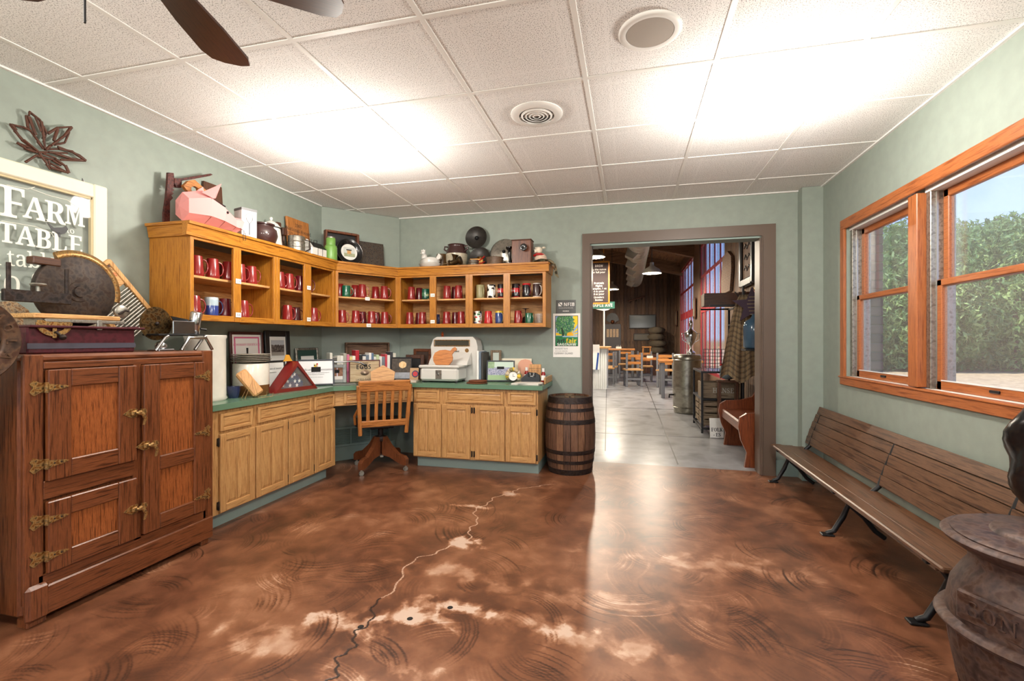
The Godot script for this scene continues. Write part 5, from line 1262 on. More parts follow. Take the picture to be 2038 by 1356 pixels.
	for k in 2:
		var rp := thing("egg_pan", ["small tin egg pan with a red handle, lower of two", "small tin egg pan with a red handle, stacked on the other"][k], "pan", V(-1.475, TOP + k * 0.032, -4.37))
		part(rp, "pan", MB.new().lathe(v2([0, 0, 0.05, 0, 0.058, 0.026, 0.054, 0.026, 0.048, 0.004, 0, 0.004]), 28), M.tin)
		part(rp, "handle", MB.new().tube([V(0.055, 0.02, 0), V(0.1, 0.028 + 0.01 * k, 0.02), V(0.125, 0.034 + 0.02 * k, 0.04)], [0.007, 0.01, 0.008], 8, false, 0.6), rd)
	solo("mustard_box", "orange cardboard box behind the red handled pans", "box", MB.new().box(V(0, 0.045, 0), V(0.13, 0.09, 0.03), 0.002), mat("mustard", C8(214, 150, 60), 0.6), V(-1.475, TOP, -4.47), V(0, 4, 0))
	var ph := thing("wall_telephone", "antique wooden box telephone with a black knob and earpiece", "telephone", V(-1.0, TOP, -4.45))
	part(ph, "case", MB.new().box(V(0, 0.12, 0), V(0.19, 0.235, 0.12), 0.005), M.darkbasey)
	part(ph, "cap", MB.new().box(V(0, 0.24, 0), V(0.2, 0.012, 0.13), 0.004), M.walnutx)
	part(ph, "mouthpiece", MB.new().lathe(v2([0, 0.0, 0.012, 0, 0.014, 0.02, 0.032, 0.03, 0.034, 0.042, 0.02, 0.046, 0, 0.04]), 24, rot(Vector3.RIGHT, 90, V(0.03, 0.16, 0.06))), M.black_gloss)
	part(ph, "earpiece", MB.new().lathe(v2([0, 0, 0.018, 0, 0.014, 0.02, 0.012, 0.09, 0.016, 0.12, 0.03, 0.135, 0.03, 0.15, 0, 0.152]), 20, rot(Vector3.BACK, 6, V(-0.118, 0.035, 0.02))), M.black_gloss)
	part(ph, "hook", MB.new().tube([V(-0.09, 0.17, 0.02), V(-0.12, 0.17, 0.02), V(-0.128, 0.16, 0.04)], 0.004, 6), M.black_metal)
	var lm := thing("plush_lamb", "white plush lamb with a black nose sitting on the cabinet end", "toy", V(-0.835, TOP, -4.46))
	var fl := mat("plush", C8(226, 216, 196), 0.95)
	part(lm, "body", MB.new().ball(V(0.01, 0.06, 0), V(0.06, 0.06, 0.05), 16, 10), mat("plush_pink", C8(216, 188, 168), 0.95))
	part(lm, "head", MB.new().ball(V(-0.005, 0.14, 0.02), V(0.036, 0.034, 0.034), 16, 10).ball(V(-0.03, 0.13, 0.045), V(0.02, 0.018, 0.018), 12, 8), fl)
	for sd in [-1.0, 1.0]: part(lm, "ear", MB.new().ball(V(0.005 + 0.035 * sd, 0.165, 0.01), V(0.022, 0.01, 0.008), 10, 6, rot(Vector3.BACK, 0)), fl)
	part(lm, "nose", MB.new().ball(V(-0.045, 0.128, 0.058), V(0.008, 0.007, 0.006), 8, 6), M.black)
	part(lm, "scarf", MB.new().tube([V(-0.05, 0.09, 0.02), V(-0.02, 0.1, 0.045), V(0.02, 0.1, 0.04), V(0.045, 0.09, 0.01)], 0.012, 8), mat("red_handle", C8(168, 26, 26), 0.3))
	var Q := []
	for i in 14:
		var row := []
		for j in 7:
			var sft := i / 13.0
			var over := clampf((sft - 0.42) / 0.58, 0, 1)
			row.append(V(-0.09 + 0.2 * minf(sft / 0.55, 1.0) + over * (0.02 + 0.02 * sin(j * 1.3)), 0.02 + 0.016 * sin(j * 1.9 + i * 0.8) * (1.0 - over) - over * (0.13 + 0.03 * sin(j)), -0.05 + j * 0.02 + 0.012 * sin(i * 1.1 + j)))
		Q.append(row)
	solo("camo_cloth", "crumpled camouflage cloth draped over the end of the cabinet top", "cloth", MB.new().grid(Q), img_mat("camo", spots(band_img([[0, C8(128, 118, 92)]]), [C8(70, 72, 50), C8(190, 180, 150), C8(60, 50, 40), C8(156, 140, 108)], 70, 15, 3, 8), 0.9), V(-0.79, TOP + 0.004, -4.39))

# ---------------------------------------------------------------- on the worktop
const CT := 0.8
func counter_things() -> void:
	lathe_thing("tall_crock", "tall white glazed crock on the worktop behind the icebox", "crock", V(-2.735, CT, -2.545), v2([0, 0, 0.118, 0, 0.126, 0.012, 0.12, 0.03, 0.118, 0.41, 0.124, 0.424, 0.122, 0.436, 0.11, 0.436, 0.108, 0.05, 0, 0.05]), mottled("crock_white", C8(236, 232, 220), 0.16, 0.0, 1.5, "paint", {"clearcoat_enabled": true, "clearcoat": 0.5}), 40)
	var c2 := lathe_thing("two_tone_crock", "short crock, white above and brown below, under the plates", "crock", V(-2.715, CT, -2.915), v2([0, 0, 0.118, 0, 0.121, 0.006, 0.121, 0.075]), mat("crock_brown", C8(112, 74, 40), 0.2), 40)
	part(c2, "white_band", MB.new().lathe(v2([0.121, 0.075, 0.1215, 0.225, 0.118, 0.232, 0.108, 0.232, 0.108, 0.08]), 40), M.crock_white)
	for k in 5: solo("dinner_plate", "grey-rimmed white dinner plate in the stack on the two-tone crock", "plate", MB.new().lathe(v2([0, 0.004, 0.075, 0.004, 0.095, 0.01, 0.13, 0.016, 0.131, 0.0185, 0.094, 0.014, 0.075, 0.0085, 0, 0.0085]), 36), mat("plate_glaze", C8(206, 200, 186), 0.25), V(-2.715 + 0.004 * sin(k * 2.0), CT + 0.232 + k * 0.0125, -2.915 + 0.003 * cos(k * 3.0)), Vector3.ZERO, "stacked dinner plates")
	var es := thing("wood_block", "pale maple block leaning on a brass wire easel", "block", V(-2.535, CT, -2.79), 62)
	part(es, "block", MB.new().box(V(0, 0.1, 0.0), V(0.075, 0.2, 0.045), 0.01, rot(Vector3.BACK, 32, V(0.0, 0.02, 0)) * rot(Vector3.RIGHT, -18)), M.mapley)
	for sd in [-1.0, 1.0]: part(es, "easel_wire", MB.new().tube([V(-0.1, 0.0, 0.03 * sd), V(-0.045, 0.13, 0.02 * sd), V(-0.02, 0.0, 0.05 * sd), V(0.07, 0.004, 0.055 * sd), V(0.075, 0.03, 0.055 * sd)], 0.0022, 6), M.brass)
	lathe_thing("blue_bowl", "small dark blue and white bowl behind the wire easel", "bowl", V(-2.675, CT, -2.715), v2([0, 0, 0.03, 0, 0.034, 0.01, 0.044, 0.06, 0.043, 0.08, 0.04, 0.08, 0.03, 0.012, 0, 0.01]), mat("mug_navy", C8(38, 48, 88), 0.25))
	# flag case: triangular prism with glass front
	var fc := thing("flag_case", "cherry wood triangular case holding a folded starred flag", "display case", V(-2.56, CT, -3.225), 84)
	var hw := 0.215
	var hh := 0.235
	var red := mat("cherry", C8(120, 26, 22), 0.2, 0, {"clearcoat_enabled": true, "clearcoat": 0.5})
	var bw := 0.03
	part(fc, "base_board", MB.new().prism(v2([-hw, 0, hw, 0, hw - 0.045, 0.028, -hw + 0.045, 0.028]), -0.1, 0.0), red)
	part(fc, "left_board", MB.new().prism(v2([-hw, 0, 0, hh, 0, hh - 0.038, -hw + 0.045, 0.028]), -0.1, 0.0), red)
	part(fc, "right_board", MB.new().prism(v2([hw, 0, 0, hh, 0, hh - 0.038, hw - 0.045, 0.028]), -0.1, 0.0), red)
	part(fc, "back", MB.new().prism(v2([-hw, 0, hw, 0, 0, hh]), -0.104, -0.1), M.black)
	part(fc, "glass", MB.new().prism(v2([-hw + 0.045, 0.028, hw - 0.045, 0.028, 0, hh - 0.038]), -0.012, -0.01), M.glass)
	var fg := part(fc, "folded_flag", MB.new().prism(v2([-hw + 0.055, 0.03, 0.08, 0.03, 0.085, 0.06, 0.02, 0.13, -0.03, 0.155]), -0.08, -0.03), mat("flag_blue", C8(40, 50, 92), 0.85))
	for q in [[-0.12, 0.05], [-0.075, 0.08], [-0.05, 0.045], [-0.03, 0.115], [0.0, 0.075], [0.02, 0.042], [0.045, 0.075], [-0.005, 0.13]]:
		var st := []
		for i in 10:
			var a := PI / 2 + TAU * i / 10
			var r := 0.017 if i % 2 == 0 else 0.007
			st.append(Vector2(cos(a) * r, sin(a) * r))
		part(fg, "star", MB.new().prism(st, -0.03, -0.028), M.paper, V(q[0], q[1], 0))
	solo("leather_tag", "mustard yellow leather tag lying on top of the flag case", "tag", MB.new().prism(v2([-0.045, 0, 0.045, 0, 0.03, 0.02, 0.018, 0.05, -0.012, 0.052, -0.028, 0.02]), -0.004, 0.004), mat("mustard_leather", C8(206, 150, 48), 0.6), V(-2.625, CT + 0.2355, -3.19), V(-8, 84, 0))
	# frames along the left wall
	var wd := mat("cherry_frame", C8(74, 28, 24), 0.3)
	var pk := framed("certificate_frame", "framed certificate with a pink border against the left wall", "picture", V(-2.872, CT, -3.06), 90, 0.33, 0.465, 0.022, wd, C8(240, 238, 234), null, 0, 0, 3)
	var pkn: Node = pk.get_node("picture")
	var pink := mat("pink", C8(222, 110, 150), 0.7)
	for s in [-1, 1]:
		bx(pkn, "pink_border", V(s * 0.118, 0.235, 0.0022), V(0.012, 0.37, 0.001), pink)
		bx(pkn, "pink_border", V(0, 0.235 + s * 0.185, 0.0022), V(0.248, 0.012, 0.001), pink)
	text(pkn, "print_line", "HONORARY CERTIFICATE", V(0, 0.365, 0.0022), 0.016, pink, "Droid Serif", Vector3.ZERO, 0.0004)
	part(pkn, "seal", MB.new().prism(v2([-0.008, -0.03, 0.008, -0.03, 0.01, 0.02, -0.01, 0.02]), 0, 0.001), M.ink, V(0.0, 0.32, 0.002))
	var bf := framed("photo_frame", "wide black frame with two stacked crowd photographs", "picture", V(-2.868, CT, -3.385), 90, 0.29, 0.48, 0.05, M.black, C8(236, 236, 232), img_mat("crowd1", photo_img("crowd", 21)), 0.15, 0.13, 3, 0.095)
	part(bf.get_node("picture"), "print", sheet(0.15, 0.12, 0.0012), img_mat("crowd2", photo_img("crowd", 33)), V(0, 0.155, 0.0012))
	framed("matted_frame", "silver frame with a dark green mat and a small card", "picture", V(-2.862, CT, -3.76), 88, 0.3, 0.33, 0.022, M.tin, C8(44, 74, 66), M.paper, 0.17, 0.06, 5, 0.06)
	var dk := framed("document_frame", "dark framed document leaning behind the flag case", "picture", V(-2.775, CT, -3.215), 84, 0.26, 0.235, 0.015, M.black, C8(236, 236, 232), null, 0, 0, 6)
	lines(dk.get_node("picture"), [["Certificate of Award", 0.17, 0.014], ["presented to", 0.14, 0.009]])
	var ca := framed("appreciation_frame", "black framed Certificate of Appreciation beside the flag case", "picture", V(-2.67, CT, -3.60), 40, 0.305, 0.235, 0.014, mat("slate_frame", C8(62, 66, 74), 0.4), C8(238, 238, 240), img_mat("seal_print", spots(band_img([[0, C8(40, 34, 30)]]), [C8(240, 200, 40), C8(220, 60, 40), C8(240, 230, 200)], 16, 5, 6, 14)), 0.034, 0.036, 14, 0.065)
	lines(ca.get_node("picture"), [["Certificate of Appreciation", 0.142, 0.017], ["With grateful thanks for your kind support", 0.115, 0.008], ["of the Ministry of Saginaw", 0.1, 0.008], ["for service to the community", 0.075, 0.006]])
	# corner desk
	var gp := framed("grey_photo_frame", "grey wooden photo frame with a couple outdoors", "picture", V(-2.645, CT, -3.87), 36, 0.16, 0.175, 0.03, mat("grey_frame", C8(150, 154, 152), 0.6), C8(120, 122, 122), img_mat("couple", photo_img("couple", 8)), 0.098, 0.112, 14)
	var lp := thing("desk_lamp", "low desk lamp with a long curved chrome arm", "lamp", V(-2.6, CT, -3.78))
	part(lp, "base", MB.new().lathe(v2([0, 0, 0.05, 0, 0.055, 0.01, 0.02, 0.02, 0.012, 0.03, 0, 0.03]), 24), M.black_metal, V(-0.12, 0, 0.03))
	part(lp, "arm", MB.new().tube([V(-0.12, 0.02, 0.03), V(-0.12, 0.16, 0.03), V(-0.08, 0.205, 0.0), V(0.0, 0.2, -0.06), V(0.08, 0.205, -0.13), V(0.14, 0.19, -0.19), V(0.165, 0.17, -0.215)], 0.008, 10), M.chrome)
	part(lp, "head", MB.new().ball(V(0.17, 0.165, -0.22), V(0.02, 0.012, 0.02), 12, 8), M.black_metal)
	# books in a row along the angled wall
	var rng := RandomNumberGenerator.new(); rng.seed = 31
	var cols := [C8(230, 226, 214), C8(92, 90, 84), C8(222, 218, 206), C8(238, 236, 230), C8(168, 164, 150), C8(206, 110, 140), C8(222, 206, 130), C8(238, 232, 216), C8(176, 30, 44), C8(32, 32, 34), C8(226, 222, 214), C8(110, 124, 140), C8(242, 240, 236), C8(96, 120, 150), C8(218, 214, 206), C8(198, 214, 170), C8(238, 236, 230), C8(120, 128, 138), C8(206, 70, 80), C8(240, 238, 232), C8(60, 62, 66), C8(220, 216, 200)]
	var words := ["white", "dark grey", "cream", "white", "taupe", "pink", "yellow", "ivory", "tall red", "black", "off-white", "slate blue", "white", "blue", "pale", "pale green", "white", "grey-blue", "rose", "white", "charcoal", "beige"]
	var along := V(0.675, 0, -0.738)   # direction of the angled wall, left to right
	var dist := 0.0
	for i in cols.size():
		var th := rng.randf_range(0.02, 0.032)
		if i == 8: th = 0.034
		var h := rng.randf_range(0.235, 0.285)
		if i == 8: h = 0.305
		if i in [1]: th = 0.04
		var p: Vector3 = V(-2.835, CT, -3.975) + V(0.738, 0, 0.675) * 0.075 + along * (dist + th / 2)
		dist += th + 0.0015
		var b := thing("book", "%s spined book in the row along the angled wall" % words[i], "book", p, 47.8, "books on the corner desk")
		part(b, "cover", MB.new().box(V(0, h / 2, 0), V(th, h, 0.14), 0.002), mat("book%d" % i, cols[i], 0.6))
		bx(b, "pages", V(0, h - 0.003, -0.002), V(th - 0.005, 0.008, 0.132), M.paper)
	var cr := thing("wooden_tray", "weathered wooden crate standing behind the books in the corner", "crate", V(-2.59, CT, -4.305), 47.8)
	for b in [["back_board", V(0, 0.19, -0.025), V(0.44, 0.38, 0.012)], ["side_board", V(-0.215, 0.19, 0.0), V(0.014, 0.38, 0.05)], ["side_board", V(0.215, 0.19, 0.0), V(0.014, 0.38, 0.05)], ["top_board", V(0, 0.375, 0.0), V(0.416, 0.012, 0.05)]]: bx(cr, b[0], b[1], b[2], M.barnx, 0.002)
	var eg := thing("egg_crate", "pale wooden EGGS box with an egg picture and maroon edges", "box", V(-2.475, CT + 0.004, -4.06), 36)
	bx(eg, "panel", V(0, 0.1, 0), V(0.27, 0.2, 0.05), wood("pale_crate", C8(206, 190, 160), "x", 0.7, 6.0), 0.003)
	for s in [-1, 1]: bx(eg, "maroon_edge", V(s * 0.138, 0.1, 0), V(0.008, 0.204, 0.054), mat("maroon", C8(92, 32, 34), 0.5))
	bx(eg, "maroon_edge", V(0, 0.204, 0), V(0.284, 0.008, 0.054), M.maroon)
	text(eg, "lettering", "FARM", V(0.0, 0.178, 0.0252), 0.018, M.ink, "Droid Sans", Vector3.ZERO, 0.0005)
	text(eg, "lettering", "EGGS", V(-0.01, 0.142, 0.0252), 0.045, M.ink, "Droid Sans", Vector3.ZERO, 0.0005, 0.9, true)
	part(eg, "painted_egg", MB.new().ball(V(0, 0.085, 0.0245), V(0.042, 0.026, 0.002), 16, 6), mat("egg", C8(226, 196, 170), 0.7))
	text(eg, "lettering", "LATED RAIN", V(-0.01, 0.022, 0.0252), 0.02, M.ink, "Droid Sans", Vector3.ZERO, 0.0005)
	solo("hexagon_plaque", "pale wooden house-shaped plaque with engraved lines", "plaque", MB.new().prism(v2([-0.105, 0, 0.105, 0, 0.115, 0.1, 0.0, 0.165, -0.115, 0.1]), -0.008, 0.008, rot(Vector3.RIGHT, -14)), M.maplex, V(-2.295, CT, -4.08), V(0, 20, 0))
	var dp := framed("dark_poster_frame", "black framed dark print with a glowing dish", "picture", V(-2.215, CT, -4.30), 14, 0.215, 0.23, 0.012, M.black, C8(60, 56, 52), img_mat("dark_print", photo_img("dark", 14)), 0.19, 0.2, 8)
	framed("picture_frame", "reddish brown wooden frame against the back wall by the scale", "picture", V(-2.11, CT, -4.57), 0, 0.2, 0.31, 0.03, M.darkbasex, C8(70, 50, 40), null, 0, 0, 2)
	framed("picture_frame", "espresso brown wooden frame behind the dark print", "picture", V(-2.15, CT, -4.475), 6, 0.2, 0.25, 0.04, M.walnuty, C8(30, 30, 32), null, 0, 0, 4)
	var ls := thing("small_black_sign", "small black block sign with white words beside the scale", "sign", V(-1.995, CT, -4.42), 6)
	bx(ls, "block", V(0, 0.08, 0), V(0.07, 0.16, 0.02), M.black, 0.002)
	text(ls, "lettering", "LIVING", V(0, 0.125, 0.0102), 0.016, M.paper, "Droid Sans", Vector3.ZERO, 0.0005, 0.9, true)
	text(ls, "lettering", "THE G", V(0, 0.102, 0.0102), 0.016, M.paper, "Droid Sans", Vector3.ZERO, 0.0005, 0.9, true)
	var bc := thing("badge_card", "cardboard card with a round red and navy badge", "card", V(-2.06, CT, -4.27), 12)
	part(bc, "card", MB.new().box(V(0, 0.065, 0), V(0.085, 0.13, 0.006), 0.001, rot(Vector3.RIGHT, -12)), mat("kraft", C8(196, 160, 120), 0.8))
	part(bc, "badge", MB.new().cyl(V(0, 0, 0), 0.034, 0.002, 28, rot(Vector3.RIGHT, 78, V(0.012, 0.07, -0.008))), mat("badge_navy", C8(30, 42, 88), 0.5))
	part(bc, "badge_centre", MB.new().cyl(V(0, 0, 0), 0.024, 0.003, 28, rot(Vector3.RIGHT, 78, V(0.012, 0.07, -0.008))), mat("badge_red", C8(196, 44, 48), 0.5))
	var sb := []
	for i in 72:
		var a := TAU * i / 72
		var r := 0.16 if i % 2 == 0 else 0.148
		sb.append(Vector2(cos(a + (0.03 if i % 2 == 0 else 0.0)) * r, sin(a) * r))
	solo("saw_blade", "dark toothed circular saw blade lying on the desk behind the chair", "saw blade", MB.new().prism(sb, 0, 0.004, rot(Vector3.RIGHT, -90)), M.iron, V(-2.33, CT, -3.93))
	solo("slate_tablet", "flat grey writing tablet at the edge of the desk", "tablet", MB.new().box(V(0, 0.005, 0), V(0.2, 0.01, 0.12), 0.002), mat("tablet_grey", C8(108, 112, 108), 0.4), V(-2.5, CT, -3.76), V(0, 40, 0))
	solo("paper_stack", "thin stack of papers on the desk in front of the dark print", "paper", MB.new().box(V(0, 0.008, 0), V(0.24, 0.016, 0.12), 0.001), mat("old_paper", C8(206, 192, 176), 0.8), V(-2.1, CT, -4.18), V(0, 8, 0))
	# white enamel store scale
	var sc := thing("store_scale", "white enamel vintage store scale with a dark glass dial window", "scale", V(-1.72, CT + 0.002, -4.34), 0)
	var we: Material = M.white_enamel
	part(sc, "base", MB.new().box(V(-0.03, 0.075, 0.06), V(0.39, 0.125, 0.25), 0.02), we)
	part(sc, "platform", MB.new().box(V(-0.03, 0.15, 0.06), V(0.41, 0.028, 0.265), 0.01), we)
	part(sc, "housing", MB.new().prism(v2([-0.21, 0.0, 0.27, 0.0, 0.27, 0.34, 0.255, 0.4, 0.22, 0.435, -0.16, 0.435, -0.2, 0.41, -0.225, 0.34]), -0.24, -0.08), we)
	part(sc, "slope", MB.new().prism(v2([-0.08, 0.16, 0.06, 0.16, 0.03, 0.2, -0.06, 0.275, -0.08, 0.28]), -0.2, 0.2, Transform3D(Basis(V(0, 0, 1), V(0, 1, 0), V(-1, 0, 0)), V(0.01, 0, 0))), we)
	bx(sc, "dial_window", V(0.0, 0.372, -0.079), V(0.36, 0.052, 0.006), mat("dial_glass", C8(70, 68, 58), 0.08), 0.002)
	for b in [[V(0.0, 0.402, -0.077), V(0.38, 0.008, 0.008)], [V(0.0, 0.343, -0.077), V(0.38, 0.008, 0.008)], [V(-0.187, 0.372, -0.077), V(0.008, 0.06, 0.008)], [V(0.187, 0.372, -0.077), V(0.008, 0.06, 0.008)]]: bx(sc, "window_trim", b[0], b[1], M.brass, 0.002)
	for k in 2: part(sc, "emblem", MB.new().cyl(V(0, 0, 0), 0.02, 0.004, 24, rot(Vector3.RIGHT, 90, V(0.16, 0.3 - k * 0.05, -0.079))), M.brass if k == 0 else M.ink)
	bx(sc, "name_plate", V(0.02, 0.29, -0.079), V(0.12, 0.012, 0.003), M.tin)
	bx(sc, "front_plate", V(-0.03, 0.075, 0.187), V(0.062, 0.085, 0.004), M.tin, 0.002)
	part(sc, "plate_knob", MB.new().ball(V(-0.03, 0.08, 0.19), V(0.014, 0.014, 0.006), 12, 8), M.steel)
	for sx in [-0.2, 0.14]: for sz in [-0.04, 0.16]: part(sc, "foot", MB.new().cyl(V(sx, 0.006, sz), 0.014, 0.014, 10), M.black)
	lathe_thing("salt_shaker", "small turned orange wooden shaker standing on the scale", "shaker", V(-1.86, CT + 0.435, -4.52), v2([0, 0, 0.012, 0, 0.014, 0.006, 0.008, 0.014, 0.016, 0.026, 0.014, 0.034, 0.006, 0.04, 0.012, 0.05, 0, 0.054]), mat("shaker", C8(196, 92, 44), 0.3), 16)
	solo("turkey_board", "turkey-shaped wooden cutting board leaning on the scale", "cutting board", MB.new().prism(v2([-0.07, 0.0, 0.06, 0.0, 0.09, 0.035, 0.095, 0.07, 0.085, 0.1, 0.105, 0.13, 0.125, 0.14, 0.128, 0.158, 0.112, 0.172, 0.09, 0.162, 0.068, 0.135, 0.02, 0.145, -0.04, 0.14, -0.085, 0.115, -0.1, 0.075, -0.095, 0.035]), -0.008, 0.008, rot(Vector3.RIGHT, -10)), wood("board_orange", C8(206, 136, 72), "x", 0.45), V(-1.71, CT + 0.168, -4.165), V(0, 3, 0))
	# right of the scale
	for k in 3: solo("ring_binder", ["white ring binder beside the scale", "slate blue ring binder beside the scale", "dark ring binder next to the grey frame"][k], "binder", MB.new().box(V(0, 0.15, 0), V(0.02, 0.3 - 0.015 * k, 0.2), 0.003), [M.paper, mat("binder_blue", C8(110, 126, 142), 0.5), mat("binder_dark", C8(64, 62, 58), 0.5)][k], V(-1.425 + k * 0.023, CT, -4.45), Vector3.ZERO)
	framed("tall_grey_frame", "tall narrow grey wooden frame behind the group photograph", "picture", V(-1.3, CT, -4.55), 4, 0.11, 0.3, 0.024, M.grey_woody, C8(196, 206, 196), null, 0, 0, 3)
	framed("group_photo", "dark framed photograph of a large group outdoors", "picture", V(-1.21, CT, -4.40), 10, 0.275, 0.205, 0.012, mat("slate_frame", C8(62, 66, 74), 0.4), C8(220, 224, 220), img_mat("group_print", photo_img("group", 5)), 0.248, 0.178, 12)
	solo("cream_plank", "cream painted plank leaning behind the group photograph", "plank", MB.new().box(V(0, 0.11, 0), V(0.32, 0.22, 0.012), 0.002, rot(Vector3.RIGHT, -3)), mat("cream", C8(238, 228, 204), 0.55), V(-1.1, CT, -4.585), Vector3.ZERO)
	solo("salmon_paddle", "salmon pink round-topped wooden paddle leaning on the wall", "board", MB.new().prism(v2([-0.025, 0, 0.025, 0, 0.028, 0.06, 0.055, 0.085, 0.075, 0.13, 0.07, 0.175, 0.045, 0.205, 0.0, 0.215, -0.045, 0.205, -0.07, 0.175, -0.075, 0.13, -0.055, 0.085, -0.028, 0.06]), -0.006, 0.006, rot(Vector3.RIGHT, -4)), mat("salmon", C8(228, 168, 140), 0.6), V(-1.0, CT, -4.56), Vector3.ZERO)
	var ck := thing("flower_clock", "small round clock wrapped in artificial flowers", "clock", V(-1.075, CT, -4.34))
	part(ck, "case", MB.new().cyl(V(0, 0, 0), 0.05, 0.03, 28, rot(Vector3.RIGHT, 82, V(0.01, 0.06, 0)), 0.006), mat("clock_rim", C8(60, 56, 56), 0.4))
	part(ck, "dial", MB.new().cyl(V(0, 0, 0), 0.042, 0.032, 28, rot(Vector3.RIGHT, 82, V(0.01, 0.06, 0.001))), M.paper)
	part(ck, "hands", MB.new().box(V(0.01, 0.07, 0.018), V(0.003, 0.026, 0.001)).box(V(0.02, 0.06, 0.018), V(0.02, 0.003, 0.001)), M.ink)
	for k in 13:
		var a := -0.4 + PI * 1.25 * k / 12.0
		var cl: Color = [C8(206, 190, 160), C8(232, 196, 70), C8(150, 140, 96), C8(226, 216, 200), C8(196, 176, 140)][k % 5]
		part(ck, "flower", MB.new().ball(V(0.01 + cos(a) * 0.058, 0.065 + sin(a) * 0.062, 0.01 + 0.008 * sin(k * 2.0)), V(0.021, 0.021, 0.016), 8, 5), mat("flower%d" % (k % 5), cl, 0.9))
	var pq := thing("award_plaque", "upright pale wooden award block with engraved text", "plaque", V(-0.88, CT, -4.47))
	bx(pq, "block", V(0, 0.085, 0), V(0.115, 0.17, 0.022), M.mapley, 0.003)
	lines(pq, [["Michigan Awards", 0.13, 0.01], ["CUP OF", 0.105, 0.016], ["CLUB", 0.082, 0.016]], 0.0112)
	var bcal := thing("block_calendar", "charcoal pumpkin-shaped block calendar reading 1 2", "calendar", V(-0.895, CT, -4.345))
	part(bcal, "body", MB.new().prism(v2([-0.09, 0.0, 0.08, 0.0, 0.09, 0.04, 0.08, 0.075, 0.04, 0.095, -0.02, 0.1, -0.06, 0.07, -0.09, 0.04]), -0.02, 0.02), mat("charcoal_felt", C8(62, 66, 70), 0.85))
	bx(bcal, "number_block", V(0.012, 0.078, 0.012), V(0.075, 0.042, 0.022), M.black, 0.002)
	text(bcal, "lettering", "1  2", V(0.012, 0.084, 0.0235), 0.024, M.paper, "Droid Sans", Vector3.ZERO, 0.0005)
	text(bcal, "lettering", "APRIL", V(0.012, 0.064, 0.0235), 0.008, M.paper, "Droid Sans", Vector3.ZERO, 0.0005, 1.0, true)
	for k in 2:
		var bt := thing("sauce_bottle", ["red sauce bottle with a white cap at the counter end", "white capped bottle behind the block calendar"][k], "bottle", V([-0.772, -0.955][k], CT, [-4.31, -4.42][k]))
		part(bt, "glass", MB.new().lathe(v2([0, 0, 0.018, 0, 0.02, 0.004, 0.02, 0.09, 0.012, 0.11, 0.0, 0.11]), 20), mat("red_sauce", C8(140, 26, 24), 0.15))
		part(bt, "label_band", MB.new().lathe(v2([0.0204, 0.03, 0.0206, 0.075, 0.0203, 0.076]), 20), M.paper)
		part(bt, "cap", MB.new().lathe(v2([0.011, 0.108, 0.013, 0.112, 0.012, 0.142, 0, 0.143]), 16), M.paper)
	solo("magazine_stack", "untidy stack of papers and magazines at the counter end", "papers", MB.new().box(V(0, 0.006, 0), V(0.26, 0.012, 0.15), 0.001).box(V(0.03, 0.015, 0.01), V(0.22, 0.006, 0.14), 0.001, rot(Vector3.UP, 12)), mat("magazine", C8(222, 214, 206), 0.6), V(-0.9, CT, -4.2), V(0, -8, 0))
	for k in 2: solo("woven_trivet", ["woven orange trivet under another on the counter", "woven orange trivet lying on top of another"][k], "trivet", MB.new().lathe(v2([0, 0.0, 0.095 - 0.012 * k, 0.0, 0.1 - 0.012 * k, 0.006, 0.085, 0.014, 0.07, 0.01, 0.05, 0.015, 0.03, 0.011, 0, 0.014]), 24), mottled("orange_weave", C8(214, 120, 64), 0.8, 0.0, 25.0, "speck"), V(-1.38 + 0.01 * k, CT + 0.0145 * k, -4.19), Vector3.ZERO, "orange trivets")

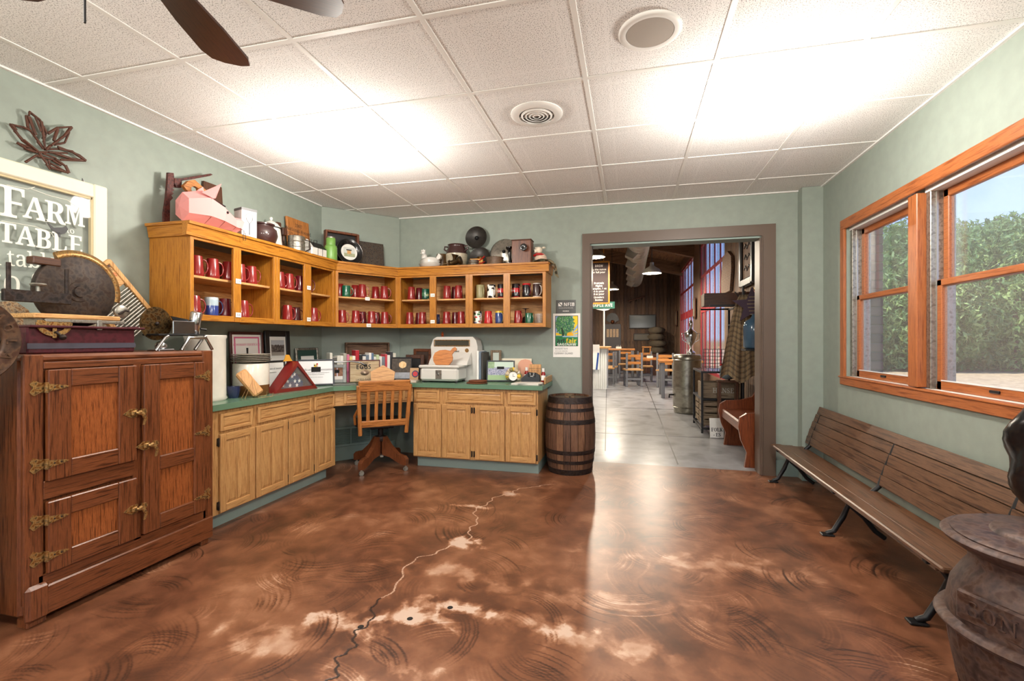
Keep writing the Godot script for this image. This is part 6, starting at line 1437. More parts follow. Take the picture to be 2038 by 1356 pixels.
# ---------------------------------------------------------------- on and beside the icebox
func icebox_things() -> void:
	var y := 1.1405
	# wet grinder / saw sharpener: long burgundy bed with a big wheel
	var t := thing("grinding_machine", "antique burgundy grinding machine with a large dark wheel on the icebox", "machine", V(-2.56, y, -1.45), 90)
	var bg := mottled("burgundy", C8(88, 32, 42), 0.35, 0.1, 4.0)
	part(t, "bed", MB.new().box(V(0.25, 0.06, -0.05), V(0.46, 0.12, 0.16), 0.006), bg)
	part(t, "bed_flange", MB.new().box(V(0.27, 0.122, -0.05), V(0.5, 0.012, 0.2), 0.004), bg)
	part(t, "grey_band", MB.new().box(V(0.25, 0.035, 0.031), V(0.46, 0.025, 0.003)), mat("steel_grey", C8(74, 72, 84), 0.4))
	part(t, "end_lug", MB.new().cyl(V(0.52, 0.126, -0.05), 0.03, 0.016, 20), bg)
	part(t, "carriage", MB.new().box(V(0.22, 0.17, -0.04), V(0.36, 0.022, 0.16), 0.004), M.pinex)
	part(t, "carriage_rail", MB.new().box(V(0.25, 0.15, 0.035), V(0.34, 0.016, 0.014), 0.003).box(V(0.14, 0.14, -0.04), V(0.12, 0.045, 0.12), 0.004), M.tin)
	part(t, "fence", MB.new().box(V(0.09, 0.255, -0.02), V(0.25, 0.052, 0.022), 0.003), M.iron)
	for x in [-0.015, 0.2]: part(t, "post", MB.new().cyl(V(x, 0.33, -0.02), 0.008, 0.13, 10), M.iron)
	part(t, "thumb_screw", MB.new().cyl(V(0.09, 0.29, -0.02), 0.008, 0.03, 10).lathe(v2([0, 0.305, 0.026, 0.305, 0.03, 0.311, 0.026, 0.317, 0, 0.317]), 20, Transform3D(Basis(), V(0.09, 0, -0.02))), M.tin)
	var wt := rot(Vector3.RIGHT, 90, V(0.29, 0.3, -0.1))
	part(t, "wheel", MB.new().lathe(v2([0, -0.02, 0.17, -0.02, 0.174, -0.015, 0.174, 0.015, 0.17, 0.02, 0.05, 0.022, 0.048, 0.026, 0.028, 0.026, 0.026, 0.034, 0, 0.034]), 56, wt), mottled("wheel_iron", C8(70, 62, 56), 0.6, 0.3, 3.0, "rust"))
	var gp := []
	for i in 22:
		var a := deg_to_rad(-12 + 132.0 * i / 21)
		gp.append(V(0.29 + cos(a) * 0.18, 0.3 + sin(a) * 0.18, -0.09))
	part(t, "guard", MB.new().tube(gp, 0.011, 8, false, 2.2), M.brass)
	part(t, "guard_plate", MB.new().box(V(0.16, 0.43, -0.1), V(0.11, 0.035, 0.05), 0.004, Transform3D()), M.walnutx)
	part(t, "crank_disc", MB.new().cyl(V(0, 0, 0), 0.034, 0.018, 28, rot(Vector3.RIGHT, 90, V(0.43, 0.21, 0.0)), 0.003), M.tin)
	part(t, "crank_arm", MB.new().tube([V(0.41, 0.195, 0.014), V(0.44, 0.215, 0.018), V(0.45, 0.21, 0.03)], 0.005, 8), M.iron)
	var arc := []
	for i in 15:
		var a := PI + PI * i / 14
		arc.append(Vector2(cos(a) * 0.07, sin(a) * 0.062))
	for i in 15:
		var a := TAU - PI * i / 14
		arc.append(Vector2(cos(a) * 0.048, sin(a) * 0.042))
	part(t, "protractor", MB.new().prism(arc, 0, 0.005), M.brass, V(0.115, 0.14, 0.036))
	part(t, "protractor_bar", MB.new().box(V(0.115, 0.135, 0.038), V(0.13, 0.03, 0.006), 0.002).box(V(0.115, 0.1, 0.04), V(0.016, 0.06, 0.006), 0.002), M.brass)
	part(t, "lever_knob", MB.new().ball(V(0.14, 0.075, 0.05), V(0.014, 0.014, 0.014), 12, 8).tube([V(0.115, 0.1, 0.044), V(0.14, 0.075, 0.05)], 0.005, 8), M.iron)
	part(t, "clamp", MB.new().box(V(0.3, 0.135, 0.04), V(0.022, 0.05, 0.012), 0.003), M.tin)
	solo("cream_scoop", "worn cream painted wooden scoop behind the grinding machine", "scoop", MB.new().prism(v2([-0.09, 0, 0.09, 0, 0.1, 0.12, 0.07, 0.21, 0.02, 0.25, -0.04, 0.24, -0.07, 0.17]), -0.008, 0.008, rot(Vector3.RIGHT, -8)), mottled("worn_cream", C8(206, 192, 160), 0.7, 0.0, 6.0, "rust"), V(-2.81, y, -1.58), V(0, 90, 0))
	var wb := thing("washboard", "pale wooden washboard printed NATIONAL leaning at an angle", "washboard", V(-2.83, y, -2.13), 90)
	var tl := Transform3D(Basis(Vector3.BACK, deg_to_rad(42)), V(0.10, 0.088, 0))
	for s in [-1, 1]: part(wb, "leg", MB.new().box(V(s * 0.115, 0.23, 0), V(0.026, 0.46, 0.024), 0.003, tl), M.piney)
	part(wb, "head_panel", MB.new().box(V(0, 0.38, 0), V(0.204, 0.13, 0.014), 0.002, tl), M.pinex)
	part(wb, "top_rail", MB.new().box(V(0, 0.455, 0), V(0.25, 0.02, 0.026), 0.003, tl), M.pinex)
	part(wb, "dark_slot", MB.new().box(V(0, 0.437, 0.008), V(0.2, 0.012, 0.004), 0, tl), M.walnutx)
	for k in 14: part(wb, "rib", MB.new().tube([tl * V(-0.1, 0.05 + k * 0.018, 0), tl * V(0.1, 0.05 + k * 0.018, 0)], 0.007, 6), M.tin)
	for q in [["National Washboard Co", 0.418, 0.02, M.ink], ["NO. NATIONAL 801", 0.382, 0.024, mat("print_red", C8(196, 60, 50), 0.7)], ["CHICAGO   SAGINAW", 0.345, 0.014, M.ink]]:
		text(wb, "print_line", q[0], tl * V(0, q[1], 0.0075), q[2], q[3], "Droid Serif", V(0, 0, 42), 0.0005, 0.75)
	# chrome slicer
	var s := thing("chrome_slicer", "chrome hand-cranked kitchen slicer with a brass blade", "slicer", V(-2.53, y, -2.09), 90)
	part(s, "blade", MB.new().lathe(v2([0, 0.0, 0.09, 0.0, 0.094, 0.002, 0.0, 0.006]), 40, rot(Vector3.RIGHT, 90, V(0.0, 0.155, -0.06))), mottled("brass_blade", C8(126, 108, 74), 0.35, 0.9, 4.0, "rust"))
	part(s, "blade_nut", MB.new().ball(V(0, 0.155, -0.05), V(0.011, 0.011, 0.008), 12, 6), M.iron)
	part(s, "deck", MB.new().box(V(0.09, 0.092, -0.03), V(0.29, 0.01, 0.12), 0.003), M.black_metal)
	part(s, "food_guard", MB.new().box(V(0.11, 0.135, 0.01), V(0.14, 0.075, 0.012), 0.003), M.chrome)
	part(s, "motor_cap", MB.new().cyl(V(0, 0, 0), 0.032, 0.15, 24, rot(Vector3.RIGHT, 12, V(0.2, 0.16, -0.01)), 0.008), M.chrome)
	part(s, "dark_fin", MB.new().prism(v2([0.06, 0.2, 0.17, 0.185, 0.18, 0.14, 0.1, 0.14]), -0.03, -0.024), M.black_metal)
	part(s, "knob", MB.new().tube([V(0.23, 0.13, 0.0), V(0.26, 0.125, 0.01)], [0.006, 0.009], 8), M.black)
	for q in [[-0.03, 0.0], [0.21, 0.0]]:
		part(s, "leg_frame", MB.new().tube([V(q[0] - 0.045, 0.004, 0.03), V(q[0] + 0.01, 0.075, 0.03), V(q[0] + 0.03, 0.085, 0.03)], [0.009, 0.008, 0.008], 8, false, 1.0), M.chrome)
	part(s, "front_bridge", MB.new().tube([V(0.06, 0.004, 0.05), V(0.11, 0.075, 0.05), V(0.22, 0.075, 0.05), V(0.265, 0.004, 0.05)], 0.009, 8), M.chrome)
	part(s, "base_plate", MB.new().box(V(-0.02, 0.006, 0.0), V(0.09, 0.012, 0.09), 0.003).ball(V(-0.02, 0.03, 0.0), V(0.03, 0.025, 0.03), 14, 8), M.chrome)
	# corn sheller with a lettered flywheel, left of the icebox
	var c := thing("corn_sheller", "cast iron machine with a large lettered flywheel left of the icebox", "machine", V(-2.5, 0, -1.2), 90)
	part(c, "case", MB.new().box(V(-0.08, 0.72, -0.12), V(0.2, 0.7, 0.3), 0.01), M.barny)
	for x in [-0.16, 0.0]: for z in [-0.25, 0.01]: bx(c, "leg", V(x, 0.19, z), V(0.05, 0.38, 0.04), M.barny, 0.004)
	part(c, "axle", MB.new().cyl(V(0, 0, 0), 0.018, 0.14, 14, rot(Vector3.RIGHT, 90, V(0.0, 1.2, 0.02))), M.iron)
	part(c, "axle_block", MB.new().box(V(-0.04, 1.12, -0.05), V(0.1, 0.2, 0.1), 0.01), M.iron)
	var ft := rot(Vector3.RIGHT, 90, V(0.0, 1.2, 0.09))
	part(c, "flywheel", MB.new().lathe(v2([0.118, -0.024, 0.168, -0.024, 0.174, -0.016, 0.174, 0.016, 0.168, 0.024, 0.15, 0.02, 0.12, 0.024, 0.112, 0.016, 0.112, -0.016, 0.118, -0.024]), 56, ft), mottled("flywheel_iron", C8(96, 74, 56), 0.5, 0.3, 2.0, "rust"))
	for k in 5:
		var a := TAU * k / 5
		part(c, "spoke", MB.new().tube([V(cos(a) * 0.02, 1.2 + sin(a) * 0.02, 0.09), V(cos(a) * 0.12, 1.2 + sin(a) * 0.12, 0.09)], 0.012, 8), M.iron)
	part(c, "wheel_hub", MB.new().cyl(V(0, 0, 0), 0.03, 0.06, 16, ft), M.iron)
	var wn := 0
	for ch in "OMOLAY":
		var a := deg_to_rad(70 - wn * 24)
		text(c, "raised_letters", ch, V(cos(a) * 0.136, 1.2 + sin(a) * 0.136, 0.113), 0.034, M.flywheel_iron, "Droid Sans", V(0, 0, rad_to_deg(a) - 90), 0.006, 1.0, true)
		wn += 1

# ---------------------------------------------------------------- dining room beyond the doorway
func dining() -> void:
	var grey := mat("grey_concrete", C8(176, 178, 182), 0.28, 0.0, {"albedo_texture": tex.mottle, "uv1_triplanar": true, "uv1_scale": V(0.35, 0.35, 0.35)})
	var fl := structure("floor_dining", MB.new().box(V(-1.1, -0.05, -11.2), V(5.7, 0.1, 12.96)), grey, "grey polished concrete floor of the dining room with saw-cut joints", "floor")
	for j in [[V(0.46, 0.0005, -11), V(0.012, 0.002, 12.4), 0.0], [V(-0.52, 0.0005, -11.4), V(0.012, 0.002, 12.4), 2.5]]: bx(fl, "joint", j[0], j[1], M.black, 0.0, V(0, j[2], 0))
	for z in [-6.2, -8.6, -12.2]: bx(fl, "joint", V(-1.1, 0.0005, z), V(5.4, 0.002, 0.01), M.black)
	# right wall with two tall red windows
	var w := MB.new()
	var spans := [[-4.74, -8.8, 0.0, 4.3], [-8.8, -11.8, 0.0, 0.5], [-8.8, -11.8, 3.45, 4.3], [-11.8, -12.9, 0.0, 4.3], [-12.9, -16.3, 0.0, 0.5], [-12.9, -16.3, 3.45, 4.3], [-16.3, -17.7, 0.0, 4.3]]
	for s in spans: w.box(V(1.69, (s[2] + s[3]) / 2, (s[0] + s[1]) / 2), V(0.16, s[3] - s[2], s[0] - s[1]))
	var wr := structure("wall_dining_right", w, M.barny, "weathered wood wall of the dining room with tall red-framed windows", "wall")
	var redp := mat("red_paint", C8(150, 44, 52), 0.4)
	var bat := 0
	for z in range(0, 34):
		var zz := -4.85 - z * 0.12
		if zz < -8.75: break
		bx(wr, "plank", V(1.604, 1.9, zz), V(0.016, 3.8, 0.112), wood("plank%d" % (z % 3), [C8(136, 114, 94), C8(120, 100, 82), C8(148, 124, 102)][z % 3], "y", 0.75, 4.0, "oldgrain"), 0.003)
	for i in 2:
		var z0: float = [-8.8, -12.9][i]
		var z1: float = [-11.8, -16.3][i]
		var n := structure("window_%d" % (5 + i), MB.new().box(V(1.66, 1.95, (z0 + z1) / 2), V(0.03, 0.2, z0 - z1)), redp, ["tall red-framed dining room window nearer the pew", "tall red-framed dining room window further down the wall"][i], "window")
		for y in [0.53, 2.68, 3.42]: bx(n, "transom", V(1.65, y, (z0 + z1) / 2), V(0.025, 0.07, z0 - z1), redp, 0.004)
		var cnt := 5
		for k in cnt + 1: bx(n, "mullion", V(1.65, 1.97, lerpf(z0, z1, k / float(cnt))), V(0.025, 2.9, 0.05), redp, 0.004)
		for k in cnt:
			for r in [[0.56, 1.85], [2.05, 2.65], [2.72, 3.4]]: bx(n, "pane", V(1.67, (r[0] + r[1]) / 2, lerpf(z0, z1, (k + 0.5) / cnt)), V(0.006, r[1] - r[0], (z0 - z1) / cnt - 0.07), M.glass)
	# far wall of vertical boards, left wall, sloping ceiling with beams
	var fw := structure("wall_dining_far", MB.new().box(V(-1.1, 2.6, -17.66), V(5.7, 5.2, 0.12)), M.barny, "dark vertical board wall at the far end of the dining room", "wall")
	for k in 26:
		var x := 1.5 - k * 0.125
		bx(fw, "plank", V(x, 2.3, -17.59), V(0.114, 4.5, 0.018), wood("farplank%d" % (k % 3), [C8(92, 74, 58), C8(78, 62, 50), C8(104, 84, 66)][k % 3], "y", 0.75, 4.0, "oldgrain"), 0.003)
	structure("wall_dining_left", MB.new().box(V(-3.98, 2.6, -11.2), V(0.12, 5.2, 12.96)), M.barny, "board wall on the counter side of the dining room", "wall")
	structure("wall_dining_near", MB.new().box(V(-3.3, 2.6, -4.8), V(1.4, 5.2, 0.12)).box(V(-0.5, 3.86, -4.8), V(4.3, 2.7, 0.12)), M.barny, "board wall above the doorway on the dining room side", "wall")
	var slope := deg_to_rad(-13.0)
	var ct := Transform3D(Basis(Vector3.BACK, slope), V(-1.1, 4.32, -11.2))
	var ce := structure("ceiling_dining", MB.new().box(V(0, 0.06, 0), V(6.0, 0.08, 12.96), 0, ct), wood("ceiling_board", C8(142, 112, 80), "z", 0.7, 2.0, "oldgrain"), "sloping board ceiling of the dining room with heavy beams", "ceiling")
	for z in [-7.0, -9.8, -12.8, -16.2]: part(ce, "beam", MB.new().box(V(0, -0.17, 0), V(5.9, 0.38, 0.18), 0.01, Transform3D(Basis(Vector3.BACK, slope), V(-1.1, 4.32, z))), wood("beam", C8(116, 92, 68), "x", 0.7, 3.0, "oldgrain"))
	# spiral duct with side registers
	var du := thing("air_duct", "galvanised spiral air duct hanging under the dining room ceiling", "duct", V(0.2, 3.25, -12.2))
	part(du, "pipe", MB.new().cyl(Vector3.ZERO, 0.235, 8.6, 28, rot(Vector3.RIGHT, 90)), mat("galvanised", C8(176, 174, 166), 0.4, 0.7))
	for k in 26: part(du, "seam", MB.new().lathe(v2([0.235, -0.008, 0.24, 0.0, 0.235, 0.008]), 24, rot(Vector3.RIGHT, 90, V(0, 0, -4.1 + k * 0.33))), M.galvanised)
	for k in 6: part(du, "register", MB.new().prism(v2([-0.2, -0.05, -0.28, -0.26, -0.12, -0.34, 0.02, -0.2]), -0.14, 0.14), M.galvanised, V(0, 0, 3.2 - k * 1.3))
	for k in 3: part(du, "hanger", MB.new().tube([V(0, 0.22, 3.0 - k * 3.0), V(0, 0.9, 3.0 - k * 3.0)], 0.006, 6), M.steel)
	# pendants
	for k in 5:
		var lp := [V(0.49, 2.68, -10.8), V(-0.66, 2.86, -9.5), V(-0.5, 2.75, -14.6), V(-2.3, 2.9, -7.4), V(-2.3, 2.9, -12.6)][k] as Vector3
		var p := thing("pendant_lamp", ["galvanised dome pendant lamp over the dining tables", "galvanised dome pendant lamp beside the chalkboard menu", "galvanised dome pendant lamp near the far board wall", "galvanised dome pendant lamp over the near end of the bar", "galvanised dome pendant lamp over the far end of the bar"][k], "lamp", lp, 0, "dome pendant lamps")
		part(p, "shade", MB.new().lathe(v2([0.2, 0.0, 0.205, 0.01, 0.16, 0.09, 0.08, 0.14, 0.045, 0.17, 0.04, 0.24, 0, 0.245]), 32), M.galvanised)
		var cl := 4.30 - (lp.x + 1.1) * 0.231 - lp.y - 0.24
		part(p, "cord", MB.new().cyl(V(0, 0.24 + cl / 2, 0), 0.008, cl, 8), M.black)
		part(p, "bulb", MB.new().ball(V(0, 0.06, 0), V(0.05, 0.06, 0.05), 14, 10), mat("pendant_glow", Color(1, 0.92, 0.78), 0.4, 0, {"emission_enabled": true, "emission": Color(1, 0.88, 0.7), "emission_energy_multiplier": 5.0}))
		var l := OmniLight3D.new()
		l.name = "lamp"; l.position = V(0, 0.04, 0); l.light_color = Color(1, 0.94, 0.85); l.light_energy = 4.2; l.light_size = 0.05; l.omni_range = 20.0; l.omni_attenuation = 2.0; l.shadow_enabled = true
		p.add_child(l)
	# chalkboard and street sign
	var cb := thing("chalkboard_menu", "tall chalkboard menu in a yellow wood frame hanging beside the counter", "chalkboard", V(-0.68, 2.0, -10.5))
	bx(cb, "slate", V(0, 0.47, 0), V(0.5, 0.9, 0.02), mat("chalk_slate", C8(58, 46, 46), 0.8))
	for b in [[V(-0.255, 0.47, 0), V(0.035, 0.94, 0.035)], [V(0.255, 0.47, 0), V(0.035, 0.94, 0.035)], [V(0, 0.925, 0), V(0.48, 0.035, 0.035)], [V(0, 0.015, 0), V(0.48, 0.035, 0.035)]]: bx(cb, "frame_bar", b[0], b[1], wood("yellow_frame", C8(206, 144, 50), "y", 0.45), 0.004)
	for r in [["BREW", 0.84, 0.05], ["by the ounce", 0.76, 0.04], ["or full pour", 0.7, 0.04], ["Pretzels", 0.46, 0.045], ["Flights", 0.4, 0.04], ["Sampler, 1 oz", 0.34, 0.04], ["4 oz pour", 0.28, 0.04], ["8 oz pour", 0.22, 0.04], ["Growlers", 0.15, 0.04], ["Bottles", 0.09, 0.04]]: text(cb, "chalk_line", r[0], V(0.04, r[1], 0.012), r[2], M.paper, "Droid Sans", Vector3.ZERO, 0.001)
	part(cb, "cord", MB.new().tube([V(0.14, 0.94, 0), V(0.14, 2.22, 0)], 0.012, 6), M.yellow_framey if M.has("yellow_framey") else M.brass)
	var ms := thing("street_sign", "green MAPLE AVE street sign on a white pole at the counter", "sign", V(-0.6, 1.05, -11.84))
	part(ms, "pole", MB.new().cyl(V(0, 0.47, 0), 0.022, 0.94, 12), M.white_paint)
	bx(ms, "blade", V(-0.05, 1.02, 0.03), V(0.62, 0.17, 0.012), mat("sign_green", C8(70, 128, 112), 0.4), 0.004)
	text(ms, "lettering", "MAPLE AVE", V(-0.06, 1.02, 0.0375), 0.085, M.paper, "Droid Sans", Vector3.ZERO, 0.002, 0.9, true)
	bx(ms, "cross_blade", V(-0.3, 0.5, 0.1), V(0.012, 0.9, 0.1), M.sign_green, 0.003, V(0, 0, 4))
	part(ms, "bracket", MB.new().prism(v2([-0.2, 0.93, -0.1, 0.9, 0, 0.88, 0.1, 0.9, 0.15, 0.93]), 0.02, 0.03), M.paper)
	# bar counter with white corrugated front
	var co := thing("bar_counter", "bar counter clad in white corrugated metal with a wood top", "counter", V(-1.05, 0, -12.3))
	var P := []
	for i in 2:
		var row := []
		for j in 101: row.append(V(-0.52 + 1.04 * j / 100.0, 1.0 * i, 0.5 + 0.012 * sin(j * TAU / 5.0)))
		P.append(row)
	part(co, "corrugated_front", MB.new().grid(P), mat("white_metal", C8(222, 226, 224), 0.4))
	bx(co, "body", V(0, 0.5, 0), V(1.03, 1.0, 0.97), M.white_metal)
	bx(co, "top", V(0.02, 1.025, 0.02), V(1.16, 0.05, 1.1), M.pinex, 0.008)
	var tw := thing("bar_towel", "white towel with a blue stripe hanging over the counter", "towel", V(-0.85, 0.55, -11.72))
	bx(tw, "cloth", V(0, 0.24, 0.01), V(0.3, 0.62, 0.02), M.paper, 0.008)
	bx(tw, "stripe", V(0.1, 0.14, 0.021), V(0.045, 0.42, 0.004), mat("towel_blue", C8(40, 76, 150), 0.8), 0, V(0, 0, -6))
	solo("pink_apron", "pink patterned cloth hanging by the counter end", "cloth", MB.new().box(V(0, 0.25, 0), V(0.12, 0.5, 0.03), 0.01), mat("pink_cloth", C8(206, 130, 160), 0.8), V(-0.98, 0.02, -11.0))
	# tables and chairs
	for k in 3:
		var tp := [V(1.05, 0, -10.65), V(0.6, 0, -13.5), V(-0.25, 0, -14.7)][k] as Vector3
		var th := [0.78, 0.72, 0.95][k] as float
		var t := thing("dining_table", ["square pine-topped dining table beside the steel keg", "square pine-topped dining table in the middle of the dining room", "tall pine-topped table by the counter"][k], "table", tp, 0, "dining tables")
		bx(t, "top", V(0, th - 0.02, 0), V(0.85, 0.045, 0.85), wood("tabletop", C8(206, 142, 76), "x", 0.35), 0.006)
		for sx in [-1, 1]: for sz in [-1, 1]: bx(t, "leg", V(sx * 0.36, (th - 0.04) / 2, sz * 0.36), V(0.07, th - 0.04, 0.07), mat("leg_grey", C8(120, 122, 126), 0.5), 0.005)
		if k == 2 or k == 1:
			var nd := thing("condiment_caddy", ["", "small white condiment caddy on the middle dining table", "small white condiment caddy on the tall table"][k], "caddy", tp + V(-0.05, th + 0.003, 0.2))
			bx(nd, "tray", V(0, 0.03, 0), V(0.16, 0.06, 0.1), M.paper, 0.004)
			for q in 3: part(nd, "shaker", MB.new().cyl(V(-0.05 + q * 0.05, 0.085, 0), 0.018, 0.05, 10), M.tin)
	var first: Node3D = null
	for q in [[0.1, -12.75, 10, "in front of the middle table, nearest the doorway"], [0.92, -12.72, -8, "beside the middle table, nearest the windows"], [-0.55, -14.02, 0, "in front of the tall table"], [0.45, -14.35, 180, "behind the middle table"], [-0.1, -15.5, 180, "behind the tall table"], [-0.6, -13.3, 90, "between the counter and the middle table"]]:
		var lab: String = "grey-posted wooden chair with pale seat " + q[3]
		if first == null:
			first = thing("dining_chair", lab, "chair", V(q[0], 0, q[1]), q[2], "dining chairs")
			for sx in [-1, 1]:
				bx(first, "back_post", V(sx * 0.19, 0.44, 0.19), V(0.05, 0.88, 0.05), M.leg_grey, 0.006)
				bx(first, "front_leg", V(sx * 0.19, 0.21, -0.19), V(0.05, 0.42, 0.05), M.leg_grey, 0.006)
				bx(first, "side_rail", V(sx * 0.19, 0.2, 0), V(0.03, 0.05, 0.34), M.leg_grey, 0.004)
			bx(first, "seat", V(0, 0.44, 0), V(0.46, 0.045, 0.44), M.pinex, 0.01)
			for y in [0.62, 0.8]: bx(first, "back_slat", V(0, y, 0.19), V(0.34, 0.07, 0.022), M.tabletopx, 0.004)
			bx(first, "front_rail", V(0, 0.2, -0.19), V(0.34, 0.05, 0.03), M.leg_grey, 0.004)
			bx(first, "rear_rail", V(0, 0.2, 0.19), V(0.34, 0.05, 0.03), M.leg_grey, 0.004)
		else: copy_of(first, lab, V(q[0], 0, q[1]), q[2])
	# far wall things
	var tv := thing("wall_television", "wide black television on the far dining wall", "television", V(0.47, 1.88, -17.56))
	bx(tv, "bezel", V(0, 0, 0), V(0.93, 0.5, 0.05), M.black, 0.006)
	bx(tv, "screen", V(0, 0, 0.026), V(0.86, 0.43, 0.003), mat("tv_screen", C8(70, 76, 78), 0.15))
	framed("landscape_picture", "long framed picture under the television", "picture", V(0.44, 1.2, -17.56), 0, 0.56, 0.25, 0.025, M.black, C8(96, 92, 84), null, 0, 0, 1)
	var ar := thing("hand_fan", "large dark fan-shaped ornament on the far wall", "ornament", V(-0.58, 1.85, -17.57))
	var fan := [Vector2(-0.06, 0)]
	for i in 13: fan.append(Vector2(cos(PI - PI * i / 12) * 0.23, 0.08 + sin(PI * i / 12) * 0.28))
	fan.append(Vector2(0.06, 0))
	part(ar, "leaf", MB.new().prism(fan, 0, 0.02), M.black)
	part(ar, "grip", MB.new().ball(V(0, 0.03, 0.02), V(0.07, 0.07, 0.02), 14, 8), M.darkbasey)
	var ow := thing("old_door", "old dark door with four pale panes on the far wall", "door", V(-0.58, 0.0, -17.55))
	bx(ow, "slab", V(0, 0.9, 0), V(0.6, 1.8, 0.04), mat("old_door", C8(70, 66, 66), 0.6), 0.004)
	for k in 4: bx(ow, "pane", V(-0.17 + k * 0.113, 1.47, 0.022), V(0.085, 0.3, 0.004), M.worn_cream if M.has("worn_cream") else M.cream)
	var ft := thing("farm_tool", "rusty antique farm implement hung high on the far wall", "tool", V(0.26, 2.7, -17.55))
	part(ft, "beam_bar", MB.new().tube([V(-0.3, -0.08, 0), V(0.0, 0.0, 0), V(0.3, 0.1, 0)], 0.03, 8), M.walnuty)
	for k in 3: part(ft, "tine", MB.new().tube([V(-0.2 + k * 0.2, -0.04 + 0.06 * k, 0), V(-0.22 + k * 0.2, -0.16 + 0.06 * k, 0.03)], 0.014, 6), M.iron)
	for k in 4: solo("grain_sack", ["grain sack at the bottom of the stack by the far wall", "second grain sack up in the stack by the far wall", "third grain sack up in the stack by the far wall", "topmost grain sack of the stack by the far wall"][k], "sack", MB.new().ball(V(0, 0.11, 0), V(0.32, 0.115, 0.22), 16, 8), mottled("burlap", C8(150, 132, 104), 0.9, 0.0, 12.0, "speck"), V(0.95 + 0.03 * sin(k * 2.0), 0.75 + k * 0.234, -17.1), V(0, 10 * k, 0), "stacked grain sacks")
	var st := thing("sack_bench", "dark low cupboard under the grain sacks", "cupboard", V(0.95, 0, -17.1))
	bx(st, "body", V(0, 0.37, 0), V(0.8, 0.745, 0.6), M.walnutx, 0.006)
	var sl := thing("bar_stool", "orange wooden bar stool in front of the grain sacks", "stool", V(0.57, 0, -16.3))
	bx(sl, "seat", V(0, 0.98, 0), V(0.3, 0.04, 0.3), M.tabletopx, 0.008)
	for sx in [-1, 1]: for sz in [-1, 1]: part(sl, "leg", MB.new().tube([V(sx * 0.11, 0.97, sz * 0.11), V(sx * 0.16, 0.0, sz * 0.16)], 0.02, 8), M.tabletopx)
	for q in [[1.585, 1.95, -16.9], [1.585, 2.0, -12.35]]:
		var pf := thing("wall_picture", ["dark framed picture on the wall between the dining windows", "dark framed picture at the far end of the dining wall"][0 if q[2] > -14 else 1], "picture", V(q[0] - 0.02, q[1], q[2]), -90)
		bx(pf, "frame", V(0, 0, 0), V(0.36, 0.5, 0.03), M.walnuty, 0.006)
		bx(pf, "print", V(0, 0, 0.016), V(0.26, 0.4, 0.003), mat("dim_print", C8(120, 110, 92), 0.7))
	# steel keg with a trophy
	var kg := thing("steel_keg", "tall stainless steel barrel with a tap by the dining room windows", "keg", V(0.94, 0, -8.3))
	part(kg, "drum", MB.new().lathe(v2([0, 0.0, 0.2, 0.0, 0.215, 0.02, 0.21, 0.06, 0.225, 0.1, 0.235, 0.48, 0.222, 0.86, 0.225, 0.9, 0.215, 0.96, 0.2, 0.97, 0, 0.965]), 40), mottled("brushed", C8(186, 182, 168), 0.32, 0.9, 1.2))
	for y in [0.1, 0.88]: part(kg, "bead", MB.new().lathe(v2([0.222, y - 0.01, 0.232, y, 0.222, y + 0.01]), 40), M.brushed)
	part(kg, "tap", MB.new().tube([V(-0.22, 0.3, 0.06), V(-0.29, 0.3, 0.08), V(-0.29, 0.25, 0.08)], 0.014, 8), M.black_metal)
	var tr := thing("trophy", "silver two-handled trophy cup with a finial on the keg", "trophy", V(1.0, 0.972, -8.32))
	part(tr, "cup", MB.new().lathe(v2([0, 0, 0.07, 0, 0.075, 0.03, 0.03, 0.06, 0.015, 0.1, 0.02, 0.14, 0.06, 0.19, 0.09, 0.28, 0.095, 0.36, 0.05, 0.4, 0.02, 0.43, 0.03, 0.48, 0.03, 0.54, 0.0, 0.58]), 28), M.chrome)
	for sd in [-1.0, 1.0]: part(tr, "handle", MB.new().tube([V(0.085 * sd, 0.34, 0), V(0.14 * sd, 0.35, 0), V(0.13 * sd, 0.24, 0), V(0.07 * sd, 0.2, 0)], 0.008, 8), M.chrome)
	# baker's rack with crates
	var rk := thing("metal_rack", "black metal baker's rack holding crates inside the dining room", "rack", V(1.2, 0, -6.9))
	for sx in [-0.28, 0.19]: for sz in [0.39, -0.39]: bx(rk, "post", V(sx, 0.4 if sx < 0 else 0.83, sz), V(0.026, 0.8 if sx < 0 else 1.66, 0.026), M.black_metal)
	for y in [0.06, 0.44, 0.79]: 
		for sz in [0.39, -0.39]: bx(rk, "shelf_bar", V(-0.045, y, sz), V(0.46, 0.026, 0.026), M.black_metal)
		for sx in [-0.28, 0.19]: bx(rk, "side_bar", V(sx, y, 0), V(0.026, 0.026, 0.76), M.black_metal)
	bx(rk, "shelf", V(-0.045, 0.445, 0), V(0.47, 0.01, 0.76), M.black_metal)
	bx(rk, "shelf", V(-0.045, 0.795, 0), V(0.47, 0.01, 0.76), mat("smoked_shelf", C8(60, 60, 62), 0.2))
	for y in [1.12, 1.42, 1.64]: bx(rk, "upper_bar", V(0.19, y, 0), V(0.022, 0.022, 0.76), M.black_metal)
	for k in 6: bx(rk, "grid_wire", V(-0.045, 0.86 + 0.045 * k, 0.39), V(0.46, 0.006, 0.006), M.black_metal)
	for k in 9: bx(rk, "grid_wire", V(-0.26 + 0.054 * k, 0.94, 0.39), V(0.006, 0.29, 0.006), M.black_metal)
	for sz in [0.39, -0.39]: bx(rk, "top_arm", V(0.0, 1.65, sz), V(0.38, 0.022, 0.022), M.black_metal)
	var wbx := thing("top_crate", "old brown wooden box on top of the metal rack", "crate", V(1.19, 1.664, -6.9))
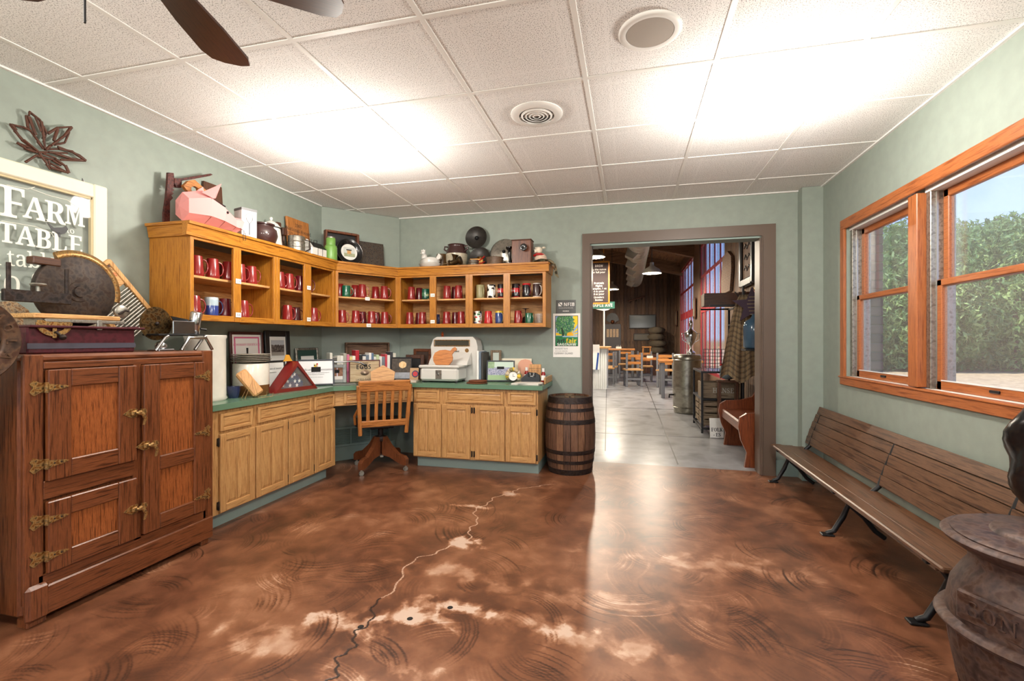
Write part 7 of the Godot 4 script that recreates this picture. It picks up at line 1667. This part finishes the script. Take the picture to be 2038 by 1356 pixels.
	for b in [["front", V(0, 0.085, 0.14), V(0.42, 0.17, 0.016)], ["back", V(0, 0.085, -0.14), V(0.42, 0.17, 0.016)], ["end", V(-0.2, 0.085, 0), V(0.016, 0.17, 0.262)], ["end", V(0.2, 0.085, 0), V(0.016, 0.17, 0.262)], ["bottom", V(0, 0.008, 0), V(0.38, 0.014, 0.26)]]: bx(wbx, b[0], b[1], b[2], M.walnutx if b[0] != "end" else M.grey_woody, 0.002)
	var hc := thing("lettered_crate", "grey wooden HANSEN crate on the middle shelf of the rack", "crate", V(1.15, 0.452, -6.72))
	for b in [["front", V(0, 0.1, 0.16), V(0.46, 0.2, 0.018)], ["back", V(0, 0.1, -0.16), V(0.46, 0.2, 0.018)], ["end", V(-0.22, 0.1, 0), V(0.018, 0.2, 0.3)], ["end", V(0.22, 0.1, 0), V(0.018, 0.2, 0.3)], ["bottom", V(0, 0.01, 0), V(0.42, 0.016, 0.3)]]: bx(hc, b[0], b[1], b[2], M.grey_woodx, 0.002)
	text(hc, "lettering", "HANSEN", V(0.06, 0.1, 0.1695), 0.062, mat("faded_white", C8(206, 204, 196), 0.8), "Droid Serif", Vector3.ZERO, 0.001, 0.9)
	for k in 2:
		var sc := thing("slat_crate", ["grey slatted crate on the bottom of the rack, nearer the pew", "grey slatted crate on the bottom of the rack, nearer the keg"][k], "crate", V(1.16 - 0.0 * k, 0.075, -6.72 - 0.36 * k))
		for y in 4:
			for sz in [-1, 1]: bx(sc, "slat", V(0, 0.05 + y * 0.085, sz * 0.15), V(0.44, 0.065, 0.012), M.grey_woodx, 0.002)
			for sx in [-1, 1]: bx(sc, "slat", V(sx * 0.22, 0.05 + y * 0.085, 0), V(0.012, 0.065, 0.3), M.grey_woodz, 0.002)
		for sx in [-1, 1]: for sz in [-1, 1]: bx(sc, "corner_post", V(sx * 0.205, 0.17, sz * 0.135), V(0.022, 0.34, 0.022), M.grey_woody)
	var hn := thing("hen_figure", "grey painted hen figure beside the pew arm", "figurine", V(1.28, 0.8, -6.35))
	part(hn, "body", MB.new().ball(V(0, 0.07, 0), V(0.1, 0.06, 0.05), 18, 10).ball(V(-0.07, 0.14, 0), V(0.03, 0.05, 0.028), 12, 8).prism(v2([0.05, 0.07, 0.12, 0.13, 0.13, 0.09, 0.1, 0.04]), -0.012, 0.012), mottled("hen_grey", C8(126, 140, 148), 0.5, 0.0, 12.0))
	part(hn, "comb", MB.new().ball(V(-0.075, 0.195, 0), V(0.018, 0.014, 0.006), 8, 6), mat("red_handle", C8(168, 26, 26), 0.3))
	hn.position = V(0.86 + 0.34, 0.7, -6.36)
	var hs := thing("plant_stand", "narrow dark stand under the hen figure", "stand", V(1.2, 0, -6.36))
	bx(hs, "top", V(0, 0.69, 0), V(0.26, 0.018, 0.14), M.walnutx, 0.003)
	for sx in [-1, 1]: bx(hs, "leg", V(sx * 0.1, 0.34, 0), V(0.03, 0.68, 0.1), M.walnuty, 0.003)
	var fs := thing("floor_sign", "white board with black words leaning by the pew end", "sign", V(1.03, 0, -6.24), 8)
	bx(fs, "board", V(0.02, 0.12, 0), V(0.16, 0.24, 0.012), M.paper, 0.002, V(-8, 0, 0))
	text(fs, "lettering", "FOLK", V(0.02, 0.1, 0.012), 0.045, M.ink, "Droid Serif", V(-8, 0, 0), 0.001, 0.8, true)
	text(fs, "lettering", "- ES", V(0.02, 0.04, 0.021), 0.045, M.ink, "Droid Serif", V(-8, 0, 0), 0.001, 0.8, true)
	# pew
	var pw := thing("church_pew", "varnished oak church pew with curved ends just past the doorway", "pew", V(0, 0, 0))
	var prof := [Vector2(1.06, 0), Vector2(1.42, 0), Vector2(1.5, 0.02), Vector2(1.52, 0.5), Vector2(1.56, 0.9), Vector2(1.5, 0.92), Vector2(1.46, 0.86), Vector2(1.42, 0.66), Vector2(1.36, 0.56), Vector2(1.24, 0.52), Vector2(1.08, 0.51), Vector2(1.02, 0.47), Vector2(1.005, 0.38), Vector2(1.03, 0.25), Vector2(1.08, 0.14)]
	for z in [-4.86, -5.86]: part(pw, "end_panel", MB.new().prism(prof, z - 0.02, z + 0.02), M.pewy)
	bx(pw, "seat", V(1.24, 0.4, -5.36), V(0.4, 0.035, 0.96), M.pewz, 0.008)
	bx(pw, "seat_edge", V(1.045, 0.365, -5.36), V(0.022, 0.09, 0.96), M.pewz, 0.006)
	part(pw, "back", MB.new().box(V(0, 0, 0), V(0.025, 0.52, 0.96), 0.004, Transform3D(Basis(Vector3.BACK, -0.14), V(1.475, 0.65, -5.36))), M.pewy)
	bx(pw, "top_rail", V(1.515, 0.915, -5.36), V(0.06, 0.03, 0.98), M.pewz, 0.008)
	# things hung on the wall behind the pew
	var cl := []
	for i in 18:
		var row := []
		for j in 13:
			var s := i / 17.0
			var wv := lerpf(0.05, 0.26, pow(s, 0.7))
			row.append(V((j / 12.0 - 0.5) * 2.0 * wv, -s * 1.0 + 0.05 * sin(j * 0.9) * s, 0.04 + 0.05 * sin(j * 1.7 + s * 2.0) * (0.3 + s)))
		cl.append(row)
	var pi := Image.create(64, 64, false, Image.FORMAT_RGB8)
	for y in 64:
		for x in 64:
			var c := Color8(150, 132, 104)
			if x % 16 < 5: c = c.lerp(Color8(92, 76, 62), 0.55)
			if y % 16 < 5: c = c.lerp(Color8(92, 76, 62), 0.55)
			if x % 16 == 9 or y % 16 == 9: c = Color8(176, 140, 96)
			pi.set_pixel(x, y, c)
	solo("plaid_blanket", "brown plaid blanket hanging from the coat stand behind the pew", "blanket", MB.new().grid(cl), img_mat("plaid", pi, 0.9, {"uv1_scale": V(2, 4, 1), "cull_mode": 2}), V(1.33, 1.74, -6.09), V(0, -14, 0))
	var cs := thing("coat_stand", "dark iron coat stand behind the pew holding the blanket and star", "coat stand", V(1.34, 0, -6.19))
	part(cs, "pole", MB.new().cyl(V(0, 0.93, 0), 0.014, 1.86, 10), M.black_metal)
	part(cs, "foot", MB.new().cyl(V(0, 0.01, 0), 0.075, 0.02, 20, Transform3D(), 0.004), M.black_metal)
	for q in [V(0, 0, 0.1), V(0.1, 0, 0.02), V(-0.1, 0, 0.02)]: part(cs, "hook", MB.new().tube([V(0, 1.72, 0), V(0, 1.74, 0) + q * 0.6, V(0, 1.79, 0) + q], 0.006, 6), M.black_metal)
	var jg := thing("water_jug", "large blue glass water jug on a wall bracket by the doorway", "jug", V(1.22, 1.12, -5.1))
	part(jg, "bottle", MB.new().lathe(v2([0, 0, 0.1, 0, 0.115, 0.02, 0.115, 0.22, 0.1, 0.27, 0.05, 0.3, 0.035, 0.33, 0.04, 0.34, 0, 0.345]), 28), mat("blue_glass", C8(60, 84, 104), 0.08))
	bx(jg, "bracket", V(0.13, -0.012, 0), V(0.49, 0.02, 0.2), M.black_metal)
	var ws := thing("white_notice", "white paper notice pinned to the wall past the doorway", "notice", V(1.585, 2.08, -6.4), -90)
	part(ws, "sheet", sheet(0.4, 0.34, 0.002), M.paper)
	var op := thing("orange_poster", "orange event poster on the wall past the doorway", "poster", V(1.585, 1.7, -6.6), -90)
	part(op, "sheet", sheet(0.4, 0.38, 0.002), mat("poster_orange", C8(222, 176, 100), 0.7))
	for q in [[0.0, 0.12, 0.3, 0.08, C8(206, 90, 50)], [-0.08, -0.02, 0.12, 0.12, C8(90, 100, 120)], [0.09, -0.05, 0.14, 0.16, C8(236, 206, 150)]]: bx(op, "print_block", V(q[0], q[1], 0.0025), V(q[2], q[3], 0.001), mat("pb%d" % int(q[2] * 100), q[4], 0.7))
	var cf := thing("carved_sign", "black carved frame round a pale carved panel high on the plank wall", "frame", V(1.585, 2.3, -7.0), -90)
	for b in [[V(-0.33, 0.1, 0.02), V(0.12, 0.9, 0.06)], [V(0.33, 0.1, 0.02), V(0.12, 0.9, 0.06)], [V(0, -0.3, 0.02), V(0.6, 0.12, 0.06)], [V(0, 0.5, 0.02), V(0.6, 0.12, 0.06)]]: bx(cf, "frame_bar", b[0], b[1], mottled("carved_black", C8(44, 48, 56), 0.4, 0.2, 14.0, "rust"), 0.02)
	bx(cf, "panel", V(0, 0.1, 0.0), V(0.56, 0.7, 0.03), mottled("carved_pale", C8(150, 128, 104), 0.7, 0.0, 14.0, "rust"))
	for k in 4: part(cf, "carving", MB.new().tube([V(-0.18, 0.34 - k * 0.15, 0.016), V(-0.1, 0.38 - k * 0.15, 0.016), V(-0.02, 0.31 - k * 0.15, 0.016), V(0.08, 0.37 - k * 0.15, 0.016), V(0.18, 0.32 - k * 0.15, 0.016)], 0.012, 6), M.black)
	solo("carved_plaque", "weathered carved wooden panel with a star next to the red window", "panel", MB.new().prism(v2([-0.4, -0.33, 0.3, -0.33, 0.42, 0.0, 0.4, 0.2, 0.1, 0.33, -0.3, 0.28, -0.42, -0.1]), 0, 0.04), mottled("carved_grey", C8(160, 142, 122), 0.8, 0.0, 5.0, "rust"), V(1.585, 2.32, -8.35), V(0, -90, 0))
	var sh := thing("bottle_shelf", "dark wall shelf crowded with brown bottles above the pew", "shelf", V(1.5, 1.42, -7.12))
	bx(sh, "board", V(0, 0, 0), V(0.16, 0.02, 0.6), M.walnutz, 0.003)
	bx(sh, "upper_board", V(0, 0.42, 0), V(0.16, 0.02, 0.6), M.walnutz, 0.003)
	for k in 6: solo("brown_bottle", "brown glass bottle on the dark wall shelf above the pew", "bottle", MB.new().lathe(v2([0, 0, 0.035, 0, 0.038, 0.01, 0.038, 0.2, 0.015, 0.28, 0.015, 0.36, 0, 0.36]), 16), mat("brown_glass", C8(54, 34, 24), 0.1), V(1.5, 1.4305, -6.88 - k * 0.098), Vector3.ZERO, "brown bottles on the wall shelf")
	var so := []
	for i in 10:
		var a := PI / 2 + TAU * i / 10
		var r := 0.22 if i % 2 == 0 else 0.09
		so.append(Vector2(cos(a) * r, sin(a) * r))
	var sr := thing("fabric_star", "striped purple fabric star hanging above the blanket", "star", V(1.37, 1.6, -5.9), -20)
	part(sr, "star", MB.new().prism(so, -0.015, 0.015), mat("star_purple", C8(74, 58, 74), 0.85))
	for k in 6: bx(sr, "stripe", V(0, -0.1 + k * 0.04, 0.0155), V(0.1 - absf(k - 3) * 0.02, 0.012, 0.002), M.grey_woodx)
	part(sr, "loop", MB.new().tube([V(0, 0.2, 0), V(0.0, 0.21, -0.1), V(0.02, 0.16, -0.17)], 0.004, 6), M.black)

# ---------------------------------------------------------------- outside the windows
func outdoors() -> void:
	var sand := structure("yard", MB.new().box(V(34, -0.35, -20), V(64, 0.3, 120)), mottled("sand", C8(206, 188, 158), 0.9, 0.0, 0.4), "pale sandy gravel yard outside the windows", "ground")
	structure("front_yard", MB.new().box(V(-6, -0.35, 22), V(40, 0.3, 38)), M.sand, "pale gravel in front of the shop window", "ground")
	# brick return of the dining wing
	var bp := structure("brick_pier", MB.new().box(V(1.93, 1.7, -4.75), V(0.3, 3.8, 0.26)), mat("mortar", C8(120, 112, 106), 0.9), "brown brick return wall seen through the first window", "wall")
	var rng := RandomNumberGenerator.new(); rng.seed = 3
	for r in 34:
		for k in 2:
			var wv := 0.2 if (r + k) % 2 == 0 else 0.096
			var x0 := 1.782 if k == 0 else (1.782 + (0.2 if r % 2 == 0 else 0.096) + 0.01)
			var w2 := minf(wv, 2.082 - x0)
			bx(bp, "brick", V(x0 + w2 / 2, 0.0 + r * 0.076, -4.616), V(w2, 0.066, 0.02), mat("brick%d" % (rng.randi() % 4), [C8(112, 90, 82), C8(98, 80, 74), C8(124, 100, 90), C8(106, 84, 78)][rng.randi() % 4], 0.85), 0.003)
		bx(bp, "brick", V(2.084, r * 0.076, -4.72), V(0.012, 0.066, 0.19), mat("brick0", C8(112, 90, 82), 0.85), 0.003)
	# trees: each its own crown of leaf clumps and trunk
	var leafmesh := MB.new()
	for k in 5:
		var a := k * 2.4
		var c := V(cos(a) * 0.16, 0.05 * sin(k * 1.7), sin(a) * 0.16)
		var d1 := V(cos(a + 1.0), 0.5 * sin(k), sin(a + 1.0)).normalized()
		var d2 := V(-sin(a), 0.6, cos(a)).normalized()
		var q := [c - d1 * 0.2, c + d2 * 0.09, c + d1 * 0.2, c - d2 * 0.09]
		leafmesh.quad(q[0], q[1], q[2], q[3], V(0, 1, 0.2))
	var lm := leafmesh.mesh()
	var greens := [C8(104, 142, 88), C8(128, 164, 104), C8(92, 130, 84), C8(146, 178, 118)]
	var spots_ := []
	for k in 17: spots_.append([9.0 + k * 1.15 + rng.randf(), -29.5 + 3.5 * rng.randf(), 4.6 + 3.8 * rng.randf()])
	for k in 10: spots_.append([10.0 + k * 2.2 + rng.randf(), -35.0 + 3.0 * rng.randf(), 6.0 + 3.6 * rng.randf()])
	for k in 9: spots_.append([26.0 + 5.0 * rng.randf(), -24.0 + k * 3.0, 7.0 + 3.0 * rng.randf()])
	var idx := 0
	for s in spots_:
		var h: float = s[2]
		var tn := thing("tree", ("leafy green tree in the front row beyond the sandy yard" if idx < 17 else ("tall leafy green tree in the row behind the front trees" if idx < 27 else "leafy green tree at the side of the sandy yard")), "tree", V(s[0], -0.2, s[1]), rng.randf() * 360.0, "trees beyond the yard")
		part(tn, "trunk", MB.new().tube([V(0, 0, 0), V(0.1, h * 0.35, 0.05), V(-0.05, h * 0.75, 0.1)], [0.16, 0.12, 0.05], 8), mat("bark", C8(132, 120, 104), 0.9))
		var mm := MultiMesh.new()
		mm.transform_format = MultiMesh.TRANSFORM_3D
		mm.mesh = lm
		var n := 2600
		mm.instance_count = n
		for i in n:
			var u := rng.randf() * TAU
			var y := pow(rng.randf(), 0.85)
			var rad := (1.3 + 0.16 * h) * sqrt(rng.randf()) * (0.55 + 0.75 * sin(PI * clampf(y * 0.85 + 0.1, 0, 1)))
			var sc := rng.randf_range(0.4, 0.95)
			mm.set_instance_transform(i, Transform3D(Basis.from_euler(V(rng.randf() * 3.0, rng.randf() * 6.0, rng.randf() * 3.0)).scaled(V(sc, sc, sc)), V(cos(u) * rad, 0.1 + y * h * 0.98, sin(u) * rad)))
		var mi := MultiMeshInstance3D.new()
		mi.name = "crown"
		mi.multimesh = mm
		mi.material_override = mat("leaf%d" % (idx % 4), greens[idx % 4], 0.6, 0, {"backlight_enabled": true, "backlight": Color(0.4, 0.48, 0.24), "cull_mode": 2})
		mi.set_meta("kind", "stuff")
		tn.add_child(mi)
		idx += 1

func _ready() -> void:
	make_textures()
	make_materials()
	stage()
	shell()
	ceiling_things()
	cabinets()
	icebox()
	desk_chair()
	barrel()
	bench()
	stove()
	mugs()
	wall_signs()
	top_things()
	counter_things()
	icebox_things()
	dining()
	outdoors()
